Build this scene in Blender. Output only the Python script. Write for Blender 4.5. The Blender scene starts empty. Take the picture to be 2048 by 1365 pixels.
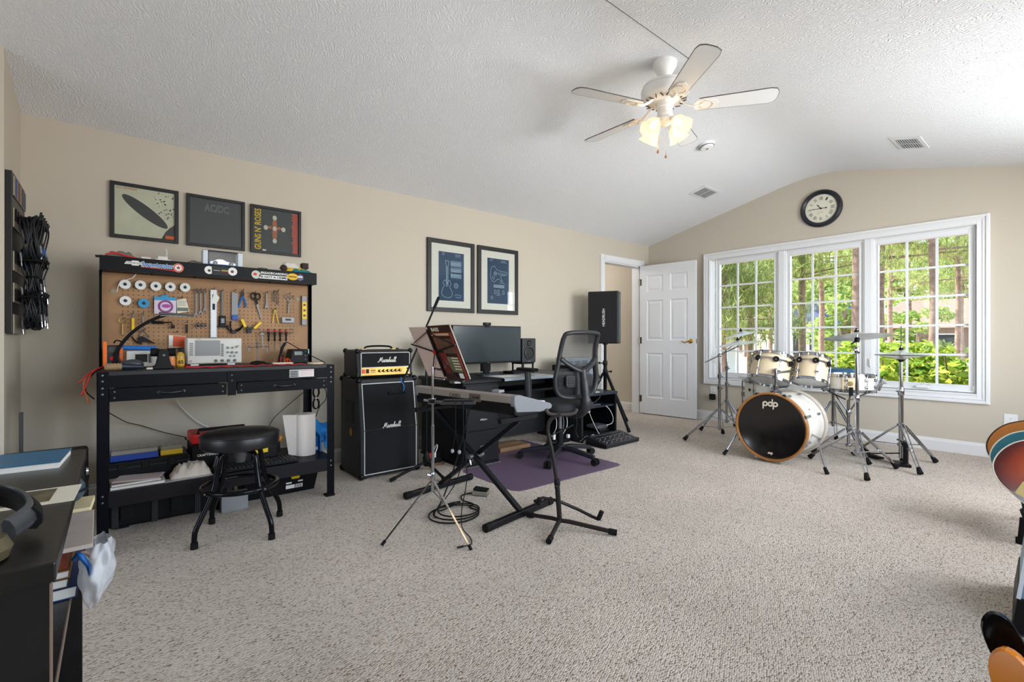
import bpy, math, random
from mathutils import Vector as V, Matrix as Mx
random.seed(7)
S = bpy.context.scene
COL = S.collection
PI = math.pi
R = math.radians
# ---------------------------------------------------------------- camera
cd = bpy.data.cameras.new('camera')
cd.sensor_width = 36
cd.lens = 955 / 2048 * 36
cd.shift_y = -2.5 / 2048
cd.clip_start = .02
cd.clip_end = 400
cam = bpy.data.objects.new('camera', cd)
COL.objects.link(cam)
cam.location = (0, 0, 1.02)
cam.rotation_euler = (R(90), 0, R(-39.75))
S.camera = cam
# ---------------------------------------------------------------- sky, sun, daylight, exposure
w = bpy.data.worlds.new('world')
S.world = w
w.use_nodes = True
nt = w.node_tree
sky = nt.nodes.new('ShaderNodeTexSky')
sky.sky_type = 'NISHITA'
sky.sun_disc = False
sky.sun_elevation = R(50)
sky.sun_rotation = R(0)
sky.air_density = 1.0
sky.dust_density = 1.5
nt.links.new(sky.outputs[0], nt.nodes['Background'].inputs[0])
nt.nodes['Background'].inputs[1].default_value = .6


def lamp(name, kind, loc, aim, energy, col=(1, 1, 1), size=None, sy=None):
    l = bpy.data.lights.new(name, kind)
    l.energy = energy
    l.color = col
    if kind == 'AREA':
        l.shape = 'RECTANGLE'
        l.size = size
        l.size_y = sy or size
    elif kind == 'SUN':
        l.angle = R(.6)
    else:
        l.shadow_soft_size = size or .03
    o = bpy.data.objects.new(name, l)
    COL.objects.link(o)
    o.location = loc
    o.rotation_euler = V(aim).to_track_quat('-Z', 'Y').to_euler()
    return o


lamp('sun', 'SUN', (4, 8, 12), (.18, -.75, -1.0), 11, (1, .95, .86))
# side lamps: unseen fill added to brighten the room; end lamp: end-window daylight
lamp('side_fill_light', 'AREA', (4.1, -1.3, 1.4), (0, 1, .08), 185, (.94, .97, 1), 2.6, 2.0)
lamp('side_fill_light.001', 'AREA', (1.4, -1.3, 1.5), (0, 1, -.02), 62, (.94, .97, 1), 2.2, 2.0)
lamp('daylight_end_window', 'AREA', (-3.6, 1.6, 1.5), (1, 0, 0), 34, (.95, .98, 1), 2.0, 1.8)
vs = S.view_settings
vs.view_transform = 'Standard'
vs.look = 'None'
vs.gamma = 1
vs.use_curve_mapping = False
vs.exposure = .33
S.cycles.use_denoising = True
S.cycles.max_bounces = 8
S.cycles.diffuse_bounces = 4
S.cycles.transparent_max_bounces = 16
S.cycles.caustics_reflective = False
S.cycles.caustics_refractive = False
S.cycles.sample_clamp_indirect = 6
# ---------------------------------------------------------------- helpers
def lin(c):
    c = c / 255
    return c / 12.92 if c <= .04045 else ((c + .055) / 1.055) ** 2.4


MATS = {}


def mat(name, c, rough=.5, metal=0., coat=0., emit=None, es=1., trans=0., alpha=1., bump=None, var=None, ior=1.45, spec=None, sub=0., sheen=0.):
    """c: sRGB 0..255; bump=(scale,strength); var=(scale,amount)"""
    if name in MATS:
        return MATS[name]
    m = bpy.data.materials.new(name)
    m.use_nodes = True
    N, L = m.node_tree.nodes, m.node_tree.links
    b = N['Principled BSDF']
    col = (lin(c[0]), lin(c[1]), lin(c[2]), 1)
    b.inputs['Base Color'].default_value = col
    b.inputs['Roughness'].default_value = rough
    b.inputs['Metallic'].default_value = metal
    b.inputs['Coat Weight'].default_value = coat
    b.inputs['Coat Roughness'].default_value = .08
    b.inputs['IOR'].default_value = ior
    b.inputs['Transmission Weight'].default_value = trans
    b.inputs['Alpha'].default_value = alpha
    b.inputs['Sheen Weight'].default_value = sheen
    if spec is not None:
        b.inputs['Specular IOR Level'].default_value = spec
    if emit:
        b.inputs['Emission Color'].default_value = (lin(emit[0]), lin(emit[1]), lin(emit[2]), 1)
        b.inputs['Emission Strength'].default_value = es
    if bump or var:
        tc = N.new('ShaderNodeTexCoord')
        if var:
            n = N.new('ShaderNodeTexNoise')
            n.inputs['Scale'].default_value = var[0]
            n.inputs['Detail'].default_value = 4
            L.new(tc.outputs['Object'], n.inputs['Vector'])
            mx = N.new('ShaderNodeMixRGB')
            mx.blend_type = 'MULTIPLY'
            mx.inputs[1].default_value = col
            cr = N.new('ShaderNodeValToRGB')
            cr.color_ramp.elements[0].position = .3
            cr.color_ramp.elements[1].position = .7
            v0, v1 = 1 - var[1], 1 + var[1] * .5
            cr.color_ramp.elements[0].color = (v0, v0, v0, 1)
            cr.color_ramp.elements[1].color = (v1, v1, v1, 1)
            L.new(n.outputs['Fac'], cr.inputs[0])
            L.new(cr.outputs[0], mx.inputs[2])
            mx.inputs[0].default_value = 1
            L.new(mx.outputs[0], b.inputs['Base Color'])
        if bump:
            n2 = N.new('ShaderNodeTexNoise')
            n2.inputs['Scale'].default_value = bump[0]
            n2.inputs['Detail'].default_value = 3
            L.new(tc.outputs['Object'], n2.inputs['Vector'])
            bp = N.new('ShaderNodeBump')
            bp.inputs['Strength'].default_value = bump[1]
            bp.inputs['Distance'].default_value = .01
            L.new(n2.outputs['Fac'], bp.inputs['Height'])
            L.new(bp.outputs[0], b.inputs['Normal'])
    MATS[name] = m
    return m


W = {}


def mtx(loc=(0, 0, 0), rz=0, rx=0, ry=0):
    return Mx.Translation(V(loc)) @ Mx.Rotation(rz, 4, 'Z') @ Mx.Rotation(ry, 4, 'Y') @ Mx.Rotation(rx, 4, 'X')


def frame(o, x, y):
    """matrix whose local x,y axes point along the given world directions"""
    x = V(x).normalized()
    z = x.cross(V(y)).normalized()
    y = z.cross(x)
    m = Mx((x, y, z)).transposed().to_4x4()
    m.translation = V(o)
    return m


def T(name, label, cat, loc=(0, 0, 0), rz=0, group=None):
    o = bpy.data.objects.new(name, None)
    COL.objects.link(o)
    o.empty_display_size = .05
    o.location = loc
    o.rotation_euler = (0, 0, rz)
    tag(o, label, cat, group)
    W[o] = mtx(loc, rz)
    return o


def tag(o, label, cat, group=None, kind=None):
    if label:
        o['label'] = label
    if cat:
        o['category'] = cat
    if group:
        o['group'] = group
    if kind:
        o['kind'] = kind
    return o


def st(o):
    o['kind'] = 'structure'
    return o


class G:
    def __init__(s, M=None):
        s.v, s.f, s.M = [], [], M if M is None or isinstance(M, Mx) else W[M]

    def add(s, vs, fs):
        k = len(s.v)
        if s.M is not None:
            vs = [s.M @ V(p) for p in vs]
        s.v += [tuple(p) for p in vs]
        s.f += [tuple(i + k for i in f) for f in fs]
        return s

    def bx(s, x0, x1, y0, y1, z0, z1, rot=None, piv=None):
        vs = [V((x, y, z)) for z in (z0, z1) for y in (y0, y1) for x in (x0, x1)]
        if rot is not None:
            c = V(piv) if piv else V(((x0 + x1) / 2, (y0 + y1) / 2, (z0 + z1) / 2))
            vs = [c + rot @ (p - c) for p in vs]
        return s.add(vs, [(0, 2, 3, 1), (4, 5, 7, 6), (0, 1, 5, 4), (2, 6, 7, 3), (0, 4, 6, 2), (1, 3, 7, 5)])

    def box(s, c, d, rot=None):
        return s.bx(c[0] - d[0] / 2, c[0] + d[0] / 2, c[1] - d[1] / 2, c[1] + d[1] / 2, c[2] - d[2] / 2, c[2] + d[2] / 2, rot)

    def bar(s, p, q, w, h, up=(0, 0, 1)):
        p, q = V(p), V(q)
        d = (q - p).normalized()
        u = V(up)
        if abs(d.dot(u)) > .98:
            u = V((1, 0, 0))
        a = d.cross(u).normalized()
        b = a.cross(d).normalized()
        vs = [e + a * (i * w / 2) + b * (j * h / 2) for e in (p, q) for i, j in ((-1, -1), (1, -1), (1, 1), (-1, 1))]
        return s.add(vs, [(3, 2, 1, 0), (4, 5, 6, 7), (0, 1, 5, 4), (1, 2, 6, 5), (2, 3, 7, 6), (3, 0, 4, 7)])

    def tube(s, pts, r, n=8, closed=False, flat=1.):
        P = [V(p) for p in pts]
        m = len(P)
        rs = r if isinstance(r, (list, tuple)) else [r] * m
        tn = []
        for i in range(m):
            a = P[(i - 1) % m] if (closed or i) else P[0]
            b = P[(i + 1) % m] if (closed or i < m - 1) else P[-1]
            t = (b - a)
            tn.append(t.normalized() if t.length > 1e-9 else V((0, 0, 1)))
        u = tn[0].orthogonal().normalized()
        vs = []
        for i in range(m):
            u = (u - tn[i] * u.dot(tn[i]))
            u = u.normalized() if u.length > 1e-6 else tn[i].orthogonal().normalized()
            v = tn[i].cross(u)
            for k in range(n):
                a = 2 * PI * k / n
                vs.append(P[i] + (u * math.cos(a) + v * math.sin(a) * flat) * rs[i])
        fs = []
        for i in range(m if closed else m - 1):
            j = (i + 1) % m
            for k in range(n):
                l = (k + 1) % n
                fs.append((i * n + k, i * n + l, j * n + l, j * n + k))
        if not closed:
            fs += [tuple(range(n - 1, -1, -1)), tuple((m - 1) * n + k for k in range(n))]
        return s.add(vs, fs)

    def cyl(s, p, q, r, n=16, r2=None):
        return s.tube([p, q], [r, r if r2 is None else r2], n)

    def lathe(s, prof, c=(0, 0, 0), ax=(0, 0, 1), n=24, cap=True):
        m = frame(c, V(ax).orthogonal(), V(ax).cross(V(ax).orthogonal()))
        vs, fs = [], []
        for r, z in prof:
            for k in range(n):
                a = 2 * PI * k / n
                vs.append(m @ V((r * math.cos(a), r * math.sin(a), z)))
        for i in range(len(prof) - 1):
            for k in range(n):
                l = (k + 1) % n
                fs.append((i * n + k, i * n + l, (i + 1) * n + l, (i + 1) * n + k))
        if cap:
            if prof[0][0] > 1e-5:
                fs.append(tuple(range(n - 1, -1, -1)))
            if prof[-1][0] > 1e-5:
                fs.append(tuple((len(prof) - 1) * n + k for k in range(n)))
        return s.add(vs, fs)

    def ring(s, c, Rr, r, ax=(0, 0, 1), n=32, k=8, flat=1.):
        m = frame(c, V(ax).orthogonal(), V(ax).cross(V(ax).orthogonal()))
        return s.tube([m @ V((Rr * math.cos(2 * PI * i / n), Rr * math.sin(2 * PI * i / n), 0)) for i in range(n)], r, k, True, flat)

    def prism(s, out, m, d0, d1):
        """2D outline in the xy plane of matrix m, extruded from z=d0 to d1"""
        n = len(out)
        vs = [m @ V((x, y, d)) for d in (d0, d1) for x, y in out]
        fs = [tuple(range(n - 1, -1, -1)), tuple(range(n, 2 * n))]
        fs += [(i, (i + 1) % n, n + (i + 1) % n, n + i) for i in range(n)]
        return s.add(vs, fs)

    def strip(s, A, B, th=0, nrm=(0, 0, 1)):
        """ruled surface between two polylines, optional thickness"""
        n = len(A)
        if not th:
            return s.add(list(A) + list(B), [(i, i + 1, n + i + 1, n + i) for i in range(n - 1)])
        d = V(nrm) * th
        vs = [V(p) for p in A] + [V(p) for p in B] + [V(p) + d for p in A] + [V(p) + d for p in B]
        fs = []
        for i in range(n - 1):
            fs += [(n + i, n + i + 1, i + 1, i), (2 * n + i, 2 * n + i + 1, 3 * n + i + 1, 3 * n + i), (i, i + 1, 2 * n + i + 1, 2 * n + i), (3 * n + i, 3 * n + i + 1, n + i + 1, n + i)]
        fs += [(0, 2 * n, 3 * n, n), (n - 1, 2 * n - 1, 4 * n - 1, 3 * n - 1)]
        return s.add(vs, fs)

    def grid(s, fn, nu, nv, th=0.):
        vs = [fn(i / nu, j / nv) for j in range(nv + 1) for i in range(nu + 1)]
        w_ = nu + 1
        return s.add(vs, [(j * w_ + i, j * w_ + i + 1, (j + 1) * w_ + i + 1, (j + 1) * w_ + i) for j in range(nv) for i in range(nu)])

    def ball(s, c, r, n=12, sc=(1, 1, 1)):
        m = n // 2
        vs, fs = [], []
        for j in range(m + 1):
            t = PI * j / m
            for k in range(n):
                a = 2 * PI * k / n
                vs.append((c[0] + r * sc[0] * math.sin(t) * math.cos(a), c[1] + r * sc[1] * math.sin(t) * math.sin(a), c[2] + r * sc[2] * math.cos(t)))
        for j in range(m):
            for k in range(n):
                l = (k + 1) % n
                fs.append((j * n + k, (j + 1) * n + k, (j + 1) * n + l, j * n + l))
        return s.add(vs, fs)

    def o(s, name, m, par=None, smooth=False, bevel=0, seg=2, thick=0, sub=0, world_origin=None):
        me = bpy.data.meshes.new(name)
        ob = bpy.data.objects.new(name, me)
        COL.objects.link(ob)
        if par is not None:
            base = W[par]
            ob.parent = par
        else:
            if world_origin is None:
                xs = [p[0] for p in s.v]
                ys = [p[1] for p in s.v]
                world_origin = ((min(xs) + max(xs)) / 2, (min(ys) + max(ys)) / 2, min(p[2] for p in s.v))
            base = Mx.Translation(V(world_origin))
            ob.location = world_origin
        W[ob] = base
        inv = base.inverted()
        me.from_pydata([inv @ V(p) for p in s.v], [], s.f)
        me.update()
        if smooth:
            me.polygons.foreach_set('use_smooth', [True] * len(me.polygons))
            if smooth != 'all':
                try:
                    me.set_sharp_from_angle(angle=R(smooth if smooth is not True else 40))
                except Exception:
                    pass
        me.materials.append(m)
        if thick:
            md = ob.modifiers.new('solid', 'SOLIDIFY')
            md.thickness = thick
            md.offset = 0
        if sub:
            md = ob.modifiers.new('sub', 'SUBSURF')
            md.levels = md.render_levels = sub
        if bevel:
            md = ob.modifiers.new('bevel', 'BEVEL')
            md.width = bevel
            md.segments = seg
            md.limit_method = 'ANGLE'
            md.angle_limit = R(40)
        return ob


def text(s, m, width, mt, par, height=None, name='lettering', ext=.0006, shear=0., bold=0., z=.0006, outline=0):
    """flat lettering centred on matrix m (x right, y up, z out), fitted to width (and height)"""
    cu = bpy.data.curves.new('t', 'FONT')
    cu.body = s
    cu.size = 1
    cu.align_x = 'CENTER'
    cu.align_y = 'CENTER'
    cu.shear = shear
    cu.offset = bold
    cu.resolution_u = 2
    if outline:
        cu.fill_mode = 'NONE'
        cu.bevel_depth = outline
        cu.bevel_resolution = 0
    ob = bpy.data.objects.new('t', cu)
    me0 = bpy.data.meshes.new_from_object(ob)
    vs = [tuple(v.co) for v in me0.vertices]
    fs = [tuple(p.vertices) for p in me0.polygons]
    bpy.data.objects.remove(ob)
    bpy.data.meshes.remove(me0)
    x0, x1 = min(p[0] for p in vs), max(p[0] for p in vs)
    y0, y1 = min(p[1] for p in vs), max(p[1] for p in vs)
    kx = width / (x1 - x0)
    ky = height / (y1 - y0) if height else kx
    g = G()
    g.add([m @ V(((p[0] - (x0 + x1) / 2) * kx, (p[1] - (y0 + y1) / 2) * ky, z)) for p in vs], fs)
    return g.o(name, mt, par, thick=ext)


def dup(root, loc, rz=None, label=None, group=None):
    r = root.copy()
    COL.objects.link(r)
    r.location = loc
    if rz is not None:
        r.rotation_euler = (0, 0, rz)
    if label:
        r['label'] = label
    if group:
        r['group'] = group
    W[r] = mtx(loc, r.rotation_euler[2])
    for ch in list(root.children):
        c = ch.copy()
        COL.objects.link(c)
        c.parent = r
        W[c] = W[r]
        for g in list(ch.children):
            d = g.copy()
            COL.objects.link(d)
            d.parent = c
    return r


def arc(c, r, a0, a1, n, plane='xy', z=0):
    return [(c[0] + r * math.cos(R(a0 + (a1 - a0) * i / n)), c[1] + r * math.sin(R(a0 + (a1 - a0) * i / n))) for i in range(n + 1)]


def rrect(x0, x1, y0, y1, r, n=4):
    return arc((x1 - r, y1 - r), r, 0, 90, n) + arc((x0 + r, y1 - r), r, 90, 180, n) + arc((x0 + r, y0 + r), r, 180, 270, n) + arc((x1 - r, y0 + r), r, 270, 360, n)


def spline(pts, n=6, closed=False):
    P = [V(p) for p in pts]
    m = len(P)
    out = []
    for i in range(m if closed else m - 1):
        g = lambda k: P[k % m] if closed else P[max(0, min(m - 1, k))]
        a, b, c, d = g(i - 1), g(i), g(i + 1), g(i + 2)
        for j in range(n):
            t = j / n
            out.append(.5 * ((2 * b) + (c - a) * t + (2 * a - 5 * b + 4 * c - d) * t * t + (3 * b - a - 3 * c + d) * t ** 3))
    if not closed:
        out.append(P[-1])
    return out


FY = lambda x, y, z: frame((x, y, z), (1, 0, 0), (0, 0, 1))      # faces -Y (front of things along the long wall)
FX = lambda x, y, z: frame((x, y, z), (0, -1, 0), (0, 0, 1))     # faces -X (front of things along the window wall)
FZ = lambda x, y, z, a=0: mtx((x, y, z), a)                      # lies flat, facing up
# ---------------------------------------------------------------- common materials
BLK = mat('black_powder_coat', (13, 14, 17), .45, spec=.22)
BLKP = mat('black_plastic', (15, 15, 17), .5, spec=.25)
BLKR = mat('black_rubber', (12, 12, 13), .75, spec=.3)
BLKG = mat('black_gloss', (10, 10, 11), .12, coat=.5)
DKG = mat('dark_grey_plastic', (40, 41, 44), .5, spec=.35)
GRY = mat('grey_plastic', (140, 140, 142), .5)
CHR = mat('chrome', (176, 178, 184), .12, 1)
STL = mat('brushed_steel', (112, 112, 114), .48, .85)
WHT = mat('white_plastic', (232, 232, 230), .45)
WPAINT = mat('white_trim_paint', (226, 226, 226), .38)
PAPER = mat('white_paper', (228, 226, 220), .8)
RED = mat('red_plastic', (196, 30, 30), .45)
YEL = mat('yellow_plastic', (236, 196, 20), .45)
BLU = mat('blue_plastic', (30, 110, 190), .45)
ORG = mat('orange_plastic', (240, 110, 25), .45)
GOLD = mat('brass', (196, 152, 74), .25, 1)
INK_W = mat('white_print', (235, 235, 232), .6)
INK_K = mat('black_print', (18, 18, 20), .6)
# ================================================================ ROOM SHELL
XB, YA, XC, YD, YE, XE = 5.835, 3.98, -.423, 3.434, -.55, -3.05
WALL = mat('beige_wall_paint', (198, 189, 173), .85, bump=(420, .05))


def carpet_mat():
    m = bpy.data.materials.new('berber_carpet')
    m.use_nodes = True
    N, L = m.node_tree.nodes, m.node_tree.links
    b = N['Principled BSDF']
    b.inputs['Roughness'].default_value = .95
    b.inputs['Specular IOR Level'].default_value = .1
    tc = N.new('ShaderNodeTexCoord')
    mp = N.new('ShaderNodeMapping')
    mp.inputs['Rotation'].default_value = (0, 0, R(-40))
    mp.inputs['Scale'].default_value = (92, 176, 90)
    L.new(tc.outputs['Object'], mp.inputs[0])
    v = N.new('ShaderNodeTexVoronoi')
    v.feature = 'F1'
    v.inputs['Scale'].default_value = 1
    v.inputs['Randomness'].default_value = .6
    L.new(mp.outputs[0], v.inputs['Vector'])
    # yarn colour: light oatmeal with scattered darker loops
    sep = N.new('ShaderNodeSeparateColor')
    L.new(v.outputs['Color'], sep.inputs[0])
    cr = N.new('ShaderNodeValToRGB')
    e = cr.color_ramp.elements
    e[0].position = 0
    e[0].color = (lin(190), lin(181), lin(170), 1)
    e[1].position = .15
    e[1].color = (lin(212), lin(204), lin(194), 1)
    k = e.new(.10)
    k.color = (lin(200), lin(191), lin(180), 1)
    k = e.new(.6)
    k.color = (lin(226), lin(219), lin(210), 1)
    L.new(sep.outputs[0], cr.inputs[0])
    n = N.new('ShaderNodeTexNoise')
    n.inputs['Scale'].default_value = 1.6
    n.inputs['Detail'].default_value = 5
    L.new(tc.outputs['Object'], n.inputs['Vector'])
    cr2 = N.new('ShaderNodeValToRGB')
    cr2.color_ramp.elements[0].position = .3
    cr2.color_ramp.elements[0].color = (.80, .765, .73, 1)
    cr2.color_ramp.elements[1].position = .7
    cr2.color_ramp.elements[1].color = (.93, .885, .845, 1)
    L.new(n.outputs['Fac'], cr2.inputs[0])
    mx = N.new('ShaderNodeMixRGB')
    mx.blend_type = 'MULTIPLY'
    mx.inputs[0].default_value = 1
    # shade between some loops, painted into the colour as small dark specks
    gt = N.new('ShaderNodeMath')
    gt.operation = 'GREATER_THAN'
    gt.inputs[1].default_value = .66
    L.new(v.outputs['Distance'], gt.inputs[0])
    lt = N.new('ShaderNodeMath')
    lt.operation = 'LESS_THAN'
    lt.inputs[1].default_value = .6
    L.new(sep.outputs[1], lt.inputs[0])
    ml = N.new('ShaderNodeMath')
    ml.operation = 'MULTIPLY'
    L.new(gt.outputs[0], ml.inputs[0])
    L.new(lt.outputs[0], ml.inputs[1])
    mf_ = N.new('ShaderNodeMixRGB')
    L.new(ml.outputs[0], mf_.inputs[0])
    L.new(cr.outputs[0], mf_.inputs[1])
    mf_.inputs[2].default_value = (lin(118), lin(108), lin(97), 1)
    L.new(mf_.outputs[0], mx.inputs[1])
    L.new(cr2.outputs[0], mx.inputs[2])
    L.new(mx.outputs[0], b.inputs['Base Color'])
    bp = N.new('ShaderNodeBump')
    bp.invert = True
    bp.inputs['Strength'].default_value = .9
    bp.inputs['Distance'].default_value = .006
    L.new(v.outputs['Distance'], bp.inputs['Height'])
    L.new(bp.outputs[0], b.inputs['Normal'])
    return m


def ceiling_mat():
    m = bpy.data.materials.new('stomped_ceiling_texture')
    m.use_nodes = True
    N, L = m.node_tree.nodes, m.node_tree.links
    b = N['Principled BSDF']
    b.inputs['Base Color'].default_value = (lin(236), lin(237), lin(239), 1)
    b.inputs['Roughness'].default_value = .9
    tc = N.new('ShaderNodeTexCoord')
    n0 = N.new('ShaderNodeTexNoise')
    n0.inputs['Scale'].default_value = 5
    n0.inputs['Detail'].default_value = 2
    L.new(tc.outputs['Object'], n0.inputs['Vector'])
    mxv = N.new('ShaderNodeMixRGB')
    mxv.inputs[0].default_value = .12
    L.new(tc.outputs['Object'], mxv.inputs[1])
    L.new(n0.outputs['Color'], mxv.inputs[2])
    wv = N.new('ShaderNodeTexWave')
    wv.inputs['Scale'].default_value = 22
    wv.inputs['Distortion'].default_value = 14
    wv.inputs['Detail'].default_value = 3
    wv.inputs['Detail Scale'].default_value = 1.4
    L.new(mxv.outputs[0], wv.inputs['Vector'])
    bp = N.new('ShaderNodeBump')
    bp.inputs['Strength'].default_value = .42
    bp.inputs['Distance'].default_value = .004
    L.new(wv.outputs['Fac'], bp.inputs['Height'])
    L.new(bp.outputs[0], b.inputs['Normal'])
    return m


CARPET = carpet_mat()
CEIL = ceiling_mat()
PROF = [(4.1, 2.318), (2.25, 2.747), (2.1, 2.777), (1.95, 2.797), (1.83, 2.801), (1.71, 2.797), (1.56, 2.772), (1.4, 2.735), (-.7, 2.219)]


def cz(y):
    for (a, za), (b, zb) in zip(PROF, PROF[1:]):
        if b <= y <= a:
            return za + (zb - za) * (y - a) / (b - a)
    return 2.3


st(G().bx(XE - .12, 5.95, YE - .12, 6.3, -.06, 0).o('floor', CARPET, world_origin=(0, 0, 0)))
g = G()
g.strip([(XE - .1, y, z) for y, z in PROF], [(XB + .1, y, z) for y, z in PROF], .09, (0, 0, 1))
st(g.o('ceiling', CEIL, smooth=30, world_origin=(0, 0, 0)))


def ywall(g, x0, x1, y0, y1, z0=0, z1=None):
    """wall piece along X at y0..y1"""
    g.bx(x0, x1, y0, y1, z0, z1 if z1 else cz((y0 + y1) / 2) + .02)


DX0, DX1, DZ = 4.85, 5.63, 2.045
g = G()
ywall(g, XC - .02, DX0, YA, 4.1, 0, 2.37)
ywall(g, DX1, XB + .1, YA, 4.1, 0, 2.37)
ywall(g, DX0, DX1, YA, 4.1, DZ, 2.37)
st(g.o('wall_back', WALL, world_origin=(0, 0, 0)))


def xwall(g, x0, x1, ya, yb, z0, z1=None):
    """wall piece along Y between x0 and x1; top follows the vault when z1 is None"""
    if z1 is not None:
        g.bx(x0, x1, ya, yb, z0, z1)
        return
    ys = sorted({ya, yb} | {y for y, _ in PROF if ya < y < yb})
    out = [(y, z0) for y in (ya, yb)] + [(y, cz(y) + .03) for y in reversed(ys)]
    g.prism(out, Mx(((0, 0, 1, 0), (1, 0, 0, 0), (0, 1, 0, 0), (0, 0, 0, 1))), x0, x1)


WY0, WY1, WZ0, WZ1 = .615, 3.06, .54, 2.035
g = G()
xwall(g, XB, XB + .12, YE - .1, WY0, 0)
xwall(g, XB, XB + .12, WY1, YA + .02, 0)
xwall(g, XB, XB + .12, WY0, WY1, 0, WZ0)
xwall(g, XB, XB + .12, WY0, WY1, WZ1)
st(g.o('wall_right', WALL, world_origin=(0, 0, 0)))
g = G()
xwall(g, XE, XC, YD, 4.1, 0)
st(g.o('wall_left', WALL, world_origin=(0, 0, 0)))
g = G()
xwall(g, XE - .12, XE, YE - .1, .7, 0)
xwall(g, XE - .12, XE, 2.5, YD, 0)
xwall(g, XE - .12, XE, .7, 2.5, 0, .65)
xwall(g, XE - .12, XE, .7, 2.5, 2.15)
st(g.o('wall_end', WALL, world_origin=(0, 0, 0)))
g = G()
zt = cz(YE) + .03
for a, b_ in ((XE - .1, .6), (2.2, 3.0), (4.9, XB + .1)):
    g.bx(a, b_, YE - .12, YE, 0, zt)
for a, b_ in ((.6, 2.2), (3.0, 4.9)):  # unseen openings added to let the side fill in
    g.bx(a, b_, YE - .12, YE, 0, .63)
    g.bx(a, b_, YE - .12, YE, 2.13, zt)
st(g.o('wall_front', WALL, world_origin=(0, 0, 0)))
# hall beyond the open door
g = G()
g.bx(5.745, 5.835, 4.1, 6.2, 0, 2.45)
g.bx(3.4, 5.835, 6.2, 6.3, 0, 2.45)
g.bx(3.4, 3.5, 4.1, 6.2, 0, 2.45)
st(g.o('wall_hall', WALL, world_origin=(0, 0, 0)))
st(G().bx(3.4, 5.835, 4.1, 6.3, 2.4, 2.46).o('ceiling_hall', CEIL, world_origin=(0, 0, 0)))
lamp('hall_fill_light', 'POINT', (4.7, 5.1, 2.25), (0, 0, -1), 24, (1, .97, .93), .12)  # unseen lamp added to brighten the hall wall
# baseboards
BB = [(0, 0), (.016, 0), (.016, .088), (.011, .098), (.008, .112), (0, .114)]
def base(name, p, q, out):
    d = V(q) - V(p)
    m = frame(p, out, (0, 0, 1))
    # frame z = out x up ; extrude along the wall
    L_ = d.length if d.dot(m.to_3x3() @ V((0, 0, 1))) > 0 else -d.length
    st(G().prism(BB, m, 0, L_).o(name, WPAINT))
base('baseboard_back', (XC, YA, 0), (DX0 - .08, YA, 0), (0, -1, 0))
base('baseboard_back_corner', (DX1 + .08, YA, 0), (XB, YA, 0), (0, -1, 0))
base('baseboard_right', (XB, YE, 0), (XB, YA, 0), (-1, 0, 0))
base('baseboard_left', (XC, YD, 0), (XC, YA, 0), (1, 0, 0))
base('baseboard_hall', (5.745, 4.1, 0), (5.745, 6.2, 0), (-1, 0, 0))
base('baseboard_front', (XE, YE, 0), (XB, YE, 0), (0, 1, 0))
# ceiling seam beside the fan
ys = 1.585
st(G().bx(.2, 2.95, ys - .0018, ys + .0018, cz(ys) - .0012, cz(ys) + .004).o('trim_4', mat('seam_grey', (96, 96, 98), .9)))  # crack line drawn as a thin dark grey strip
# ---------------------------------------------------------------- door casing and door
CAS = mat('white_casing_paint', (228, 228, 229), .35)
g = G()
for x0, x1 in ((DX0 - .075, DX0 + .004), (DX1 - .004, DX1 + .075)):
    g.bx(x0, x1, YA - .018, YA, 0, DZ + .075)
    g.bx(x0 + .012, x1 - .012, YA - .024, YA - .018, 0, DZ + .06)
g.bx(DX0 + .004, DX1 - .004, YA - .018, YA, DZ - .004, DZ + .075)
g.bx(DX0 - .02, DX1 + .02, YA - .024, YA - .018, DZ + .008, DZ + .06)
st(g.o('trim_1', CAS, bevel=.003))
g = G()
g.bx(DX0, DX0 + .018, YA, 4.1, 0, DZ)
g.bx(DX1 - .018, DX1, YA, 4.1, 0, DZ)
g.bx(DX0, DX1, YA, 4.1, DZ - .018, DZ)
g.bx(DX0 + .018, DX0 + .03, 4.03, 4.045, 0, DZ - .018)
st(g.o('trim_2', CAS))
DOORW = mat('white_door_paint', (222, 223, 226), .4)
ang = math.atan2(-.806, .075)
door = bpy.data.objects.new('door_1', None)
COL.objects.link(door)
door.location = (DX1 - .022, YA - .026, .012)
door.rotation_euler = (0, 0, ang)
W[door] = mtx(door.location, ang)
st(door)
tag(door, 'white six panel interior door standing open', None)
DWd, DH = .79, 2.022
# six moulded panels (two columns), local x along the door, y = thickness; visible face is -y side
cols = ((.105, .345), (.445, .685))
rows = ((.22, .83), (1.0, 1.545), (1.66, 1.885))
g = G(door)
# stiles and rails around the panels, recessed panels between
xs = [0, .105, .345, .445, .685, DWd]
zs = [0, .22, .83, 1.0, 1.545, 1.66, 1.885, DH]
for i in range(5):
    for j in range(7):
        if i in (1, 3) and j in (1, 3, 5):
            continue
        g.bx(xs[i], xs[i + 1], -.018, .018, zs[j], zs[j + 1])
g.o('door_slab', DOORW, door)
for x0, x1 in cols:
    for z0, z1 in rows:
        g = G(door)
        for sgn in (-1, 1):
            A = [(x0, z0), (x1, z0), (x1, z1), (x0, z1)]
            def ins(k, y):
                return [(x0 + k, sgn * y, z0 + k), (x1 - k, sgn * y, z0 + k), (x1 - k, sgn * y, z1 - k), (x0 + k, sgn * y, z1 - k)]
            lv = [ins(0, .018), ins(.012, .008), ins(.022, .008), ins(.045, .015)]
            vs, fs = sum(lv, []), []
            for q in range(3):
                for t in range(4):
                    u = (t + 1) % 4
                    f = (q * 4 + t, q * 4 + u, q * 4 + 4 + u, q * 4 + 4 + t)
                    fs.append(f if sgn < 0 else f[::-1])
            f = (12, 13, 14, 15)
            fs.append(f if sgn < 0 else f[::-1])
            g.add(vs, fs)
        g.o('door_panel', DOORW, door)
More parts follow.
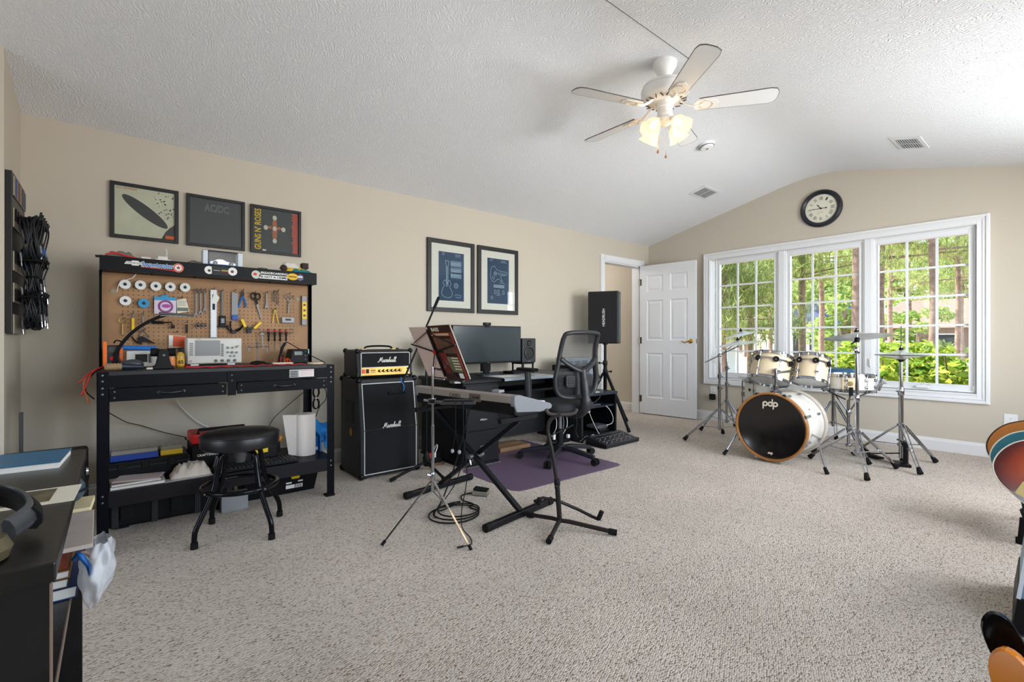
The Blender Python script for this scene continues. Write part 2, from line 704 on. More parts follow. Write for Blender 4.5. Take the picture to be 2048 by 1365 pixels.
HG = mat('satin_hinge_metal', (120, 116, 100), .35, 1)
for z in (.2, 1.0, 1.8):
    G(door).cyl((-.004, -.02, z - .045), (-.004, -.02, z + .045), .007, 10).bx(-.002, .03, -.0195, -.018, z - .045, z + .045).o('hinge', HG, door)
g = G(door)
for sy in (-1, 1):
    g.lathe([(.03, 0), (.03, .006), (.022, .011), (.012, .013), (.011, .045), (.009, .05), (0, .05)], (DWd - .065, sy * .018, .99), (0, sy, 0), 20)
    g.tube(spline([(DWd - .065, sy * .06, .99), (DWd - .09, sy * .064, .985), (DWd - .125, sy * .064, .972), (DWd - .155, sy * .062, .982), (DWd - .17, sy * .06, .987)], 4), [.009] * 6 + [.0075] * 6 + [.006] * 5, 8)
g.o('lever_handle', GOLD, door, smooth=True)
G(door).bx(DWd, DWd + .0015, -.011, .011, .96, 1.02).o('latch_plate', GOLD, door)
# ---------------------------------------------------------------- triple window
CW = .085
g = G()
def casing(g, ya, yb, za, zb, wd, x0, x1):
    g.bx(x0, x1, ya, ya + wd, za, zb)
    g.bx(x0, x1, yb - wd, yb, za, zb)
    g.bx(x0, x1, ya + wd, yb - wd, zb - wd, zb)
    g.bx(x0, x1, ya + wd, yb - wd, za, za + wd)
casing(g, .53, 3.145, .455, 2.12, CW, XB - .02, XB)
casing(g, .536, 3.139, .461, 2.114, .02, XB - .032, XB - .02)
casing(g, .565, 3.11, .49, 2.085, .014, XB - .026, XB - .02)
casing(g, .603, 3.072, .528, 2.047, .012, XB - .026, XB - .02)
# jamb liner
casing(g, .605, 3.07, .53, 2.045, .014, XB, XB + .1)
st(g.o('trim_3', CAS, bevel=.002))
VIN = mat('white_window_vinyl', (226, 227, 229), .35)


def glass_mat():
    m = bpy.data.materials.new('window_glass')
    m.use_nodes = True
    N, L = m.node_tree.nodes, m.node_tree.links
    N.remove(N['Principled BSDF'])
    t = N.new('ShaderNodeBsdfTransparent')
    t.inputs[0].default_value = (.97, .985, .975, 1)
    gl = N.new('ShaderNodeBsdfGlossy')
    gl.inputs['Roughness'].default_value = .02
    fr = N.new('ShaderNodeFresnel')
    fr.inputs[0].default_value = 1.3
    mx = N.new('ShaderNodeMixShader')
    L.new(fr.outputs[0], mx.inputs[0])
    L.new(t.outputs[0], mx.inputs[1])
    L.new(gl.outputs[0], mx.inputs[2])
    L.new(mx.outputs[0], N['Material Output'].inputs[0])
    return m


GLASS = glass_mat()
g = G()
for yc in (2.2185, 1.4045):
    g.bx(XB + .004, XB + .1, yc - .046, yc + .046, .544, 2.031)
    g.bx(XB - .004, XB + .004, yc - .032, yc + .032, .544, 2.031)
st(g.o('trim_5', VIN, bevel=.003))
pane_me = None
XG = XB + .05
for n, (y0, y1) in enumerate(((2.301, 2.954), (1.482, 2.136), (.669, 1.327))):
    wn = bpy.data.objects.new('window_%d' % (n + 1), None)
    COL.objects.link(wn)
    wn.location = (XG, (y0 + y1) / 2, .6)
    W[wn] = mtx(wn.location)
    st(wn)
    z0, z1 = .612, 1.968
    g = G()
    casing(g, y0 - .034, y1 + .034, z0 - .05, z1 + .05, .034, XB + .018, XB + .075)
    g.bx(XB + .018, XB + .075, y0, y1, z0 - .02, z0)
    g.bx(XB + .018, XB + .075, y0, y1, z1, z1 + .02)
    casing(g, y0 - .046, y1 + .046, z0 - .062, z1 + .062, .014, XB + .008, XB + .09)
    # thin inner glazing bead
    casing(g, y0 - .006, y1 + .006, z0 - .006, z1 + .006, .008, XB + .014, XB + .03)
    g.o('sash_frame', VIN, wn, bevel=.002)
    cw, rh = (y1 - y0) / 3, (z1 - z0) / 5
    for i in (1, 2):
        G().bx(XG - .008, XG + .008, y0 + cw * i - .0095, y0 + cw * i + .0095, z0, z1).o('muntin', VIN, wn)
    for j in range(1, 5):
        for i in range(3):
            G().bx(XG - .008, XG + .008, y0 + cw * i + (.0095 if i else 0), y0 + cw * (i + 1) - (.0095 if i < 2 else 0), z0 + rh * j - .0095, z0 + rh * j + .0095).o('muntin', VIN, wn)
    for i in range(3):
        for j in range(5):
            if pane_me is None:
                g = G(wn)
                g.add([(0, -cw / 2 + .009, -rh / 2 + .009), (0, cw / 2 - .009, -rh / 2 + .009), (0, cw / 2 - .009, rh / 2 - .009), (0, -cw / 2 + .009, rh / 2 - .009)], [(0, 1, 2, 3)])
                p = g.o('pane', GLASS, wn)
                pane_me = p.data
            else:
                p = bpy.data.objects.new('pane', pane_me)
                COL.objects.link(p)
                p.parent = wn
            p.location = (0, y0 + cw * (i + .5) - (y0 + y1) / 2, z0 + rh * (j + .5) - .6)
    # folding crank on the sill of the sash
    if n != 1:
        yc = (y0 + y1) / 2 + (-.02 if n == 2 else .0)
        g = G()
        g.prism([(-.05, 0), (.05, 0), (.045, .018), (.02, .026), (-.03, .024), (-.048, .014)], frame((XB + .004, yc, .572), (0, -1, 0), (0, 0, 1)), 0, .03)
        g.tube([(XB - .012, yc + .005, .6), (XB - .016, yc - .03, .608), (XB - .02, yc - .075, .6)], .006, 8)
        g.o('crank_handle', WHT, wn, smooth=True)
    if n == 2:
        G().bx(XB + .004, XB + .02, .622, .645, .565, .61).o('latch_block', WHT, wn, bevel=.003)
    g = G()
    g.bx(XB + .002, XB + .02, y1 + .052, y1 + .064, .72, .86)
    g.tube([(XB + .0, y1 + .058, .74), (XB - .018, y1 + .058, .76), (XB - .018, y1 + .058, .83)], .005, 8)
    g.o('sash_lock', WHT, wn)
# ---------------------------------------------------------------- outlets
def outlet(y, z, label):
    t = T('wall_outlet', label, 'outlet', (XB, y, z - .058), group='white duplex outlets on the window wall')
    G().bx(XB - .006, XB, y - .042, y + .042, z - .058, z + .058).o('cover_plate', WHT, t, bevel=.003)
    for dz in (-.02, .02):
        G().prism(rrect(-.017, .017, -.014, .014, .012), FX(XB - .006, y, z + dz), 0, .002).o('receptacle', mat('outlet_face', (238, 238, 236), .4), t)
        g = G()
        for dy in (-.006, .006):
            g.bx(XB - .0086, XB - .0078, y + dy - .0013, y + dy + .0013, z + dz - .001, z + dz + .008)
        g.cyl((XB - .0086, y, z + dz - .007), (XB - .0078, y, z + dz - .007), .0026, 8)
        g.o('socket_slots', INK_K, t)
    return t
outlet(.408, .332, 'white duplex wall outlet by the guitars')
outlet(3.02, .375, 'white duplex wall outlet left of the drums, half covered by a plug')
t = T('plug_adapter', 'black plug-in power adapter on the outlet behind the cymbal stands', 'adapter', (XB - .03, 3.02, .262))
G().bx(XB - .05, XB - .009, 2.985, 3.055, .262, .335).o('body', BLKP, t, bevel=.006)
G().bx(XB - .054, XB - .05, 3.0, 3.04, .28, .30).o('status_window', DKG, t)
# ---------------------------------------------------------------- ceiling vents, smoke alarm
def vent(x, y, label):
    z = cz(y)
    e = .05
    sl = (cz(y + e) - cz(y - e)) / (2 * e)
    m = frame((x, y, z - .001), (1, 0, 0), (0, -1, -sl))     # local z points down into the room
    t = T('ceiling_vent', label, 'vent', (x, y, z), group='white ceiling registers')
    G(m).prism([(-.17, -.1), (.17, -.1), (.17, .1), (-.17, .1)], Mx.Identity(4), 0, .005).o('frame', WPAINT, t, bevel=.003)
    for sx in (-1, 1):
        G(m).bx(sx * .066 - .058, sx * .066 + .058, -.07, .07, .004, .006).o('grille_opening', mat('duct_grey', (105, 105, 108), .8), t)
        for k in range(9):
            yy = -.062 + k * .0155
            G(m).bx(sx * .066 - .058, sx * .066 + .058, yy - .0045, yy + .0045, .006, .009, Mx.Rotation(.5, 3, 'X')).o('louver', mat('vent_louver', (185, 185, 187), .5), t)
    return t
vent(5.0, 2.69, 'white ceiling vent over the open door')
vent(4.95, .913, 'white ceiling vent on the slope above the window')
t = T('smoke_alarm', 'round white smoke alarm on the ceiling behind the fan', 'smoke alarm', (4.06, 2.17, cz(2.17)))
m = frame((4.06, 2.17, cz(2.17) + .006), (1, 0, 0), (0, -1, .2))
G(m).lathe([(.07, 0), (.07, .012), (.066, .014)], n=32).o('base_ring', WHT, t, smooth=True)
G(m).lathe([(.06, .012), (.06, .03), (.052, .042), (.03, .046), (0, .046)], n=32).o('cover', WHT, t, smooth=True)
G(m).lathe([(.012, .046), (.012, .049), (0, .049)], n=16).o('test_button', GRY, t)
G(m).ring((0, 0, .03), .0605, .0025, n=32).o('sounder_slot', DKG, t)
# ================================================================ CEILING FAN
FXc, FYc = 2.70, 1.72
t = T('ceiling_fan', 'white five blade ceiling fan with a lit four lamp kit', 'ceiling fan', (FXc, FYc, 2.8))
FANW = mat('white_fan_enamel', (235, 233, 228), .35)
BLADE = mat('white_fan_blade', (228, 228, 227), .45)
EDGE = mat('chipped_blade_edge', (96, 92, 88), .8, var=(60, .5))
c = (FXc, FYc, 0)
G().lathe([(.072, 2.802), (.075, 2.785), (.072, 2.76), (.055, 2.73), (.042, 2.71), (.034, 2.69), (.03, 2.684)], c, n=32).o('canopy', FANW, t, smooth=True)
G().cyl((FXc, FYc, 2.64), (FXc, FYc, 2.70), .014, 16).o('downrod', STL, t, smooth=True)
mh = G().lathe([(.03, 2.658), (.10, 2.652), (.136, 2.64), (.141, 2.63), (.141, 2.622), (.146, 2.618), (.148, 2.605), (.146, 2.575), (.136, 2.556), (.112, 2.542), (.06, 2.53), (.055, 2.52)], c, n=40).o('motor_housing', FANW, t, smooth=True)
G().ring((FXc, FYc, 2.619), .143, .002, n=40, k=6).o('housing_groove', GRY, mh)
# vent slots around the lower bell
for k in range(20):
    a = 2 * PI * k / 20 + .1
    g = G()
    rr = .118
    p = V((FXc + math.cos(a) * rr, FYc + math.sin(a) * rr, 2.538))
    tg = V((-math.sin(a), math.cos(a), 0)) * (.006 if k % 2 else -.006)
    g.bar(p + tg - V((math.cos(a), math.sin(a), 0)) * .018 - V((0, 0, .004)), p - tg + V((math.cos(a), math.sin(a), 0)) * .012 + V((0, 0, .003)), .006, .004)
    g.o('vent_slot', mat('slot_brown', (90, 66, 48), .8), mh)  # slots drawn as dark brown bars
G().lathe([(.052, 2.53), (.052, 2.5), (.046, 2.496), (.046, 2.462), (.05, 2.458), (.05, 2.44), (.035, 2.425), (.028, 2.42)], c, n=32).o('switch_housing', FANW, t, smooth=True)
G().lathe([(.03, 2.44), (.055, 2.425), (.05, 2.405), (.025, 2.39), (.012, 2.382), (0, 2.38)], c, n=32).o('lamp_fitter', FANW, t, smooth=True)
BL = [(.0, -.052), (.32, -.064), (.40, -.067), (.435, -.058), (.45, -.03), (.452, 0), (.45, .03), (.435, .058), (.40, .067), (.32, .064), (.0, .052)]
for k in range(5):
    a = R(17 + 72 * k)
    m = mtx((FXc, FYc, 2.508), a) @ Mx.Rotation(R(-12), 4, 'X')
    bl = G(m @ Mx.Translation((.20, 0, -.012))).prism(BL, Mx.Identity(4), 0, .005).o('blade', BLADE, t)
    # worn dark edge band
    g = G(m @ Mx.Translation((.20, 0, -.012)))
    for (xa, ya), (xb, yb) in zip(BL, BL[1:]):
        g.bar((xa, ya, .0025), (xb, yb, .0025), .0022, .0056)
    g.o('worn_edge', EDGE, bl)
    # blade iron: arm + pierced rounded plate
    ir = G(m)
    ir.tube(spline([(.095, 0, .03), (.13, 0, .0), (.17, 0, -.018), (.21, 0, -.014)], 4), .010, 8, flat=.6)
    ir.prism(arc((.235, 0), .045, 0, 360, 20)[:-1], Mx.Translation((0, 0, -.018)), 0, .005)
    ir.prism([(.19, -.044), (.235, -.045), (.30, -.03), (.32, 0), (.30, .03), (.235, .045), (.19, .044), (.175, .02), (.175, -.02)], Mx.Translation((0, 0, -.0175)), 0, .004)
    ir.o('blade_iron', FANW, t, smooth=True)
    g = G(m)
    g.ring((.245, 0, -.0185), .038, .0025, n=24, k=6)
    for dx, dy in ((.22, -.02), (.22, .02), (.285, 0)):
        g.ball((dx, dy, -.019), .004, 8)
    g.o('iron_relief', mat('cream_relief', (226, 205, 170), .4), t, smooth=True)
SHADE = bpy.data.materials.new('frosted_glass_shade')
SHADE.use_nodes = True
N_, L_ = SHADE.node_tree.nodes, SHADE.node_tree.links
N_.remove(N_['Principled BSDF'])
tr = N_.new('ShaderNodeBsdfTranslucent')
tr.inputs[0].default_value = (.86, .70, .46, 1)
df = N_.new('ShaderNodeBsdfDiffuse')
df.inputs[0].default_value = (.9, .87, .8, 1)
tp = N_.new('ShaderNodeBsdfTransparent')
m1 = N_.new('ShaderNodeMixShader')
m1.inputs[0].default_value = .35
m2 = N_.new('ShaderNodeMixShader')
m2.inputs[0].default_value = .3
L_.new(tr.outputs[0], m1.inputs[1])
L_.new(df.outputs[0], m1.inputs[2])
L_.new(m1.outputs[0], m2.inputs[1])
L_.new(tp.outputs[0], m2.inputs[2])
L_.new(m2.outputs[0], N_['Material Output'].inputs[0])
BULB = mat('lit_bulb', (255, 240, 210), .5, emit=(255, 226, 170), es=3.2)
for k, a in enumerate((172, 262, 352, 82)):
    a = R(a)
    dr = V((math.cos(a), math.sin(a), 0))
    p0 = V((FXc, FYc, 2.42)) + dr * .045
    ax = (dr * .62 + V((0, 0, -.78))).normalized()
    G().tube(spline([V((FXc, FYc, 2.425)) + dr * .03, p0 + dr * .01, p0 + dr * .02 + ax * .012], 3), .009, 8).o('lamp_arm', FANW, t, smooth=True)
    s0 = p0 + dr * .02 + ax * .005
    G().lathe([(.017, 0), (.02, .008), (.02, .022), (.016, .024)], s0, ax, 16).o('socket_cup', FANW, t, smooth=True)
    g = G()
    n = 36
    fr_ = frame(s0, ax.orthogonal(), ax.cross(ax.orthogonal()))
    prof = [(.018, .018), (.028, .028), (.041, .045), (.047, .065), (.05, .085), (.058, .105), (.066, .115)]
    vs, fs = [], []
    for i, (r, z) in enumerate(prof):
        for q in range(n):
            b_ = 2 * PI * q / n
            fl = 1 + (.045 if i >= 4 else 0) * (i - 3) / 3 * math.cos(6 * b_)
            vs.append(fr_ @ V((r * fl * math.cos(b_), r * fl * math.sin(b_), z)))
    for i in range(len(prof) - 1):
        for q in range(n):
            l = (q + 1) % n
            fs.append((i * n + q, i * n + l, (i + 1) * n + l, (i + 1) * n + q))
    g.add(vs, fs).o('glass_shade', SHADE, t, smooth=True)
    G().lathe([(.010, .02), (.013, .035), (.0215, .055), (.0225, .068), (.018, .08), (.009, .088), (0, .089)], s0, ax, 16).o('bulb', BULB, t, smooth=True)
    lamp('fan_bulb_light', 'POINT', s0 + ax * .125, (0, 0, -1), .42, (1, .74, .42), .03)
g = G()
for dx, dy, z in ((-.035, .028, 2.21), (.004, -.004, 2.18)):
    g.cyl((FXc + dx, FYc + dy, z + .02), (FXc + dx * .8, FYc + dy * .8, 2.4), .0012, 6)
g.o('pull_chain', GOLD, t)
for dx, dy, z in ((-.035, .028, 2.21), (.004, -.004, 2.18)):
    G().lathe([(.002, .024), (.006, .014), (.007, .006), (.003, 0)], (FXc + dx, FYc + dy, z), n=10).o('pull_knob', mat('wood_pull', (150, 96, 46), .4), t, smooth=True)
# ================================================================ CLOCK
t = T('wall_clock', 'round wall clock with a black frame and roman numerals', 'clock', (XB, 1.82, 2.22))
cc = (XB, 1.82, 2.43)
CLK = mat('black_clock_frame', (22, 26, 38), .3, coat=.4)
G().lathe([(.15, .0), (.2, .0), (.2, .012), (.195, .026), (.18, .034), (.168, .03), (.16, .02), (.152, .018), (.15, .012)], cc, (-1, 0, 0), 56, False).o('frame', CLK, t, smooth=True)
G().lathe([(.153, .004), (.153, .008), (0, .008)], cc, (-1, 0, 0), 48).o('dial', mat('aged_clock_dial', (226, 222, 204), .7, var=(14, .06)), t)
fm = FX(XB - .008, 1.82, 2.43)
nm = ['XII', 'I', 'II', 'III', 'IIII', 'V', 'VI', 'VII', 'VIII', 'IX', 'X', 'XI']
CI = mat('clock_ink', (60, 66, 66), .7)
for i, s_ in enumerate(nm):
    a = -2 * PI * i / 12
    m = fm @ Mx.Rotation(a, 4, 'Z') @ Mx.Translation((0, .108, .0006))
    text(s_, m, .008 + .0075 * len(s_), CI, t, .034, 'numeral', .0004)
g = G()
for i in range(60):
    a = 2 * PI * i / 60
    L2 = .006 if i % 5 else .01
    m = fm @ Mx.Rotation(a, 4, 'Z')
    g.add([m @ V(p) for p in ((-.0008, .138, .001), (.0008, .138, .001), (.0008, .138 + L2, .001), (-.0008, .138 + L2, .001))], [(0, 1, 2, 3)])
g.o('minute_track', CI, t)
for nme, a, L2, wd, bk in (('hour_hand', R(38), .062, .007, .012), ('minute_hand', R(89), .1, .005, .05)):
    m = fm @ Mx.Rotation(a, 4, 'Z')
    g = G(m).prism([(-wd / 2, -bk), (wd / 2, -bk), (wd / 2, L2 * .6), (wd * .9, L2 * .68), (0, L2), (-wd * .9, L2 * .68), (-wd / 2, L2 * .6)], Mx.Identity(4), .004, .0055)
    g.lathe([(.008, .004), (.008, .006), (0, .006)], (0, 0, 0), n=16)
    if bk > .02:
        g.lathe([(.008, .004), (.008, .006), (0, .006)], (0, -bk, 0), n=16)
    g.o(nme, CI, t)
g = G(fm)
for i in range(9):
    g.bx(-.034 + i * .007, -.029 + i * .007, -.048 + .002 * (i % 3), -.043 + .003 * (i % 2), .0008, .0012)
g.o('dial_print', mat('faint_dial_print', (190, 172, 152), .8), t)
# ================================================================ PICTURES
PFR = mat('black_picture_frame', (24, 24, 26), .45)
def picture(x0, x1, z0, z1, fw, label, name='framed_record_sleeve', grp='framed record sleeves over the workbench'):
    t = T(name, label, 'picture', ((x0 + x1) / 2, YA, z0), group=grp)
    g = G()
    y0, y1 = YA - .024, YA - .001
    g.bx(x0, x0 + fw, y0, y1, z0, z1).bx(x1 - fw, x1, y0, y1, z0, z1)
    g.bx(x0 + fw, x1 - fw, y0, y1, z0, z0 + fw).bx(x0 + fw, x1 - fw, y0, y1, z1 - fw, z1)
    g.o('frame', PFR, t, bevel=.002)
    return t
def flat(t, name, mt, outs, z=.0):
    """printed flat shapes on the picture plane, coordinates are world x,z"""
    g = G()
    for out in outs:
        g.prism(out, FY(0, YA - .010 - z, 0), 0, .0006)
    return g.o(name, mt, t)
RC = lambda a, b, c_, d: [(a, c_), (b, c_), (b, d), (a, d)]
# picture 1: pale sleeve with a generic dark rounded hull, black speckle, red title
t = picture(-.024, .335, 1.675, 2.034, .022, 'framed pale record sleeve with a dark diagonal shape and red title')
flat(t, 'print', mat('sleeve_cream', (214, 210, 186), .6, var=(9, .10)), [RC(-.003, .314, 1.697, 2.012)])
DKP = mat('sleeve_charcoal', (66, 66, 66), .6)
hull = [(.05 + .0 + math.cos(a_) * .0, 0) for a_ in ()]
def ell(cx_, cz_, a_, b_, rot, n=24):
    return [(cx_ + a_ * math.cos(q) * math.cos(rot) - b_ * math.sin(q) * math.sin(rot), cz_ + a_ * math.cos(q) * math.sin(rot) + b_ * math.sin(q) * math.cos(rot)) for q in (2 * PI * i / n for i in range(n))]
flat(t, 'print_shape', DKP, [ell(.155, 1.865, .15, .036, R(-38))], .001)
flat(t, 'print_shape', DKP, [[(.314, 1.697), (.314, 1.80), (.29, 1.78), (.262, 1.745), (.24, 1.697)]], .001)
rs = random.Random(3)
sp = []
for i in range(46):
    x_, z_ = .2 + rs.random() * .105, 1.80 + rs.random() * .2
    q = .003 + rs.random() * .007
    sp.append([(x_, z_), (x_ + q, z_ + q * .4), (x_ + q * .6, z_ + q), (x_ - q * .2, z_ + q * .8)])
flat(t, 'print_speckle', DKP, sp, .0014)
flat(t, 'print_label', mat('sleeve_orange', (226, 100, 40), .6), [RC(.262, .312, 1.70, 1.722)], .002)
text('LED ZEPPELIN', FY(.057, YA - .0112, 2.0), .105, mat('sleeve_red', (196, 70, 50), .6), t, .011, 'title_print')
G().bx(-.003, .314, YA - .0165, YA - .016, 1.697, 2.012).o('glass', GLASS, t)
# picture 2
t = picture(.379, .737, 1.674, 2.033, .02, 'framed plain dark grey record sleeve with outlined letters')
flat(t, 'print', mat('sleeve_grey', (74, 75, 77), .55), [RC(.398, .718, 1.693, 2.014)])
text('AC/DC', FY(.56, YA - .0108, 1.955), .15, mat('sleeve_outline_grey', (150, 150, 150), .6), t, .052, 'title_print', outline=.02)
G().bx(.398, .718, YA - .0165, YA - .016, 1.693, 2.014).o('glass', GLASS, t)
# picture 3
t = picture(.773, 1.13, 1.672, 2.03, .02, 'framed black record sleeve with yellow side lettering and a red band')
flat(t, 'print', mat('sleeve_black', (62, 63, 66), .55), [RC(.792, 1.111, 1.691, 2.011)])
text("GUNS N' ROSES", frame((.823, YA - .0112, 1.852), (0, 0, 1), (-1, 0, 0)), .305, mat('sleeve_yellow', (228, 186, 40), .6), t, .046, 'title_print', bold=.02)
rs = random.Random(5)
bars = []
for i in range(26):
    z_ = 1.693 + i * .0121
    bars.append(RC(1.06 + rs.random() * .012, 1.109, z_, z_ + .0085))
flat(t, 'print_band', mat('sleeve_redband', (205, 84, 66), .6), bars, .001)
flat(t, 'print_motif', mat('sleeve_rust', (176, 104, 70), .6), [ell(.94, 1.86, .018, .1, 0, 16), ell(.94, 1.875, .06, .012, 0, 16)], .001)
flat(t, 'print_motif', mat('sleeve_bone', (206, 200, 188), .6), [ell(.94 + dx, 1.87 + dz, .015, .018, 0, 12) for dx, dz in ((0, .082), (-.062, .0), (.062, 0), (0, 0), (0, -.095))], .002)
flat(t, 'print_label', INK_W, [RC(.855, .88, 1.694, 1.704)], .001)
G().bx(.792, 1.111, YA - .0165, YA - .016, 1.691, 2.011).o('glass', GLASS, t)
# two framed blueprint style drawings
BP = mat('blueprint_blue', (18, 58, 94), .6, var=(5, .25))
LN = mat('blueprint_line', (186, 216, 234), .6)
MATB = mat('ivory_mat_board', (230, 224, 216), .8)
def lines(t, segs, wd=.0026, z=.0045):
    g = G()
    for p in segs:
        for (xa, za), (xb, zb) in zip(p, p[1:]):
            d = V((xb - xa, 0, zb - za))
            if d.length < 1e-6:
                continue
            nn = V((-d.z, 0, d.x)).normalized() * wd / 2
            y = YA - .010 - z
            a_, b_ = V((xa, y, za)), V((xb, y, zb))
            g.add([a_ - nn, b_ - nn, b_ + nn, a_ + nn], [(0, 1, 2, 3)])
    return g.o('drawing_lines', LN, t)
def circ(x, z, r, n=14):
    return [(x + r * math.cos(2 * PI * i / n), z + r * math.sin(2 * PI * i / n)) for i in range(n + 1)]
for q, (x0, x1) in enumerate(((2.26, 2.80), (2.843, 3.38))):
    z0, z1 = 1.29, 1.988
    t = picture(x0, x1, z0, z1, .042, ('framed blueprint of a long necked guitar on the left' if q == 0 else 'framed blueprint of guitar body parts on the right'), 'framed_blueprint', 'framed blueprints over the desk')
    G().bx(x0 + .04, x1 - .04, YA - .012, YA - .006, z0 + .04, z1 - .04).o('mat_board', MATB, t)
    bx0, bx1, bz0, bz1 = x0 + .125, x1 - .125, z0 + .11, z1 - .115
    g = G()
    g.bx(bx0, bx1, YA - .0135, YA - .012, bz0, bz1).o('print', BP, t)
    P = lambda u, v: (bx0 + (bx1 - bx0) * u, bz0 + (bz1 - bz0) * v)
    sg = []
    rs = random.Random(11 + q)
    def block(u0, u1, v0, v1, n):
        for i in range(n):
            v_ = v0 + (v1 - v0) * i / max(1, n - 1)
            sg.append([P(u0 + rs.random() * .05, v_), P(u1 - rs.random() * .1, v_)])
    block(.08, .28, .94, .97, 2)
    block(.62, .92, .93, .96, 2)
    if q == 0:
        sg += [[P(.29, .3), P(.29, .72)], [P(.36, .3), P(.36, .72)], [P(.28, .72), P(.26, .82), P(.40, .82), P(.37, .72)]]
        for i in range(16):
            sg.append([P(.29, .3 + i * .026), P(.36, .3 + i * .026)])
        body = spline([(*P(.33, .06), 0), (*P(.12, .12), 0), (*P(.16, .25), 0), (*P(.22, .31), 0), (*P(.16, .37), 0), (*P(.26, .42), 0), (*P(.33, .36), 0), (*P(.42, .42), 0), (*P(.47, .34), 0), (*P(.43, .28), 0), (*P(.52, .18), 0), (*P(.5, .09), 0)], 4, True)
        sg.append([(p[0], p[1]) for p in body] + [(body[0][0], body[0][1])])
        for v_ in (.74, .6, .5):
            for i in range(5):
                sg.append([P(.48, v_ + i * .014), P(.86, v_ + i * .014)])
            sg.append([P(.48, v_ - .02), P(.48, v_ + .08), P(.88, v_ + .08), P(.88, v_ - .02), P(.48, v_ - .02)])
        sg.append(circ(*P(.68, .32), .024))
        sg.append(circ(*P(.68, .32), .012))
        sg += [[P(.62, .12), P(.72, .135), P(.9, .115)], [P(.66, .085), P(.74, .07), P(.88, .09)]]
    else:
        body = spline([(*P(.15, .55), 0), (*P(.16, .76), 0), (*P(.3, .83), 0), (*P(.42, .76), 0), (*P(.62, .73), 0), (*P(.88, .72), 0), (*P(.88, .66), 0), (*P(.6, .62), 0), (*P(.7, .5), 0), (*P(.5, .55), 0), (*P(.4, .52), 0), (*P(.3, .48), 0)], 4, True)
        sg.append([(p[0], p[1]) for p in body] + [(body[0][0], body[0][1])])
        sg += [circ(*P(.36, .67), .02), circ(*P(.36, .67), .01), circ(*P(.27, .57), .014)]
        for i in range(6):
            sg.append([P(.5 + i * .06, .64), P(.5 + i * .06, .7)])
        for i in range(5):
            sg.append([P(.28, .36 + i * .014), P(.78, .36 + i * .014)])
        for u in (.32, .46, .7):
            sg.append([P(u, .22), P(u, .3), P(u + .07, .3), P(u + .07, .22), P(u, .22)])
        sg += [circ(*P(.2, .13), .014), [P(.4, .2), P(.5, .18), P(.6, .21)], [P(.55, .46), P(.64, .48), P(.8, .45)]]
    lines(t, sg)
    G().bx(x0 + .041, x1 - .041, YA - .0175, YA - .017, z0 + .041, z1 - .041).o('glass', GLASS, t)
# ================================================================ CABLE RACK ON THE LEFT WALL
RY0, RY1, RZ0, RZ1 = 3.45, 3.885, 1.052, 1.872
t = T('cable_rack', 'black slatted cable hanger board on the left wall', 'rack', (XC, (RY0 + RY1) / 2, RZ0))
G().bx(XC + .001, XC + .026, RY0, RY1, RZ0, RZ1).o('back_board', mat('dark_board', (40, 39, 38), .4), t, bevel=.002)
SLT = mat('grooved_slat_metal', (150, 142, 126), .4, .3)
for zc in (1.80, 1.64, 1.42, 1.26, 1.1):
    G().bx(XC + .026, XC + .032, RY0 + .012, RY1 - .012, zc - .05, zc + .05).o('slat', SLT, t, bevel=.002)
for i, (y, c_) in enumerate(((3.50, (60, 66, 120)), (3.60, (110, 54, 44)), (3.72, (52, 60, 66)), (3.80, (70, 64, 90)))):
    G().bx(XC + .032, XC + .034, y, y + .055, 1.755, 1.845).o('sticker', mat('rack_sticker_%d' % i, c_, .5), t)
HK = []
for zc in (1.655, 1.44, 1.25):
    for y in (3.49, 3.56, 3.64, 3.72, 3.80, 3.86):
        g = G()
        g.bx(XC + .026, XC + .04, y - .014, y + .014, zc - .03, zc + .03)
        g.tube([(XC + .038, y, zc - .01), (XC + .12, y, zc - .006), (XC + .128, y, zc + .03)], .0055, 8)
        g.o('hook', BLK, t, smooth=True)
        HK.append((y, zc))
CAB = mat('black_cable_rubber', (16, 18, 24), .45)
PLUGB = mat('blue_plug_shell', (20, 80, 160), .4)
def cable_coil(x, y, z, Ry, Rz, n, label, seed, bundle=False, blue=False):
    rs = random.Random(seed)
    t = T('coiled_cable', label, 'cable', (x, y, z - Rz * 2), group='black cables coiled on the rack hooks')
    pts = []
    N = 26
    for k in range(n):
        dx = (k / max(1, n - 1) - .5) * .05 + rs.uniform(-.004, .004)
        ry, rz = Ry * rs.uniform(.86, 1.1), Rz * rs.uniform(.9, 1.12)
        for i in range(N):
            a = 2 * PI * i / N + PI / 2
            pinch = 1.
            if bundle:
                pinch = .35 + .65 * abs(math.sin(a)) ** 1.5
            pts.append((x + dx + (i / N) * .05 / n + .01 * math.sin(a * 2 + k), y + ry * math.cos(a) * pinch, z - Rz + rz * math.sin(a)))
    G().tube(pts, .0036, 6).o('cable', CAB, t, smooth='all')
    for q in range(2):
        yy, zz = y + rs.uniform(-.6, .6) * Ry, z - Rz * rs.uniform(1.0, 1.9)
        xx = x + .035 * (1 if q else -1)
        g = G().cyl((xx, yy, zz), (xx + .004, yy, zz - .04), .0065, 10)
        g.o('plug_shell', PLUGB if blue else STL, t, smooth=True)
        G().cyl((xx + .004, yy, zz - .04), (xx + .006, yy, zz - .068), .003, 8).o('plug_tip', CHR, t, smooth=True)
    if bundle:
        G().ring((x + .003, y, z - Rz), .022, .006, n=16, k=6).o('tie_strap', BLKR, t)
k = 0
hx = XC + .085
desc = ['fat coil of black cable hung nearest the corner, top row', 'black cable coil with a blue plug, top row second from the corner', 'black cable coil with blue jack ends, top row middle', 'black cable coil at the room end of the top row']
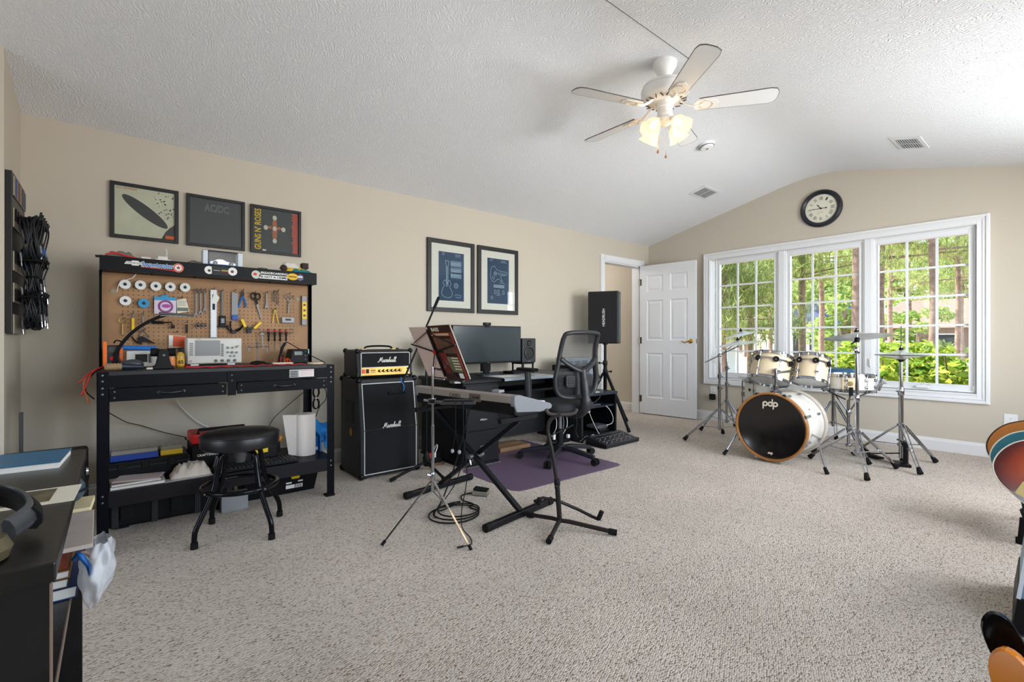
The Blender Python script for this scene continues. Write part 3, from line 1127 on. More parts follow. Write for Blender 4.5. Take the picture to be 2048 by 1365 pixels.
for i, y in enumerate((3.80, 3.70, 3.60, 3.515)):
    cable_coil(hx, y, 1.66, .05, .115, 7, desc[i], i, blue=i in (1, 2))
desc = ['tied black cable bundle hung nearest the corner, middle row', 'tied black cable bundle in the centre of the middle row', 'tied black cable bundle at the room end of the middle row']
for i, y in enumerate((3.81, 3.68, 3.55)):
    cable_coil(hx, y, 1.445, .035, .095, 6, desc[i], 10 + i, bundle=True)
desc = ['large black cable loop hung nearest the corner, bottom row', 'large black cable loop in the centre of the bottom row', 'large black cable loop at the room end of the bottom row']
for i, y in enumerate((3.80, 3.67, 3.54)):
    cable_coil(hx, y, 1.265, .06, .09, 9, desc[i], 20 + i)
# white cable raceway / window track strip low on the left wall
t = T('wall_channel', 'grey metal channel strip low on the left wall', 'channel', (XC + .008, 3.93, .3))
g = G().bx(XC + .001, XC + .006, 3.91, 3.95, .3, .60)
g.bx(XC + .006, XC + .014, 3.91, 3.915, .3, .60).bx(XC + .006, XC + .014, 3.945, 3.95, .3, .60)
g.o('channel', STL, t)
for z in (.34, .45, .56):
    G().lathe([(.006, 0), (.005, .003), (0, .004)], (XC + .006, 3.93, z), (1, 0, 0), 10).o('screw', CHR, t)
# ================================================================ BOOKCASE NEAREST THE CAMERA, LEFT
BW = mat('black_ash_laminate', (26, 25, 25), .32, bump=(90, .05), var=(30, .35))
BX0, BX1, BY0, BY1, BZ = -.42, -.055, .80, 1.585, .75
t = BC_ = T('low_bookcase', 'low black wood bookcase at the near left edge', 'bookcase', ((BX0 + BX1) / 2, (BY0 + BY1) / 2, 0))
G().bx(BX0, BX1, BY0, BY1, BZ - .024, BZ).o('top_board', BW, t, bevel=.002)
G().bx(BX0, BX1 - .006, BY0 + .004, BY0 + .026, 0, BZ - .024).o('side_panel', BW, t)
G().bx(BX0, BX1 - .006, BY1 - .026, BY1 - .004, 0, BZ - .024).o('side_panel', BW, t)
G().bx(BX0, BX0 + .008, BY0 + .026, BY1 - .026, .04, BZ - .024).o('back_panel', BW, t)
for z in (.075, .505):
    G().bx(BX0 + .008, BX1 - .012, BY0 + .026, BY1 - .026, z, z + .02).o('shelf', BW, t)
G().bx(BX1 - .03, BX1 - .015, BY0 + .026, BY1 - .026, 0, .075).o('plinth', BW, t)
EDG = mat('worn_pale_edge', (120, 104, 92), .6)
G().bx(BX1 - .006, BX1 - .0045, BY0 + .004, BY0 + .026, 0, BZ - .026).o('edge_band', EDG, t)
# things standing on it
TEAL = mat('teal_booklet_cover', (20, 96, 134), .4)
t = T('blue_booklet', 'teal blue booklet with white print lying on the bookcase top', 'booklet', (-.22, 1.45, BZ))
m = mtx((-.235, 1.47, BZ), R(-4))
G(m).bx(-.15, .15, -.075, .075, .0, .012).o('pages', PAPER, t)
G(m).bx(-.152, .152, -.078, .078, .012, .0135).o('cover', TEAL, t)
g = G(m)
for x_, n_ in ((-.065, 3), (-.02, 7), (.03, 5)):
    for i in range(n_):
        g.bx(x_ - .006, x_ + .006, -.04 + i * .0105, -.033 + i * .0105, .0135, .0139)
tag(g.o('cover_print', INK_W, t), None, None, kind='stuff')
G(m).bx(-.045, -.043, -.05, .05, .0135, .0139).bx(.003, .005, -.05, .05, .0135, .0139).o('cover_rule', INK_W, t)
t = T('photo_card', 'cream bordered photo print lying on the bookcase top', 'photo', (-.2, 1.17, BZ))
m = mtx((-.2, 1.15, BZ), R(-3))
G(m).bx(-.15, .15, -.055, .055, 0, .0012).o('card', mat('cream_card', (222, 216, 196), .6), t)
G(m).bx(-.14, .118, -.04, .045, .0012, .0018).o('picture', mat('photo_dark_scene', (96, 86, 60), .5, var=(26, .8)), t)
HO = V((.012, -.03, 0))
t = T('headphones', 'silver and black over ear headphones lying on the bookcase top', 'headphones', (-.2, .95, BZ))
hb = spline([V(q_) + HO for q_ in ((-.30, .90, BZ + .055), (-.25, 1.0, BZ + .07), (-.18, 1.05, BZ + .06), (-.125, 1.03, BZ + .045), (-.10, .96, BZ + .035), (-.115, .90, BZ + .03))], 6)
G().tube(hb, .014, 8, flat=.45).o('headband', mat('headphone_grey', (84, 88, 94), .35, .6), t, smooth=True)
G().tube([p + V((0, -.004, -.006)) for p in hb[4:26]], .017, 8, flat=.7).o('pad', BLKR, t, smooth=True)
G().lathe([(.042, 0), (.047, .012), (.045, .03), (.032, .04), (.01, .042), (0, .042)], V((-.30, .92, BZ + .002)) + HO, (0, .1, 1), 28).o('ear_cup', mat('ear_cup_black', (30, 31, 34), .3), t, smooth=True)
G().lathe([(.03, .04), (.03, .044), (0, .045)], V((-.30, .92, BZ + .002)) + HO, (0, .1, 1), 28).o('cup_plate', STL, t)
G().lathe([(.042, 0), (.046, .012), (.04, .026), (.02, .03), (0, .03)], V((-.155, .885, BZ + .002)) + HO, (0, .05, 1), 28).o('ear_cup', mat('ear_cup_brass', (104, 96, 74), .4, .4), t, smooth=True)
# things on its shelves, sticking out toward the room
def slab(name, label, cat, x0, x1, y0, y1, z0, z1, cov, grp, pages=True, rz=0):
    t = T(name, label, cat, ((x0 + x1) / 2, (y0 + y1) / 2, z0), rz, grp)
    m = mtx(((x0 + x1) / 2, (y0 + y1) / 2, z0), rz)
    a, b_, h = (x1 - x0) / 2, (y1 - y0) / 2, z1 - z0
    if pages:
        G(m).bx(-a + .003, a - .003, -b_ + .003, b_ - .003, .0015, h - .0015).o('pages', PAPER, t)
        G(m).bx(-a, a, -b_, b_, 0, .0015).bx(-a, a, -b_, b_, h - .0015, h).bx(-a, a, b_ - .0015, b_, .0015, h - .0015).o('cover', cov, t)
    else:
        G(m).bx(-a, a, -b_, b_, 0, h).o('sheets', cov, t, bevel=.001)
    return t
for z in (.075, .505):
    G().bx(BX1 - .012, BX1 - .0105, BY0 + .026, BY1 - .026, z + .001, z + .019).o('edge_band', EDG, BC_)
GB = 'papers and books on the upper bookcase shelf'
zs_ = .5255
slab('notebook', 'blue covered book lowest in the bookcase shelf pile', 'book', -.30, -.056, 1.24, 1.47, zs_, zs_ + .022, mat('book_navy', (30, 58, 110), .5), GB)
slab('notebook', 'dark grey book second in the bookcase shelf pile', 'book', -.31, -.068, 1.24, 1.47, zs_ + .0225, zs_ + .04, mat('book_grey', (52, 48, 46), .5), GB)
slab('notebook', 'tan covered book third in the bookcase shelf pile', 'book', -.29, -.066, 1.24, 1.47, zs_ + .0405, zs_ + .055, mat('book_tan', (148, 108, 62), .5), GB)
slab('box_file', 'rust red box file topmost of the bookcase shelf pile', 'box', -.30, -.07, 1.245, 1.47, zs_ + .056, zs_ + .10, mat('book_rust', (120, 52, 32), .5), GB, False)
slab('paper_stack', 'pale printed papers jutting from the top of the shelf pile', 'paper', -.30, -.034, 1.2, 1.44, zs_ + .101, zs_ + .109, mat('printed_paper', (190, 178, 170), .7, var=(18, .15)), GB, False, R(1))
slab('box_file', 'black box file under the envelopes on the bookcase shelf', 'box', -.32, -.07, 1.475, 1.552, zs_, zs_ + .10, mat('box_black', (34, 34, 36), .5), GB, False)
slab('paper_stack', 'cream envelope stack on the bookcase shelf by the far side', 'paper', -.27, -.04, 1.45, 1.555, zs_ + .101, zs_ + .115, mat('cream_envelope', (222, 208, 166), .7), GB, False, R(-3))
t = T('speaker_pod', 'small rounded dark blue gadget at the far end of the bookcase', 'gadget', (-.08, 1.48, zs_ + .116))
G().ball((-.085, 1.49, zs_ + .15), .034, 16, (1, 1.2, .95)).o('body', mat('gadget_slate', (52, 70, 84), .3), t, smooth=True)
G().ring((-.085, 1.49, zs_ + .15), .036, .003, n=20, k=6).o('band', BLKR, t)
# clear plastic bag hanging from the shelf pile
t = T('plastic_bag', 'crumpled clear plastic bag sticking out of the bookcase', 'bag', (-.02, 1.22, .47))
BAG = mat('clear_plastic_film', (236, 240, 246), .18, alpha=.5)
def bagf(u, v):
    a = u * 2 * PI
    r = (.012 + .05 * math.sin(v * PI * .85 + .1)) * (1 + .16 * math.sin(5 * a + v * 7) + .08 * math.sin(9 * a - 11 * v))
    return (-.034 + r * math.cos(a) * .42 + .014 * v, 1.25 + r * math.sin(a) * 1.2 + .02 * math.sin(3 * v), .50 + .125 * v)
G().grid(bagf, 30, 14).o('film', BAG, t, smooth='all')
t2 = T('blue_cable_tie', 'blue cord looped out of the bookcase beside the plastic bag', 'cord', (-.04, 1.1, .55))
G().tube(spline([(-.06, 1.236, .60), (-.052, 1.225, .61), (-.045, 1.22, .60), (-.038, 1.215, .588), (-.034, 1.21, .572)], 5), .0045, 8).o('cord', BLU, t2, smooth=True)
G().tube(spline([(-.058, 1.236, .606), (-.045, 1.23, .612), (-.034, 1.225, .60), (-.024, 1.22, .585)], 5), .003, 8).o('strap', mat('tan_strap', (198, 170, 150), .6), t2, smooth=True)
slab('leaning_paper', 'grey papers in the lower bookcase compartment', 'paper', -.33, -.085, .86, 1.3, .0955, .135, mat('grey_papers', (150, 150, 152), .7), None, False)
# black case on the floor behind the bookcase
t = T('floor_case', 'black equipment case with a chrome latch standing behind the bookcase', 'case', (-.2, 3.0, 0))
G().bx(-.40, -.10, 2.86, 3.16, 0, .50).o('shell', BLK, t, bevel=.015)
G().lathe([(.022, 0), (.018, .008), (0, .01)], (-.10, 2.92, .42), (1, 0, 0), 16).o('latch', CHR, t, smooth=True)
for zz in (.16, .34):
    G().bx(-.403, -.097, 2.857, 3.163, zz, zz + .012).o('edge_rib', DKG, t)
# ================================================================ WORKBENCH
WX0, WX1, WY_, WYB, WZ = -.07, 1.105, 3.15, 3.66, .86
NAVY = mat('blue_black_steel', (11, 13, 20), .42, 0, spec=.12)
t = T('workbench', 'black steel workbench with two drawers and a pegboard back', 'workbench', ((WX0 + WX1) / 2, 3.4, 0))
WB = t
for x, sx in ((WX0, 1), (WX1, -1)):
    for y, sy in ((WY_, 1), (WYB, -1)):
        g = G()
        zt = .858 if sy > 0 else 1.42
        g.bx(min(x, x + sx * .046), max(x, x + sx * .046), min(y, y + sy * .003), max(y, y + sy * .003), 0, zt)
        g.bx(min(x, x + sx * .003), max(x, x + sx * .003), min(y, y + sy * .046), max(y, y + sy * .046), 0, zt)
        lg = g.o('leg', NAVY, t)
        if sy > 0:
            for z in (.84, .81, .775, .745, .232, .20):
                G().lathe([(.006, 0), (.005, .003), (0, .004)], (x + sx * .022, y, z), (0, -1, 0), 10).o('bolt', STL, lg)
            G().bx(min(x - sx * .004, x + sx * .052), max(x - sx * .004, x + sx * .052), y - .004, y + .05, 0, .012).o('foot_cap', BLKR, lg)
G().bx(WX0, WX1, WY_ + .003, WYB, .836, WZ).o('worktop', mat('dark_worktop', (26, 26, 29), .45, var=(14, .3)), t, bevel=.003)
G().bx(WX0 + .046, WX1 - .046, WY_ + .004, WY_ + .012, .776, .836).o('apron', NAVY, t)
G().bx(.497, .54, WY_ - .003, WY_ + .004, .70, .836).o('centre_stile', NAVY, t)
for z in (.815, .785):
    G().lathe([(.005, 0), (.004, .003), (0, .004)], (.518, WY_ - .003, z), (0, -1, 0), 10).o('bolt', STL, t)
for x0, x1 in ((-.022, .492), (.546, 1.056)):
    dw = G().bx(x0, x1, WY_ - .006, WY_ + .012, .706, .772).bx(x0 + .02, x1 - .02, WY_ + .012, 3.55, .712, .765).o('drawer', NAVY, t, bevel=.002)
    xm = (x0 + x1) / 2
    g = G()
    g.tube(spline([(xm - .05, WY_ - .008, .74), (xm - .035, WY_ - .024, .739), (xm, WY_ - .03, .737), (xm + .035, WY_ - .024, .739), (xm + .05, WY_ - .008, .74)], 4), .0055, 8, flat=1.3)
    for q in (-1, 1):
        g.ball((xm + q * .053, WY_ - .008, .74), .011, 10, (1, .4, 1))
    g.o('handle', mat('pewter_handle', (70, 72, 76), .3, .8), dw, smooth=True)
    for q in (x0 + .02, x1 - .02):
        for z in (.725, .755):
            G().lathe([(.005, 0), (.004, .003), (0, .004)], (q, WY_ - .006, z), (0, -1, 0), 10).o('rivet', STL, dw)
lb = G().bx(.831, .978, WY_ + .003, WY_ + .004, .785, .834).o('warning_label', mat('label_silver', (182, 182, 180), .5), t)
G().bx(.888, .975, WY_ + .0022, WY_ + .003, .789, .83).o('label_panel', INK_W, lb)
g = G()
for i in range(4):
    g.bx(.836, .88, WY_ + .0014, WY_ + .0022, .79 + i * .01, .795 + i * .01)
g.o('label_print', INK_K, lb)
g = G()
for i in range(5):
    g.bx(.893, .97, WY_ + .0012, WY_ + .002, .795 + i * .0062, .7965 + i * .0062)
g.bx(.89, .973, WY_ + .0012, WY_ + .002, .8255, .8285).o('label_print', mat('label_red_print', (186, 96, 86), .6), lb)
G().bx(WX0 + .003, WX1 - .003, WY_ + .003, WYB - .003, .236, .25).o('lower_shelf', NAVY, t)
G().bx(WX0 + .046, WX1 - .046, WY_ - .001, WY_ + .003, .17, .25).o('shelf_lip', mat('shelf_lip_steel', (22, 20, 25), .4, .0, spec=.3), t)


def peg_mat():
    m = bpy.data.materials.new('pegboard_hardboard')
    m.use_nodes = True
    N, L = m.node_tree.nodes, m.node_tree.links
    b = N['Principled BSDF']
    b.inputs['Roughness'].default_value = .6
    tc = N.new('ShaderNodeTexCoord')
    n = N.new('ShaderNodeTexNoise')
    n.inputs['Scale'].default_value = 6
    n.inputs['Detail'].default_value = 5
    L.new(tc.outputs['Object'], n.inputs['Vector'])
    cr = N.new('ShaderNodeValToRGB')
    cr.color_ramp.elements[0].position = .3
    cr.color_ramp.elements[0].color = (lin(150), lin(112), lin(76), 1)
    cr.color_ramp.elements[1].position = .75
    cr.color_ramp.elements[1].color = (lin(172), lin(131), lin(92), 1)
    L.new(n.outputs['Fac'], cr.inputs[0])
    L.new(cr.outputs[0], b.inputs['Base Color'])
    return m


pb = G().bx(WX0 + .012, WX1 - .02, 3.642, 3.648, .862, 1.415).o('pegboard', peg_mat(), t)
# drilled holes (too many and too small to pick apart)
g = G()
for i in range(42):
    for j in range(15):
        x, z = .036 + i * .0244, .995 + j * .0244
        if x > 1.0 or z > 1.345:
            continue
        m = FY(x, 3.6418, z)
        g.prism([(.0031 * math.cos(2 * PI * q / 6), .0031 * math.sin(2 * PI * q / 6)) for q in range(6)], m, 0, .0003)
tag(g.o('peg_hole', mat('hole_dark', (42, 28, 18), .9), pb), None, None, kind='stuff')
# upper tray shelf
us = G().bx(WX0 + .004, WX1 - .002, 3.50, 3.655, 1.413, 1.478).o('upper_tray', NAVY, t)
G().bx(WX0 + .004, WX1 - .002, 3.497, 3.501, 1.41, 1.492).o('tray_lip', mat('tray_lip_black', (13, 13, 16), .45, spec=.2), t)
for x in (-.046, .169, .381, .595, .806):
    G().cyl((x, 3.53, 1.400), (x, 3.53, 1.413), .006, 10).o('tray_bolt', BLK, t)
YT = 3.4965
def sticker(cx_, cz_, r, fill, name='sticker', n=24, rx=None, z=0.):
    return G().prism([((rx or r) * math.cos(2 * PI * i / n), r * math.sin(2 * PI * i / n)) for i in range(n)], FY(cx_, YT - z, cz_), 0, .0006).o(name, fill, us)
SW = mat('sticker_white', (226, 226, 224), .5)
G().prism([(-.045, -.008), (-.012, -.008), (-.012, -.014), (.02, -.014), (.02, -.008), (.034, -.008), (.045, .008), (.02, .008), (.02, .014), (-.012, .014), (-.012, .008), (-.036, .008)], FY(.086, YT, 1.461), 0, .0006).o('sticker', SW, us)
text('CHEVROLET', FY(.086, YT - .0007, 1.461), .075, INK_K, us, .010, 'sticker_print')
text('Sweetwater', FY(.195, YT - .0004, 1.459), .155, SW, us, .034, 'sticker_outline', bold=.06)
text('Sweetwater', FY(.195, YT - .0016, 1.459), .15, mat('sticker_blue', (42, 120, 186), .5), us, .03, 'sticker_print', bold=.015)
G().prism([(-.08, .004), (.0, .001), (.08, -.006), (.08, -.002), (0, .006), (-.08, .009)], FY(.195, YT, 1.437), 0, .0012).o('sticker_swoosh', mat('sticker_red', (200, 50, 50), .5), us)
sticker(.294, 1.453, .027, mat('sticker_salmon', (208, 106, 92), .5))
sticker(.294, 1.453, .0175, SW, z=.0006)
G().prism([((.0135 if i % 2 == 0 else .0055) * math.sin(PI * i / 5), (.0135 if i % 2 == 0 else .0055) * math.cos(PI * i / 5)) for i in range(10)], FY(.294, YT - .0012, 1.453), 0, .0006).o('sticker_star', mat('sticker_maroon', (130, 40, 34), .5), us)
sticker(.452, 1.455, .025, SW)
sticker(.452, 1.452, .008, DKG, 'sticker_print', z=.0006)
sticker(.58, 1.457, .026, SW)
sticker(.578, 1.456, .009, mat('sticker_brown', (90, 56, 50), .5), 'sticker_print', z=.0006)
# dark card sticker: generic outline and rainbow bar
G().bx(.466, .556, YT - .0008, YT, 1.428, 1.484).o('sticker', mat('sticker_night', (14, 14, 17), .5), us)
for k, c_ in enumerate(((200, 60, 50), (230, 170, 50), (90, 160, 90))):
    G().bx(.518, .555, YT - .0014, YT - .0008, 1.452 + k * .004, 1.455 + k * .004).o('sticker_print', mat('sticker_bar_%d' % k, c_, .5), us)
G().bx(.476, .51, YT - .0014, YT - .0008, 1.455, 1.457).o('sticker_print', SW, us)
sticker(.715, 1.45, .027, mat('sticker_putty', (196, 192, 184), .5))
G().prism([(-.012, -.006), (.006, -.008), (.012, .002), (.002, .010), (-.010, .006)], FY(.71, YT - .0006, 1.452), 0, .0006).o('sticker_print', mat('sticker_red', (200, 50, 50), .5), us)
text('BREADBOARDING', FY(.826, YT, 1.466), .165, INK_W, us, .015, 'sticker_print', bold=.02)
G().bx(.735, .908, YT - .0006, YT, 1.427, 1.452).o('sticker', SW, us)
text('IS NOT A CRIME', FY(.824, YT - .0008, 1.44), .16, INK_K, us, .015, 'sticker_print', bold=.02)
sticker(.942, 1.454, .023, mat('sticker_yellow', (222, 176, 20), .5), rx=.036, z=.0006)
text('PENNZOIL', FY(.942, YT - .0014, 1.454), .05, INK_K, us, .009, 'sticker_print', bold=.02)
G().prism([(.023 * math.cos(R(30 + 60 * i)), .024 * math.sin(R(30 + 60 * i))) for i in range(6)], FY(.992, YT, 1.453), 0, .0008).o('sticker', mat('sticker_indigo', (92, 92, 130), .5), us)
G().bx(.978, 1.006, YT - .0016, YT - .0008, 1.452, 1.462).o('sticker_print', INK_W, us)
# disc magnets
for x, z in ((-.005, 1.304), (1.016, 1.314)):
    G().lathe([(.014, 0), (.014, .003), (0, .003)], (x, 3.642, z), (0, -1, 0), 20).o('disc_magnet', mat('putty_magnet', (150, 140, 112), .5), t)
# ---------------------------------------------------------------- things hung on the pegboard
PY = 3.632
def hang(name, label, cat, x, z, grp=None):
    """thing hung on a peg hook; the hook belongs to the thing's spot on the board"""
    o = T(name, label, cat, (x, PY, z), group=grp)
    g = G().tube([(x, 3.642, z + .012), (x, 3.606, z + .012), (x, 3.602, z + .022)], .0028, 6)
    g.o('peg_hook', STL, t)
    return o
SPW = mat('spool_white', (222, 222, 220), .45)
SPB = mat('spool_blue', (30, 140, 190), .45)
for i, (x, z, lab, m_) in enumerate(((.046, 1.347, 'white wire spool with a loose white tail, top row leftmost', SPW), (.118, 1.348, 'white wire spool second from left in the top row', SPW), (.192, 1.346, 'white wire spool in the middle of the top row', SPW), (.264, 1.347, 'white wire spool fourth from left in the top row', SPW), (.339, 1.349, 'white wire spool at the right end of the top row', SPW), (.048, 1.25, 'white wire spool alone in the second row', SPW), (.134, 1.239, 'bright blue wire spool on the pegboard', SPB))):
    o = hang('wire_spool', lab, 'spool', x, z - .012, 'wire spools on the pegboard')
    G().lathe([(.027, 0), (.027, .003), (.016, .004), (.016, .018), (.027, .019), (.027, .022), (.009, .022), (.009, .0)], (x, 3.638, z), (0, -1, 0), 28).o('flange', m_, o, smooth=True)
    G().lathe([(.0155, .004), (.023, .0045), (.023, .0178), (.0155, .018)], (x, 3.638, z), (0, -1, 0), 24).o('wire', mat('spool_wire', (206, 206, 204), .6), o)
    G().lathe([(.0088, .0205), (.0088, .0222), (0, .0222)], (x, 3.638, z), (0, -1, 0), 16).o('core', DKG, o)
    if i == 0:
        G().tube(spline([(x + .05, 3.60, z + .062), (x + .035, 3.61, z + .04), (x + .01, 3.616, z + .027), (x - .02, 3.616, z + .01), (x - .032, 3.61, z - .02), (x - .036, 3.60, z - .05)], 5), .0035, 6, flat=.4).o('loose_wire', WHT, o, smooth=True)
o = hang('string_packet', 'clear packet of guitar strings with a blue header', 'packet', .237, 1.285)
G().prism([(-.053, .0), (.057, -.002), (.057, -.1), (-.053, -.106)], FY(.237, 3.630, 1.284), 0, .008).o('packet', mat('packet_lilac', (196, 186, 200), .3), o)
G().prism([(-.053, 0), (.057, -.002), (.057, -.02), (-.053, -.022)], FY(.237, 3.6215, 1.284), 0, .001).prism([(-.02, 0), (.02, 0), (.012, .013), (-.012, .013)], FY(.237, 3.63, 1.283), 0, .006).o('header', SPB, o)
G().ring((.24, 3.621, 1.225), .036, .003, (0, -1, 0), n=28, k=6).ring((.24, 3.620, 1.225), .03, .0025, (0, -1, 0), n=28, k=6).o('coil', mat('purple_string', (150, 70, 140), .4), o)
G().prism(ell(0, 0, .022, .012, 0, 14), FY(.243, 3.6208, 1.228), 0, .001).o('print', mat('packet_magenta', (170, 60, 150), .5), o)
o = hang('instruction_leaflet', 'cream folded leaflet hung beside the string packet', 'leaflet', .322, 1.272)
G().prism([(-.025, -.002), (.022, .008), (.042, -.072), (-.023, -.088)], FY(.322, 3.632, 1.272), 0, .002).o('paper', mat('leaflet_cream', (222, 216, 198), .7), o)
g = G()
for i in range(4):
    g.bx(.303, .345, 3.6294, 3.63, 1.262 - i * .009, 1.2645 - i * .009)
g.bx(.3, .358, 3.6294, 3.63, 1.20, 1.222).o('print', mat('leaflet_print', (110, 116, 104), .7), o)
def wrench(x, z0, z1, label, w=.009):
    o = hang('combination_wrench', label, 'wrench', x, z0, 'combination wrenches on the pegboard')
    G().bx(x - w * .42, x + w * .42, 3.628, 3.632, z1 + .014, z0 - .008).o('shank', STL, o, bevel=.001)
    G().ring((x, 3.63, z0), .0065 + w * .15, .0028, (0, 1, 0), n=16, k=6).o('ring_end', STL, o, smooth=True)
    m = FY(x, 3.633, z1 + .008)
    G().prism([(-.006, .01), (.006, .01), (.0105, .0), (.009, -.012), (.004, -.011), (.0045, -.002), (-.0045, -.002), (-.004, -.011), (-.009, -.012), (-.0105, 0)], m, 0, .005).o('open_jaw', STL, o)
wrench(.398, 1.326, 1.173, 'longest of the three steel combination wrenches')
wrench(.422, 1.327, 1.186, 'middle of the three steel combination wrenches')
wrench(.446, 1.331, 1.204, 'shortest of the three steel combination wrenches')
o = hang('string_height_ruler', 'long white notched ruler hanging on the pegboard', 'ruler', .494, 1.338)
G().bx(.476, .512, 3.628, 3.631, 1.036, 1.344).o('blade', mat('ruler_white', (226, 230, 234), .4), o)
g = G()
for i in range(24):
    for x in (.4765, .5075):
        g.bx(x, x + .004, 3.6272, 3.628, 1.045 + i * .0125, 1.048 + i * .0125)
g.bx(.487, .502, 3.6272, 3.628, 1.215, 1.255).bx(.487, .502, 3.6272, 3.628, 1.275, 1.315).o('marks', INK_K, o)
G().prism([(0, 0), (.03, -.045), (.012, -.085), (-.012, -.07)], FY(.497, 3.6268, 1.34), 0, .001).o('paper_flag', PAPER, o)
o = hang('ring_wrench', 'thin brass ring ended tool at the left of the pegboard', 'tool', .035, 1.155)
G().ring((.035, 3.63, 1.134), .018, .0022, (0, 1, 0), n=20, k=6).o('ring', mat('worn_brass', (160, 128, 70), .35, .9), o, smooth=True)
G().cyl((.035, 3.63, 1.116), (.035, 3.63, 1.049), .0038, 10).o('shaft', mat('worn_brass', (160, 128, 70), .35, .9), o, smooth=True)
o = hang('nut_driver', 'yellow handled nut driver hanging on the pegboard', 'screwdriver', .083, 1.165)
G().lathe([(.0, .0), (.007, .001), (.0085, .02), (.0075, .05), (.0085, .072), (.006, .078)], (.083, 3.628, 1.071), (0, 0, 1), 12).o('handle', YEL, o, smooth=True)
G().cyl((.083, 3.628, 1.149), (.083, 3.628, 1.178), .003, 8).o('shaft', STL, o)
o = hang('small_punch', 'small grey punch hanging beside the yellow nut driver', 'tool', .131, 1.165)
G().cyl((.131, 3.63, 1.121), (.131, 3.63, 1.16), .004, 8).o('handle', GRY, o, smooth=True)
G().cyl((.131, 3.63, 1.16), (.131, 3.63, 1.178), .0022, 8).o('shaft', STL, o)
o = hang('desoldering_pump', 'black desoldering pump lying across two hooks on the pegboard', 'tool', .22, 1.118)
G().cyl((.169, 3.62, 1.127), (.228, 3.62, 1.126), .009, 12).o('barrel', BLKP, o, smooth=True)
G().cyl((.149, 3.62, 1.12), (.169, 3.62, 1.126), .003, 8).o('nozzle', WHT, o)
G().tube([(.228, 3.62, 1.126), (.269, 3.62, 1.129), (.272, 3.62, 1.11)], .004, 8).box((.277, 3.62, 1.1), (.018, .014, .02)).o('plunger', BLKP, o)
o = hang('wire_stripper', 'steel and black string winder clamp below the pump', 'tool', .14, 1.07)
G().tube(spline([(.131, 3.625, 1.082), (.112, 3.622, 1.05), (.13, 3.618, 1.03), (.156, 3.618, 1.036)], 4), .004, 6).tube([(.131, 3.625, 1.08), (.15, 3.62, 1.045), (.16, 3.62, 1.035)], .003, 6).o('spring_arm', STL, o, smooth=True)
G().prism([(-.03, .012), (-.01, .02), (.05, -.02), (.055, -.026), (.0, -.012), (-.02, -.03), (-.03, -.02)], FY(.135, 3.622, 1.022), 0, .01).tube(spline([(.076, 3.62, 1.04), (.095, 3.62, 1.01), (.125, 3.62, .992)], 4), .004, 6).o('jaw', BLKP, o)
o = hang('hex_bit_holder', 'short dark bit hanging below the leaflet', 'tool', .35, 1.118)
G().cyl((.35, 3.63, 1.062), (.35, 3.63, 1.118), .0055, 8).o('body', DKG, o, smooth=True)
G().ring((.35, 3.63, 1.1), .006, .002, n=12, k=6).o('collar', STL, o)
for x, r, lab in ((.406, .0095, 'largest of three chrome sockets on the pegboard'), (.428, .008, 'middle of three chrome sockets on the pegboard'), (.449, .0065, 'smallest of three chrome sockets on the pegboard')):
    o = hang('socket', lab, 'socket', x, 1.11, 'chrome sockets on the pegboard')
    G().lathe([(r, 0), (r, .022), (r * .7, .022), (r * .7, .012), (0, .012)], (x, 3.638, 1.109), (0, -1, 0), 14).o('body', STL, o, smooth=True)
    G().lathe([(r * .68, .0125), (0, .0125)], (x, 3.638, 1.109), (0, -1, 0), 12).o('opening', INK_K, o)
o = hang('parts_packet', 'orange and white hardware packet hung behind the bottle', 'packet', .297, 1.055)
G().prism([(-.042, -.004), (.047, -.013), (.044, -.081), (-.042, -.089)], FY(.297, 3.632, 1.055), 0, .006).o('bag', mat('packet_clear', (210, 190, 172), .25, alpha=.75), o)
G().prism([(-.018, -.01), (.045, -.017), (.042, -.078), (-.02, -.078)], FY(.297, 3.6255, 1.055), 0, .001).o('card', mat('packet_orange', (214, 84, 34), .5), o)
G().prism([(-.04, -.008), (-.019, -.01), (-.022, -.07), (-.04, -.07)], FY(.297, 3.625, 1.055), 0, .001).o('slip', PAPER, o)
o = hang('caliper', 'dark vernier caliper with black jaws on the pegboard', 'caliper', .542, 1.33)
G().bx(.537, .548, 3.628, 3.632, 1.12, 1.338).o('beam', mat('gunmetal', (64, 66, 64), .35, .7), o)
G().bx(.526, .562, 3.618, 3.634, 1.105, 1.178).o('slider', BLKP, o, bevel=.002)
G().bx(.534, .553, 3.6165, 3.618, 1.13, 1.16).o('display', GRY, o)
G().prism([(-.03, .0), (.034, .002), (.036, -.010), (-.03, -.012)], FY(.545, 3.63, 1.112), 0, .008).o('jaw', BLKP, o)
o = hang('pull_saw', 'fine toothed fret saw blade with a blue handle', 'saw', .615, 1.335)
G().prism([(-.018, 0), (.018, -.002), (.018, -.15), (-.019, -.15)], FY(.615, 3.631, 1.333), 0, .002).o('blade', STL, o)
G().bx(.596, .634, 3.624, 3.634, 1.151, 1.186).o('handle', mat('saw_blue', (32, 82, 160), .5), o, bevel=.004)
g = G()
for i in range(16):
    g.bx(.594, .5972, 3.6285, 3.6315, 1.19 + i * .009, 1.194 + i * .009)
g.o('teeth', DKG, o)
o = hang('needle_pliers', 'blue handled pliers hanging on the pegboard', 'pliers', .662, 1.34)
G().prism([(-.006, .012), (.006, .012), (.009, -.012), (.004, -.026), (-.004, -.026), (-.009, -.012)], FY(.662, 3.631, 1.334), 0, .007).o('jaws', DKG, o)
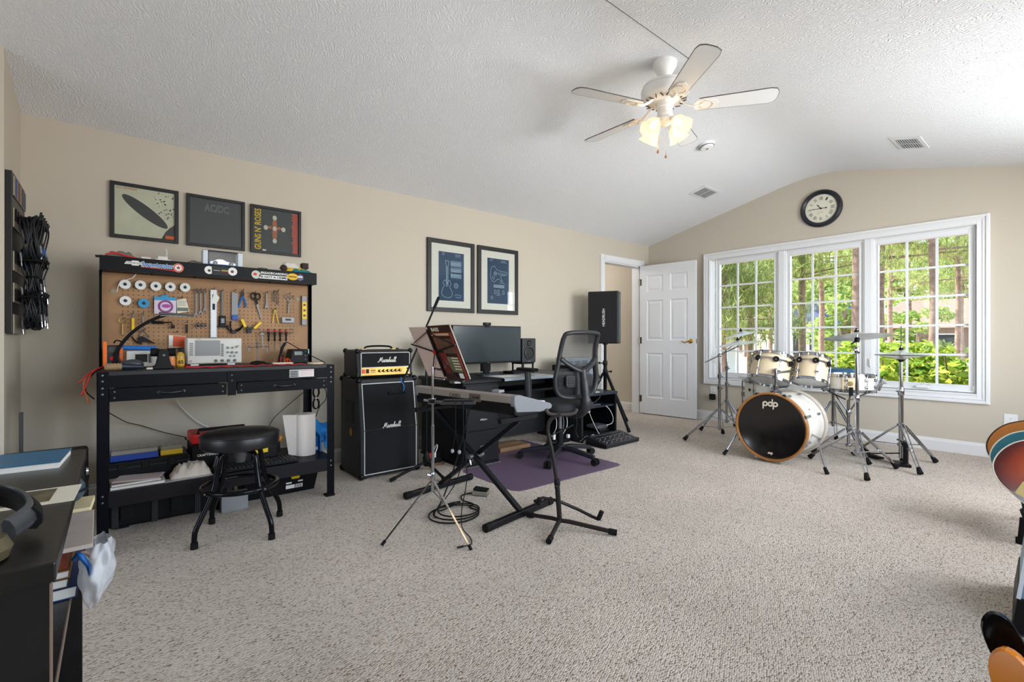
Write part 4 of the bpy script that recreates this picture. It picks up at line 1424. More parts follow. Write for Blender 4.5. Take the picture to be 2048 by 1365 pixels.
for s_ in (-1, 1):
    G().tube(spline([(.662 + s_ * .003, 3.627, 1.31), (.662 + s_ * .012, 3.627, 1.285), (.662 + s_ * .019, 3.627, 1.255), (.662 + s_ * .02 - .004, 3.627, 1.238)], 4), .0058, 8, flat=.7).o('grip', BLU, o, smooth=True)
o = hang('scissors', 'large black handled scissors hanging on the pegboard', 'scissors', .735, 1.33)
for cx_, cz_ in ((.725, 1.318), (.754, 1.316)):
    G().tube([(cx_ + .014 * math.cos(2 * PI * i / 18), 3.628, cz_ + .021 * math.sin(2 * PI * i / 18)) for i in range(18)], .0042, 6, True).o('finger_loop', BLKP, o, smooth=True)
G().prism([(-.014, .03), (.006, .032), (.012, -.006), (.002, -.012)], FY(.743, 3.632, 1.272), 0, .007).o('shoulder', BLKP, o)
G().prism([(-.004, .0), (.012, -.002), (.037, -.118), (.03, -.112)], FY(.743, 3.631, 1.272), 0, .003).o('blades', STL, o)
o = hang('adjustable_wrench', 'small chrome adjustable wrench on the pegboard', 'wrench', .808, 1.335)
G().prism([(-.004, .0), (.004, .0), (.0055, -.08), (-.0055, -.08)], FY(.808, 3.631, 1.34), 0, .005).o('handle', STL, o)
G().prism([(-.006, .0), (.006, 0), (.012, -.014), (.009, -.03), (.003, -.02), (-.003, -.019), (-.009, -.03), (-.012, -.014)], FY(.808, 3.633, 1.262), 0, .008).o('jaw', STL, o)
for x, z0, z1, lab in ((.855, 1.355, 1.286, 'short steel tweezers on the pegboard'), (.879, 1.363, 1.266, 'long steel tweezers on the pegboard')):
    o = hang('tweezers', lab, 'tweezers', x, z0 - .012, 'tweezers on the pegboard')
    for s_ in (-1, 1):
        G().tube(spline([(x, 3.63, z0), (x + s_ * .006, 3.63, z0 - .03), (x + s_ * .004, 3.63, z1 + .02), (x + s_ * .001, 3.63, z1)], 4), .002, 6).o('arm', STL, o, smooth=True)
o = hang('plastic_tweezers', 'yellow dividers hanging open on the pegboard', 'dividers', .862, 1.222)
G().bx(.853, .871, 3.626, 3.634, 1.205, 1.232).o('hinge', mat('olive_yellow', (170, 150, 40), .45), o)
for s_, x1 in ((-1, .846), (1, .884)):
    G().bar((.862 + s_ * .005, 3.63, 1.215), (x1, 3.63, 1.134), .005, .004).o('arm', YEL, o)
o = hang('hemostat', 'steel locking hemostat with two finger rings', 'clamp', .954, 1.335)
for x in (.937, .973):
    G().ring((x, 3.63, 1.325), .0105, .0022, (0, 1, 0), n=16, k=6).o('finger_ring', STL, o, smooth=True)
G().bar((.942, 3.63, 1.316), (.957, 3.63, 1.28), .004, .004).bar((.968, 3.63, 1.316), (.95, 3.63, 1.28), .004, .004).o('shanks', STL, o)
G().bar((.951, 3.63, 1.285), (.949, 3.63, 1.206), .004, .004).bar((.956, 3.63, 1.285), (.951, 3.63, 1.206), .003, .004).o('jaws', STL, o)
o = T('case_box', 'small grey plastic case fixed to the pegboard', 'case', (.944, 3.63, 1.14))
G().bx(.903, .985, 3.612, 3.642, 1.139, 1.179).o('shell', mat('case_grey', (160, 160, 162), .4), o, bevel=.004)
G().bx(.925, .962, 3.611, 3.612, 1.156, 1.168).o('print', DKG, o)
o = T('spirit_level', 'yellow and grey torpedo level at the pegboard edge', 'level', (1.055, 3.63, 1.126))
G().bx(1.038, 1.072, 3.622, 3.642, 1.126, 1.339).o('rail', STL, o, bevel=.002)
G().bx(1.039, 1.071, 3.617, 3.622, 1.171, 1.294).o('body', YEL, o, bevel=.002)
for z in (1.195, 1.233, 1.272):
    G().lathe([(.0085, 0), (.0085, .003), (0, .003)], (1.055, 3.617, z), (0, -1, 0), 16).o('vial', mat('vial_dark', (70, 46, 20), .2), o)
o = hang('crimping_tool', 'yellow handled spring clamp hooked low on the pegboard', 'clamp', .70, 1.08)
G().bar((.653, 3.615, 1.158), (.675, 3.615, 1.105), .017, .012, (0, 1, 0)).o('grip', YEL, o, bevel=.003)
G().bar((.769, 3.615, 1.14), (.728, 3.615, 1.096), .017, .012, (0, 1, 0)).o('grip', YEL, o, bevel=.003)
G().prism([(-.02, .03), (-.008, .026), (0, .008), (.014, .022), (.026, .026), (.012, -.004), (.008, -.02), (-.01, -.018)], FY(.70, 3.622, 1.083), 0, .012).o('jaw', DKG, o)
o = T('hook_spring_clamp', 'black spring clamp with curled arms on the pegboard', 'clamp', (.6, 3.62, 1.06))
G().tube(spline([(.589, 3.62, 1.144), (.588, 3.62, 1.1), (.605, 3.62, 1.075), (.64, 3.62, 1.085), (.667, 3.62, 1.126)], 6), .006, 8, flat=.6).tube(spline([(.567, 3.625, 1.111), (.582, 3.625, 1.085), (.605, 3.625, 1.076), (.65, 3.625, 1.1)], 5), .005, 8, flat=.6).o('arms', BLKR, o, smooth=True)
G().bx(.592, .622, 3.61, 3.64, 1.062, 1.08).o('jaw', DKG, o, bevel=.003)
# screwdriver rail with drivers
rl = T('screwdriver_rail', 'wire screwdriver rail hooked to the pegboard', 'rack', (.865, 3.61, 1.05))
G().tube([(.757, 3.64, 1.095), (.757, 3.61, 1.09), (.763, 3.6, 1.072), (.973, 3.6, 1.073), (.97, 3.61, 1.094), (.97, 3.64, 1.096)], .0022, 6).tube([(.76, 3.605, 1.06), (.972, 3.605, 1.06)], .0018, 6).o('wire_frame', STL, rl)
for i, (x, z1, lab) in enumerate(((.815, .942, 'red tipped black screwdriver, leftmost in the rail'), (.854, .952, 'red tipped black screwdriver, second in the rail'), (.889, .962, 'red tipped black screwdriver, third in the rail'), (.927, .975, 'red tipped black screwdriver, rightmost in the rail'))):
    o = T('screwdriver', lab, 'screwdriver', (x, 3.603, z1), group='screwdrivers in the rail')
    G().lathe([(.004, 0), (.0075, .008), (.0055, .02), (.008, .05), (.008, .078), (.006, .084)], (x, 3.603, 1.01), n=12).o('handle', BLKP, o, smooth=True)
    G().lathe([(.0082, 0), (.0082, .012), (.004, .017), (0, .017)], (x, 3.603, 1.076), n=12).o('cap', RED, o, smooth=True)
    G().cyl((x, 3.603, z1), (x + .001, 3.603, 1.012), .0025, 8).o('shaft', STL, o)
o = T('offset_wrench', 'grey steel crescent wrench hanging from the screwdriver rail', 'wrench', (.778, 3.604, .96))
G().prism([(-.004, .0), (.004, .0), (.007, -.09), (-.001, -.09)], FY(.776, 3.606, 1.05), 0, .004).o('handle', STL, o)
G().prism([(-.012, .004), (.01, .008), (.012, .016), (-.002, .02), (-.014, .014)], FY(.776, 3.608, 1.048), 0, .007).o('head', STL, o)
# ================================================================ ON THE UPPER TRAY
ZT = 1.4785
o = T('wire_pack', 'flat clear bag of red and grey wires on the upper tray', 'bag', (.02, 3.57, ZT))
rs = random.Random(8)
def lump(x0, x1, y0, y1, z0, h, seed, nx=14, ny=8, amp=.35):
    r = random.Random(seed)
    hh = [[r.uniform(1 - amp, 1) for _ in range(nx + 1)] for _ in range(ny + 1)]
    def f(u, v):
        i, j = int(round(u * nx)), int(round(v * ny))
        e = (1 - abs(2 * u - 1) ** 4) * (1 - abs(2 * v - 1) ** 4)
        return (x0 + (x1 - x0) * u, y0 + (y1 - y0) * v, z0 + .001 + h * e * hh[j][i])
    g = G().grid(f, nx, ny)
    # underside
    g.add([(x0, y0, z0), (x1, y0, z0), (x1, y1, z0), (x0, y1, z0)], [(3, 2, 1, 0)])
    return g
lump(-.055, .105, 3.51, 3.64, ZT, .055, 1).o('film', mat('bag_grey_film', (120, 116, 118), .22, alpha=.8), o, smooth='all')
G().tube(spline([(-.04, 3.50, ZT + .02), (.0, 3.503, ZT + .032), (.05, 3.502, ZT + .02), (.11, 3.503, ZT + .008)], 5), .005, 6).o('red_wire', RED, o, smooth=True)
G().bx(-.085, .03, 3.515, 3.60, ZT + .012, ZT + .014).o('backing_card', mat('grey_card', (70, 66, 62), .6), o)
for i, (x0, x1, h, lab) in enumerate(((.105, .18, .03, 'white relay board module, left on the upper tray'), (.185, .262, .042, 'white model car shaped module on the upper tray'), (.265, .325, .018, 'flat white circuit part beside the model car box'))):
    o = T('white_module', lab, 'module', ((x0 + x1) / 2, 3.56, ZT), group='white modules on the upper tray')
    G().bx(x0, x1, 3.53, 3.59, ZT, ZT + h * .55).o('base', WHT, o, bevel=.003)
    G().bx(x0 + .012, x1 - .016, 3.538, 3.582, ZT + h * .55, ZT + h).o('block', mat('off_white', (214, 208, 198), .5), o, bevel=.004)
    for x in (x0 + .015, x1 - .015):
        G().lathe([(.007, 0), (.007, .004), (0, .004)], (x, 3.53, ZT + .009), (0, -1, 0), 12).o('terminal', mat('copper_brown', (120, 70, 50), .4), o)
    if i == 1:
        G().tube(spline([(.24, 3.56, ZT + .04), (.243, 3.56, ZT + .07), (.237, 3.56, ZT + .09)], 4), .0015, 6).o('wire_lead', WHT, o)
o = T('component_bag', 'small bag of components leaning on the model car box', 'bag', (.37, 3.56, ZT))
lump(.33, .44, 3.515, 3.6, ZT, .036, 6, 10, 6).o('film', mat('bag_brown_film', (112, 104, 100), .25, alpha=.85), o, smooth='all')
o = T('model_car_box', 'blue and white boxed silver toy sports car on the upper tray', 'toy box', (.535, 3.58, ZT))
BXB = mat('box_blue_print', (44, 110, 170), .45)
G().bx(.425, .643, 3.53, 3.63, ZT, ZT + .02).o('box_base', BXB, o)
G().bx(.425, .643, 3.625, 3.63, ZT + .02, ZT + .105).o('back_panel', mat('box_photo_grey', (96, 92, 88), .6, var=(20, .4)), o)
G().bx(.425, .45, 3.53, 3.625, ZT + .02, ZT + .105).o('end_flap', mat('box_pale', (206, 212, 222), .5), o)
G().bx(.617, .643, 3.53, 3.625, ZT + .02, ZT + .105).o('end_flap', mat('box_pale', (206, 212, 222), .5), o)
G().bx(.425, .643, 3.53, 3.63, ZT + .105, ZT + .108).o('lid', mat('box_lid_dark', (58, 62, 70), .5), o)
car = [(-.07, 0), (.07, 0), (.075, .010), (.06, .018), (.02, .022), (.0, .034), (-.03, .034), (-.05, .022), (-.072, .016)]
G().prism(car, FY(.535, 3.60, ZT + .024), 0, .05).o('car_body', mat('car_silver', (216, 218, 222), .25, .3), o, bevel=.002)
for x in (-.043, .045):
    G().lathe([(.0125, 0), (.0125, .006), (.006, .007), (0, .007)], (.535 + x, 3.549, ZT + .032), (0, -1, 0), 16).o('wheel', BLKG, o)
G().bx(.455, .615, 3.5295, 3.53, ZT + .022, ZT + .1).o('window_film', mat('clear_window', (255, 255, 255), .05, alpha=.08), o)
g = G()
for i in range(6):
    g.bx(.52 + i * .018, .53 + i * .018, 3.529, 3.53, ZT + .006, ZT + .014)
g.o('print', INK_W, o)
o = T('tape_tin', 'small round dark tin on the upper tray', 'tin', (.767, 3.56, ZT))
G().lathe([(.03, 0), (.03, .016), (0, .016)], (.767, 3.56, ZT), n=24).o('tin', BLKG, o)
G().lathe([(.031, .016), (.031, .024), (0, .024)], (.767, 3.56, ZT), n=24).o('lid', mat('tin_green', (40, 60, 56), .3, .5), o)
o = T('work_gloves', 'yellow and teal work gloves piled at the tray end', 'gloves', (.98, 3.57, ZT))
lump(.88, 1.06, 3.515, 3.64, ZT, .06, 21, 14, 8, .25).o('yellow_glove', mat('glove_yellow', (218, 180, 40), .75), o, smooth='all')
lump(.92, 1.095, 3.505, 3.60, ZT + .001, .04, 22, 14, 8, .3).o('teal_glove', mat('glove_teal', (20, 122, 132), .75), o, smooth='all')
lump(.885, 1.0, 3.53, 3.63, ZT + .04, .05, 23, 10, 8, .3).o('white_cloth', mat('glove_white', (214, 210, 202), .8), o, smooth='all')
G().ball((.893, 3.53, ZT + .035), .024, 12, (1, .8, 1)).bx(1.02, 1.06, 3.54, 3.60, ZT + .045, ZT + .085).o('dark_cuff', mat('glove_brown', (52, 40, 38), .8), o, smooth=True)
# ================================================================ ON THE WORKTOP
ZB = WZ + .0005
o = T('desk_lamp', 'black gooseneck lamp with a thin flat head clamped to the bench', 'lamp', (.0, 3.42, ZB))
G().lathe([(.035, 0), (.035, .012), (.012, .02), (.009, .03)], (.0, 3.42, ZB), n=20).o('base', BLKP, o, smooth=True)
G().tube(spline([(.0, 3.42, ZB + .02), (.008, 3.42, .95), (.05, 3.41, 1.03), (.11, 3.40, 1.095), (.18, 3.40, 1.143), (.235, 3.40, 1.166)], 6), .009, 10).o('gooseneck', BLKR, o, smooth=True)
G().prism([(-.05, -.006), (.11, -.010), (.115, .002), (-.05, .012)], FY(.245, 3.415, 1.168), 0, .03).o('lamp_head', mat('lamp_head_grey', (60, 58, 58), .4), o, bevel=.003)
G().bx(.2, .35, 3.388, 3.412, 1.1575, 1.1595).o('diffuser', mat('lamp_diffuser', (200, 200, 196), .4), o)
o = T('multimeter', 'orange and black digital multimeter standing on the bench', 'multimeter', (-.01, 3.42, ZB))
mm = FY(-.005, 3.475, ZB)
G(mm).prism(rrect(-.035, .03, 0, .13, .012), Mx.Identity(4), 0, .035).o('body', mat('meter_black', (30, 30, 34), .5), o, bevel=.003)
G(mm).prism(rrect(-.045, -.028, .0, .15, .008), Mx.Identity(4), -.004, .042).prism(rrect(.024, .04, .03, .115, .008), Mx.Identity(4), -.004, .042).o('holster', ORG, o, bevel=.003)
G(mm).bx(-.024, .02, .09, .118, .035, .036).o('display', mat('lcd_dark', (60, 70, 66), .3), o)
G(mm).lathe([(.013, .035), (.011, .042), (0, .043)], (-.004, .055, 0), n=16).o('dial', RED, o)
G(mm).tube(spline([(.0, .14, .03), (.01, .155, .03), (.03, .15, .04), (.035, .13, .045)], 5), .004, 6).o('probe_lead', BLKR, o, smooth=True)
o = T('soldering_brush', 'tan bristle dusting brush with a dark handle on the bench edge', 'brush', (.0, 3.22, ZB))
def br(u, v):
    a = u * 2 * PI
    k = 1 + .1 * math.sin(37 * a) * math.sin(29 * v + a * 3)
    return (-.034 + .062 * v, 3.22 + .022 * k * math.cos(a), ZB + .019 + .018 * k * math.sin(a))
g = G().grid(br, 40, 16)
g.ball((-.034, 3.22, ZB + .019), .019, 12, (.5, 1, .9)).o('bristles', mat('tan_bristle', (172, 140, 106), .9, bump=(260, .8)), o, smooth='all')
G().tube([(.026, 3.22, ZB + .02), (.05, 3.22, ZB + .018), (.12, 3.22, ZB + .015)], [.02, .016, .011], 12).o('handle', mat('brush_navy', (26, 34, 48), .4), o, smooth=True)
o = T('glasses_case', 'grey rounded case lying behind the brush', 'case', (.07, 3.27, ZB))
G().ball((.075, 3.285, ZB + .028), .028, 16, (1.7, .9, .95)).o('shell', mat('case_slate', (58, 62, 68), .35), o, smooth=True)
G().ring((.075, 3.285, ZB + .028), .027, .0018, n=24, k=6).o('seam', BLKR, o)
o = T('blue_tube_light', 'blue barrel rolled on top of the small power supply', 'tube', (.11, 3.47, .957))
G().cyl((.034, 3.47, .975), (.185, 3.47, .970), .0135, 14).o('barrel', BLU, o, smooth=True)
G().cyl((.022, 3.47, .976), (.036, 3.47, .975), .008, 12).cyl((.185, 3.47, .970), (.2, 3.47, .969), .007, 12).o('end_cap', GRY, o, smooth=True)
o = T('power_supply', 'small off white bench instrument with a dark screen', 'instrument', (.13, 3.47, ZB))
IW = mat('instrument_ivory', (206, 204, 196), .45)
G().bx(.05, .235, 3.42, 3.54, ZB + .006, .957).o('body', IW, o, bevel=.004)
G().bx(.088, .142, 3.418, 3.42, .893, .938).o('screen', mat('screen_dark', (28, 30, 34), .15), o)
for i in range(5):
    G().bx(.148, .16, 3.416, 3.42, .89 + i * .0105, .897 + i * .0105).o('button', DKG, o)
for x in (.06, .22):
    G().bx(x - .008, x + .008, 3.43, 3.53, ZB, ZB + .006).o('foot', BLKR, o)
o = T('panavise', 'black plastic vise stand with a rounded foam grip', 'vise', (.205, 3.25, ZB))
G().prism([(-.048, 0), (.048, 0), (.05, .012), (.034, .022), (.026, .06), (.022, .098), (.012, .108), (-.012, .108), (-.022, .098), (-.026, .06), (-.034, .022), (-.05, .012)], FY(.205, 3.29, ZB), 0, .07).o('stand', BLKP, o, bevel=.004)
for s_ in (-1, 1):
    G().cyl((.205 + s_ * .018, 3.265, .95), (.205 + s_ * .056, 3.265, .952), .023, 18).o('jaw_roller', BLKR, o, smooth=True)
G().lathe([(.007, 0), (.006, .004), (0, .005)], (.205, 3.22, .935), (0, -1, 0), 12).o('bolt', STL, o)
for x, h, lab, c1_, cap in ((.296, .085, 'amber bottle of cleaner with a yellow 65 label', (214, 170, 60), True), (.252, .075, 'orange bottle half hidden behind the vise', (226, 150, 92), False)):
    o = T('cleaner_bottle', lab, 'bottle', (x, 3.40, ZB), group='cleaner bottles on the bench')
    bm = mat('bottle_%s' % ('amber' if cap else 'orange'), c1_, .25, trans=.2)
    G().lathe([(.018, 0), (.02, .004), (.02, h - .02), (.016, h - .006), (.010, h), (.010, h + .004)], (x, 3.40, ZB), n=20).o('bottle', bm, o, smooth=True)
    G().lathe([(.0105, h + .002), (.0105, h + .02), (.008, h + .024), (0, h + .024)], (x, 3.40, ZB), n=16).o('cap', BLKP, o, smooth=True)
    G().lathe([(.0204, .01), (.0204, .048)], (x, 3.40, ZB), n=24, cap=False).o('label', mat('label_yellow' if cap else 'label_orange', (226, 172, 40) if cap else (224, 140, 84), .5), o, smooth=True)
    if cap:
        text('65', FY(x, 3.3793, ZB + .03), .026, INK_K, o, .022, 'label_print', bold=.03)
o = T('oscilloscope', 'ivory bench oscilloscope with a wide grey screen', 'oscilloscope', (.475, 3.47, ZB))
x0, x1, z0, z1 = .33, .622, ZB + .012, 1.03
G().bx(x0, x1, 3.44, 3.56, z0, z1).o('body', IW, o, bevel=.006)
G().bx(x0 + .004, x1 - .004, 3.434, 3.44, z0 + .004, z1 - .004).o('front_bezel', mat('scope_face', (214, 212, 204), .45), o, bevel=.003)
G().bx(x0 + .042, x0 + .172, 3.432, 3.4345, z0 + .05, z1 - .014).o('screen', mat('scope_screen', (92, 94, 96), .2), o)
for i in range(7):
    G().bx(x0 + .014, x0 + .032, 3.430, 3.434, z0 + .052 + i * .0115, z0 + .059 + i * .0115).o('soft_key', GRY, o)
    G().bx(x0 + .178, x0 + .19, 3.430, 3.434, z0 + .046 + i * .0115, z0 + .053 + i * .0115).o('soft_key', mat('key_slate', (92, 96, 104), .5), o)
for (x, z, r) in ((.214, .098, .008), (.24, .098, .007), (.262, .104, .007), (.214, .07, .007), (.238, .068, .009), (.262, .068, .007), (.228, .046, .006), (.25, .046, .006)):
    G().lathe([(r, 0), (r * .85, .010), (0, .011)], (x0 + x, 3.434, z0 + z), (0, -1, 0), 14).o('knob', GRY, o, smooth=True)
G().bx(x0 + .262, x0 + .276, 3.431, 3.434, z0 + .108, z0 + .114).o('run_key', mat('key_green', (120, 190, 110), .5), o)
for i in range(4):
    G().lathe([(.009, 0), (.009, .004), (.006, .005), (.006, .014), (.004, .014), (0, .012)], (x0 + .15 + i * .034, 3.434, z0 + .018), (0, -1, 0), 14).o('input_socket', STL, o, smooth=True)
G().bx(x0 + .012, x0 + .026, 3.431, 3.434, z0 + .012, z0 + .024).o('power_key', mat('key_rose', (196, 160, 168), .5), o)
text('RIGOL', FY(x0 + .06, 3.433, z1 - .007), .022, mat('scope_gold', (150, 126, 60), .5), o, .005, 'maker_mark')
for x in (x0 + .04, x1 - .06):
    G().bx(x - .02, x + .02, 3.432, 3.46, ZB, z0).o('foot', WHT, o)
o = T('silicone_mat', 'dark grey work mat with a red wavy front edge', 'mat', (.62, 3.28, ZB))
G().bx(.32, .93, 3.19, 3.43, ZB, ZB + .003).o('mat', mat('mat_slate', (62, 66, 74), .7), o)
G().tube([(.30 + i * .0105, 3.186 + .004 * math.sin(i * .55), ZB + .005 + .003 * math.sin(i * .9)) for i in range(62)], .003, 6).o('red_cord', RED, o, smooth='all')
G().tube(spline([(.30, 3.25, ZB + .012), (.36, 3.20, ZB + .006), (.44, 3.19, ZB + .006), (.52, 3.2, ZB + .006)], 6), .003, 6).o('red_lead', RED, o, smooth='all')
o = T('computer_mouse', 'black mouse lying on the work mat', 'mouse', (.70, 3.26, ZB + .0035))
G().ball((.695, 3.26, ZB + .003), .03, 16, (1.35, .9, .75)).o('shell', BLKP, o, smooth=True)
G().bx(.70, .715, 3.255, 3.265, ZB + .02, ZB + .026).o('wheel', BLKR, o)
o = T('helping_hands', 'chrome helping hands holder with crossbar clips', 'holder', (.703, 3.40, ZB + .003))
G().lathe([(.04, 0), (.04, .010), (.03, .018), (.008, .022)], (.703, 3.40, ZB + .0035), n=24).o('base', BLKP, o, smooth=True)
G().cyl((.703, 3.40, ZB + .02), (.704, 3.40, 1.02), .0035, 10).o('post', STL, o, smooth=True)
G().cyl((.658, 3.40, .972), (.758, 3.40, .977), .003, 10).ball((.704, 3.4, .975), .009, 10).ball((.704, 3.4, .998), .007, 10).o('crossbar', STL, o, smooth=True)
for x in (.655, .76):
    G().ball((x, 3.4, .975), .006, 10).prism([(-.004, 0), (.004, 0), (.002, -.028), (-.002, -.028)], FY(x, 3.402, .97), 0, .006).o('clip', STL, o, smooth=True)
o = T('breadboard', 'white breadboard with coloured jumper wires', 'breadboard', (.835, 3.36, ZB + .003))
m = mtx((.835, 3.33, ZB + .0035), R(-6))
G(m).bx(-.058, .058, -.035, .035, 0, .009).o('board', mat('breadboard_cream', (222, 212, 196), .5), o, bevel=.001)
rs = random.Random(2)
for i in range(7):
    a, b_ = rs.uniform(-.05, .05), rs.uniform(-.05, .05)
    y = rs.uniform(-.02, .025)
    G(m).tube(spline([(a, y, .009), (a * .7 + b_ * .3, y, .03 + rs.random() * .02), (b_, y + .01, .009)], 6), .0013, 5).o('jumper_wire', (RED, ORG, mat('wire_tan', (176, 120, 90), .5))[i % 3], o, smooth='all')
o = T('soldering_station', 'black soldering station with a small display', 'soldering station', (.965, 3.47, ZB))
G().prism([(-.06, 0), (.065, 0), (.06, .03), (.05, .095), (-.045, .095), (-.055, .03)], FY(.965, 3.55, ZB), 0, .12).o('housing', BLKP, o, bevel=.005)
G().bx(.935, .985, 3.427, 3.43, ZB + .055, ZB + .08).o('display', mat('lcd_grey', (120, 128, 124), .25), o)
for z in (.025, .05, .075):
    G().lathe([(.005, 0), (.004, .004), (0, .005)], (1.005, 3.43, ZB + z), (0, -1, 0), 10).o('key', STL, o)
G().bx(1.028, 1.034, 3.44, 3.50, ZB + .06, ZB + .095).o('sticky_note', mat('note_mint', (150, 206, 206), .6), o)
o = T('soldering_iron', 'black soldering iron in a stand with its cable', 'soldering iron', (.85, 3.42, ZB))
G().lathe([(.022, 0), (.018, .01), (.014, .05), (.012, .055)], (.85, 3.43, ZB + .0035), n=14).o('stand', BLKP, o, smooth=True)
G().tube([(.845, 3.43, ZB + .05), (.856, 3.425, .965), (.874, 3.42, 1.0)], [.007, .010, .007], 10).o('handle', BLKP, o, smooth=True)
G().tube(spline([(.874, 3.42, 1.0), (.895, 3.41, .998), (.96, 3.36, .95), (1.03, 3.3, .90), (1.075, 3.24, .868)], 6), .003, 6).o('cable', BLKR, o, smooth='all')
o = T('wood_disc', 'pale round wooden disc on the bench by the station', 'disc', (1.02, 3.25, ZB))
G().lathe([(.05, 0), (.051, .006), (.049, .010), (0, .010)], (1.02, 3.26, ZB), n=28).o('disc', mat('pale_wood', (214, 186, 150), .5), o, smooth=True)
o = T('eraser_block', 'small cream block lying by the vise', 'block', (.152, 3.235, ZB))
G().bx(.13, .158, 3.22, 3.245, ZB, ZB + .01).o('block', mat('cream_block', (220, 208, 186), .6), o, bevel=.002)
o = T('test_leads', 'tangle of red and black test leads spilling off the bench corner', 'leads', (-.06, 3.3, ZB))
for i, (m_, pts) in enumerate(((RED, [(.02, 3.35, ZB + .02), (-.04, 3.3, ZB + .02), (-.085, 3.22, .86), (-.1, 3.2, .82), (-.13, 3.2, .74)]), (BLKR, [(.0, 3.36, ZB + .012), (-.05, 3.32, ZB + .01), (-.09, 3.24, .84), (-.115, 3.22, .77), (-.08, 3.2, .72)]), (RED, [(-.02, 3.38, ZB + .03), (-.06, 3.3, ZB + .01), (-.1, 3.24, .85), (-.14, 3.24, .80)]), (mat('wire_orange', (200, 90, 40), .5), [(-.03, 3.36, ZB + .016), (-.08, 3.28, ZB), (-.12, 3.22, .80), (-.1, 3.21, .70)]))):
    G().tube(spline(pts, 6), .0032, 6).o('lead', m_, o, smooth='all')
o = T('loose_clips', 'pile of steel clips beside the multimeter', 'clips', (.04, 3.36, ZB))
rs = random.Random(12)
for i in range(9):
    x, y, a = .02 + rs.random() * .05, 3.335 + rs.random() * .06, rs.random() * 3
    d = V((math.cos(a), math.sin(a), .3)) * .02
    G().bar(V((x, y, ZB + .012 + i * .004)) - d, V((x, y, ZB + .012 + i * .004)) + d, .006, .003).o('clip', STL if i % 3 else DKG, o)
# ================================================================ LOWER SHELF OF THE BENCH
ZL = .2505
o = T('tool_case', 'long black tool case lying across the lower bench shelf', 'tool case', (.15, 3.45, ZL))
G().bx(-.04, .34, 3.34, 3.60, ZL, ZL + .105).o('shell', BLK, o, bevel=.01)
for x in (.03, .13, .25):
    G().bx(x - .018, x + .018, 3.332, 3.34, ZL + .055, ZL + .095).o('latch', BLKP, o, bevel=.003)
G().bx(-.042, .342, 3.337, 3.603, ZL + .07, ZL + .076).o('lid_seam', DKG, o)
def organizer(x0, x1, y0, y1, z, h, base_m, lab):
    o = T('parts_organizer', lab, 'organizer', ((x0 + x1) / 2, (y0 + y1) / 2, z), group='small parts organizers on the lower shelf')
    G().bx(x0, x1, y0, y1, z, z + h * .6).o('tray', base_m, o, bevel=.003)
    G().bx(x0 + .004, x1 - .004, y0 + .004, y1 - .004, z + h * .6, z + h).o('lid', mat('smoke_lid', (178, 174, 160), .2, alpha=.6), o, bevel=.003)
    n = max(3, int((x1 - x0) / .035))
    for i in range(1, n):
        x = x0 + (x1 - x0) * i / n
        G().bx(x - .001, x + .001, y0 + .006, y1 - .006, z + h * .55, z + h * .97).o('divider', DKG, o)
organizer(-.02, .19, 3.36, 3.55, ZL + .1055, .055, mat('organizer_blue', (24, 60, 150), .4), 'blue clear topped parts organizer on the lower shelf')
organizer(.2, .305, 3.38, 3.55, ZL + .1055, .05, mat('organizer_yellow', (222, 182, 40), .4), 'yellow clear topped parts organizer on the lower shelf')
o = T('toolbox', 'red and black plastic toolbox on the lower bench shelf', 'toolbox', (.50, 3.45, ZL))
G().bx(.345, .66, 3.35, 3.58, ZL, ZL + .15).o('body', BLKP, o, bevel=.006)
G().bx(.345, .66, 3.35, 3.58, ZL + .151, ZL + .21).o('lid', mat('toolbox_red', (200, 26, 26), .4), o, bevel=.01)
G().tube([(.38, 3.36, ZL + .21), (.38, 3.36, ZL + .235), (.62, 3.36, ZL + .235), (.62, 3.36, ZL + .21)], .009, 8).o('handle', BLKP, o, smooth=True)
text('CRAFTSMAN', FY(.425, 3.3495, ZL + .085), .105, INK_W, o, .014, 'maker_mark', bold=.02)
o = T('cloth_rag', 'crumpled cream rag on the lower bench shelf', 'rag', (.33, 3.27, ZL))
lump(.235, .43, 3.2, 3.33, ZL, .085, 31, 18, 12, .6).o('cloth', mat('rag_cream', (224, 214, 202), .9), o, smooth='all')
GPs = 'magazines and papers on the lower shelf'
slab('magazine', 'bottom magazine of the lower shelf paper stack', 'magazine', -.02, .21, 3.17, 3.33, ZL, ZL + .014, mat('mag_white', (198, 190, 184), .5), GPs, True)
slab('magazine', 'middle magazine with a plant photo in the lower shelf stack', 'magazine', -.02, .19, 3.18, 3.33, ZL + .0145, ZL + .026, mat('mag_photo', (150, 140, 124), .5, var=(9, .4)), GPs, True, R(3))
slab('magazine', 'top mailing envelope with red stamps on the lower shelf stack', 'magazine', .0, .2, 3.19, 3.32, ZL + .0265, ZL + .033, mat('mag_lilac', (206, 192, 192), .5, var=(6, .1)), GPs, False, R(-16))
slab('magazine', 'clear film sleeve lying flat beside the cloth rag', 'sleeve', .205, .43, 3.165, 3.23, ZL, ZL + .003, mat('sleeve_film', (186, 184, 186), .25), GPs, False, R(4))
o = T('computer_keyboard', 'black computer keyboard lying on the lower bench shelf', 'keyboard', (.66, 3.25, ZL))
m = mtx((.665, 3.25, ZL), R(1))
G(m).bx(-.225, .225, -.075, .075, 0, .014).o('case', BLKP, o, bevel=.003)
km = None
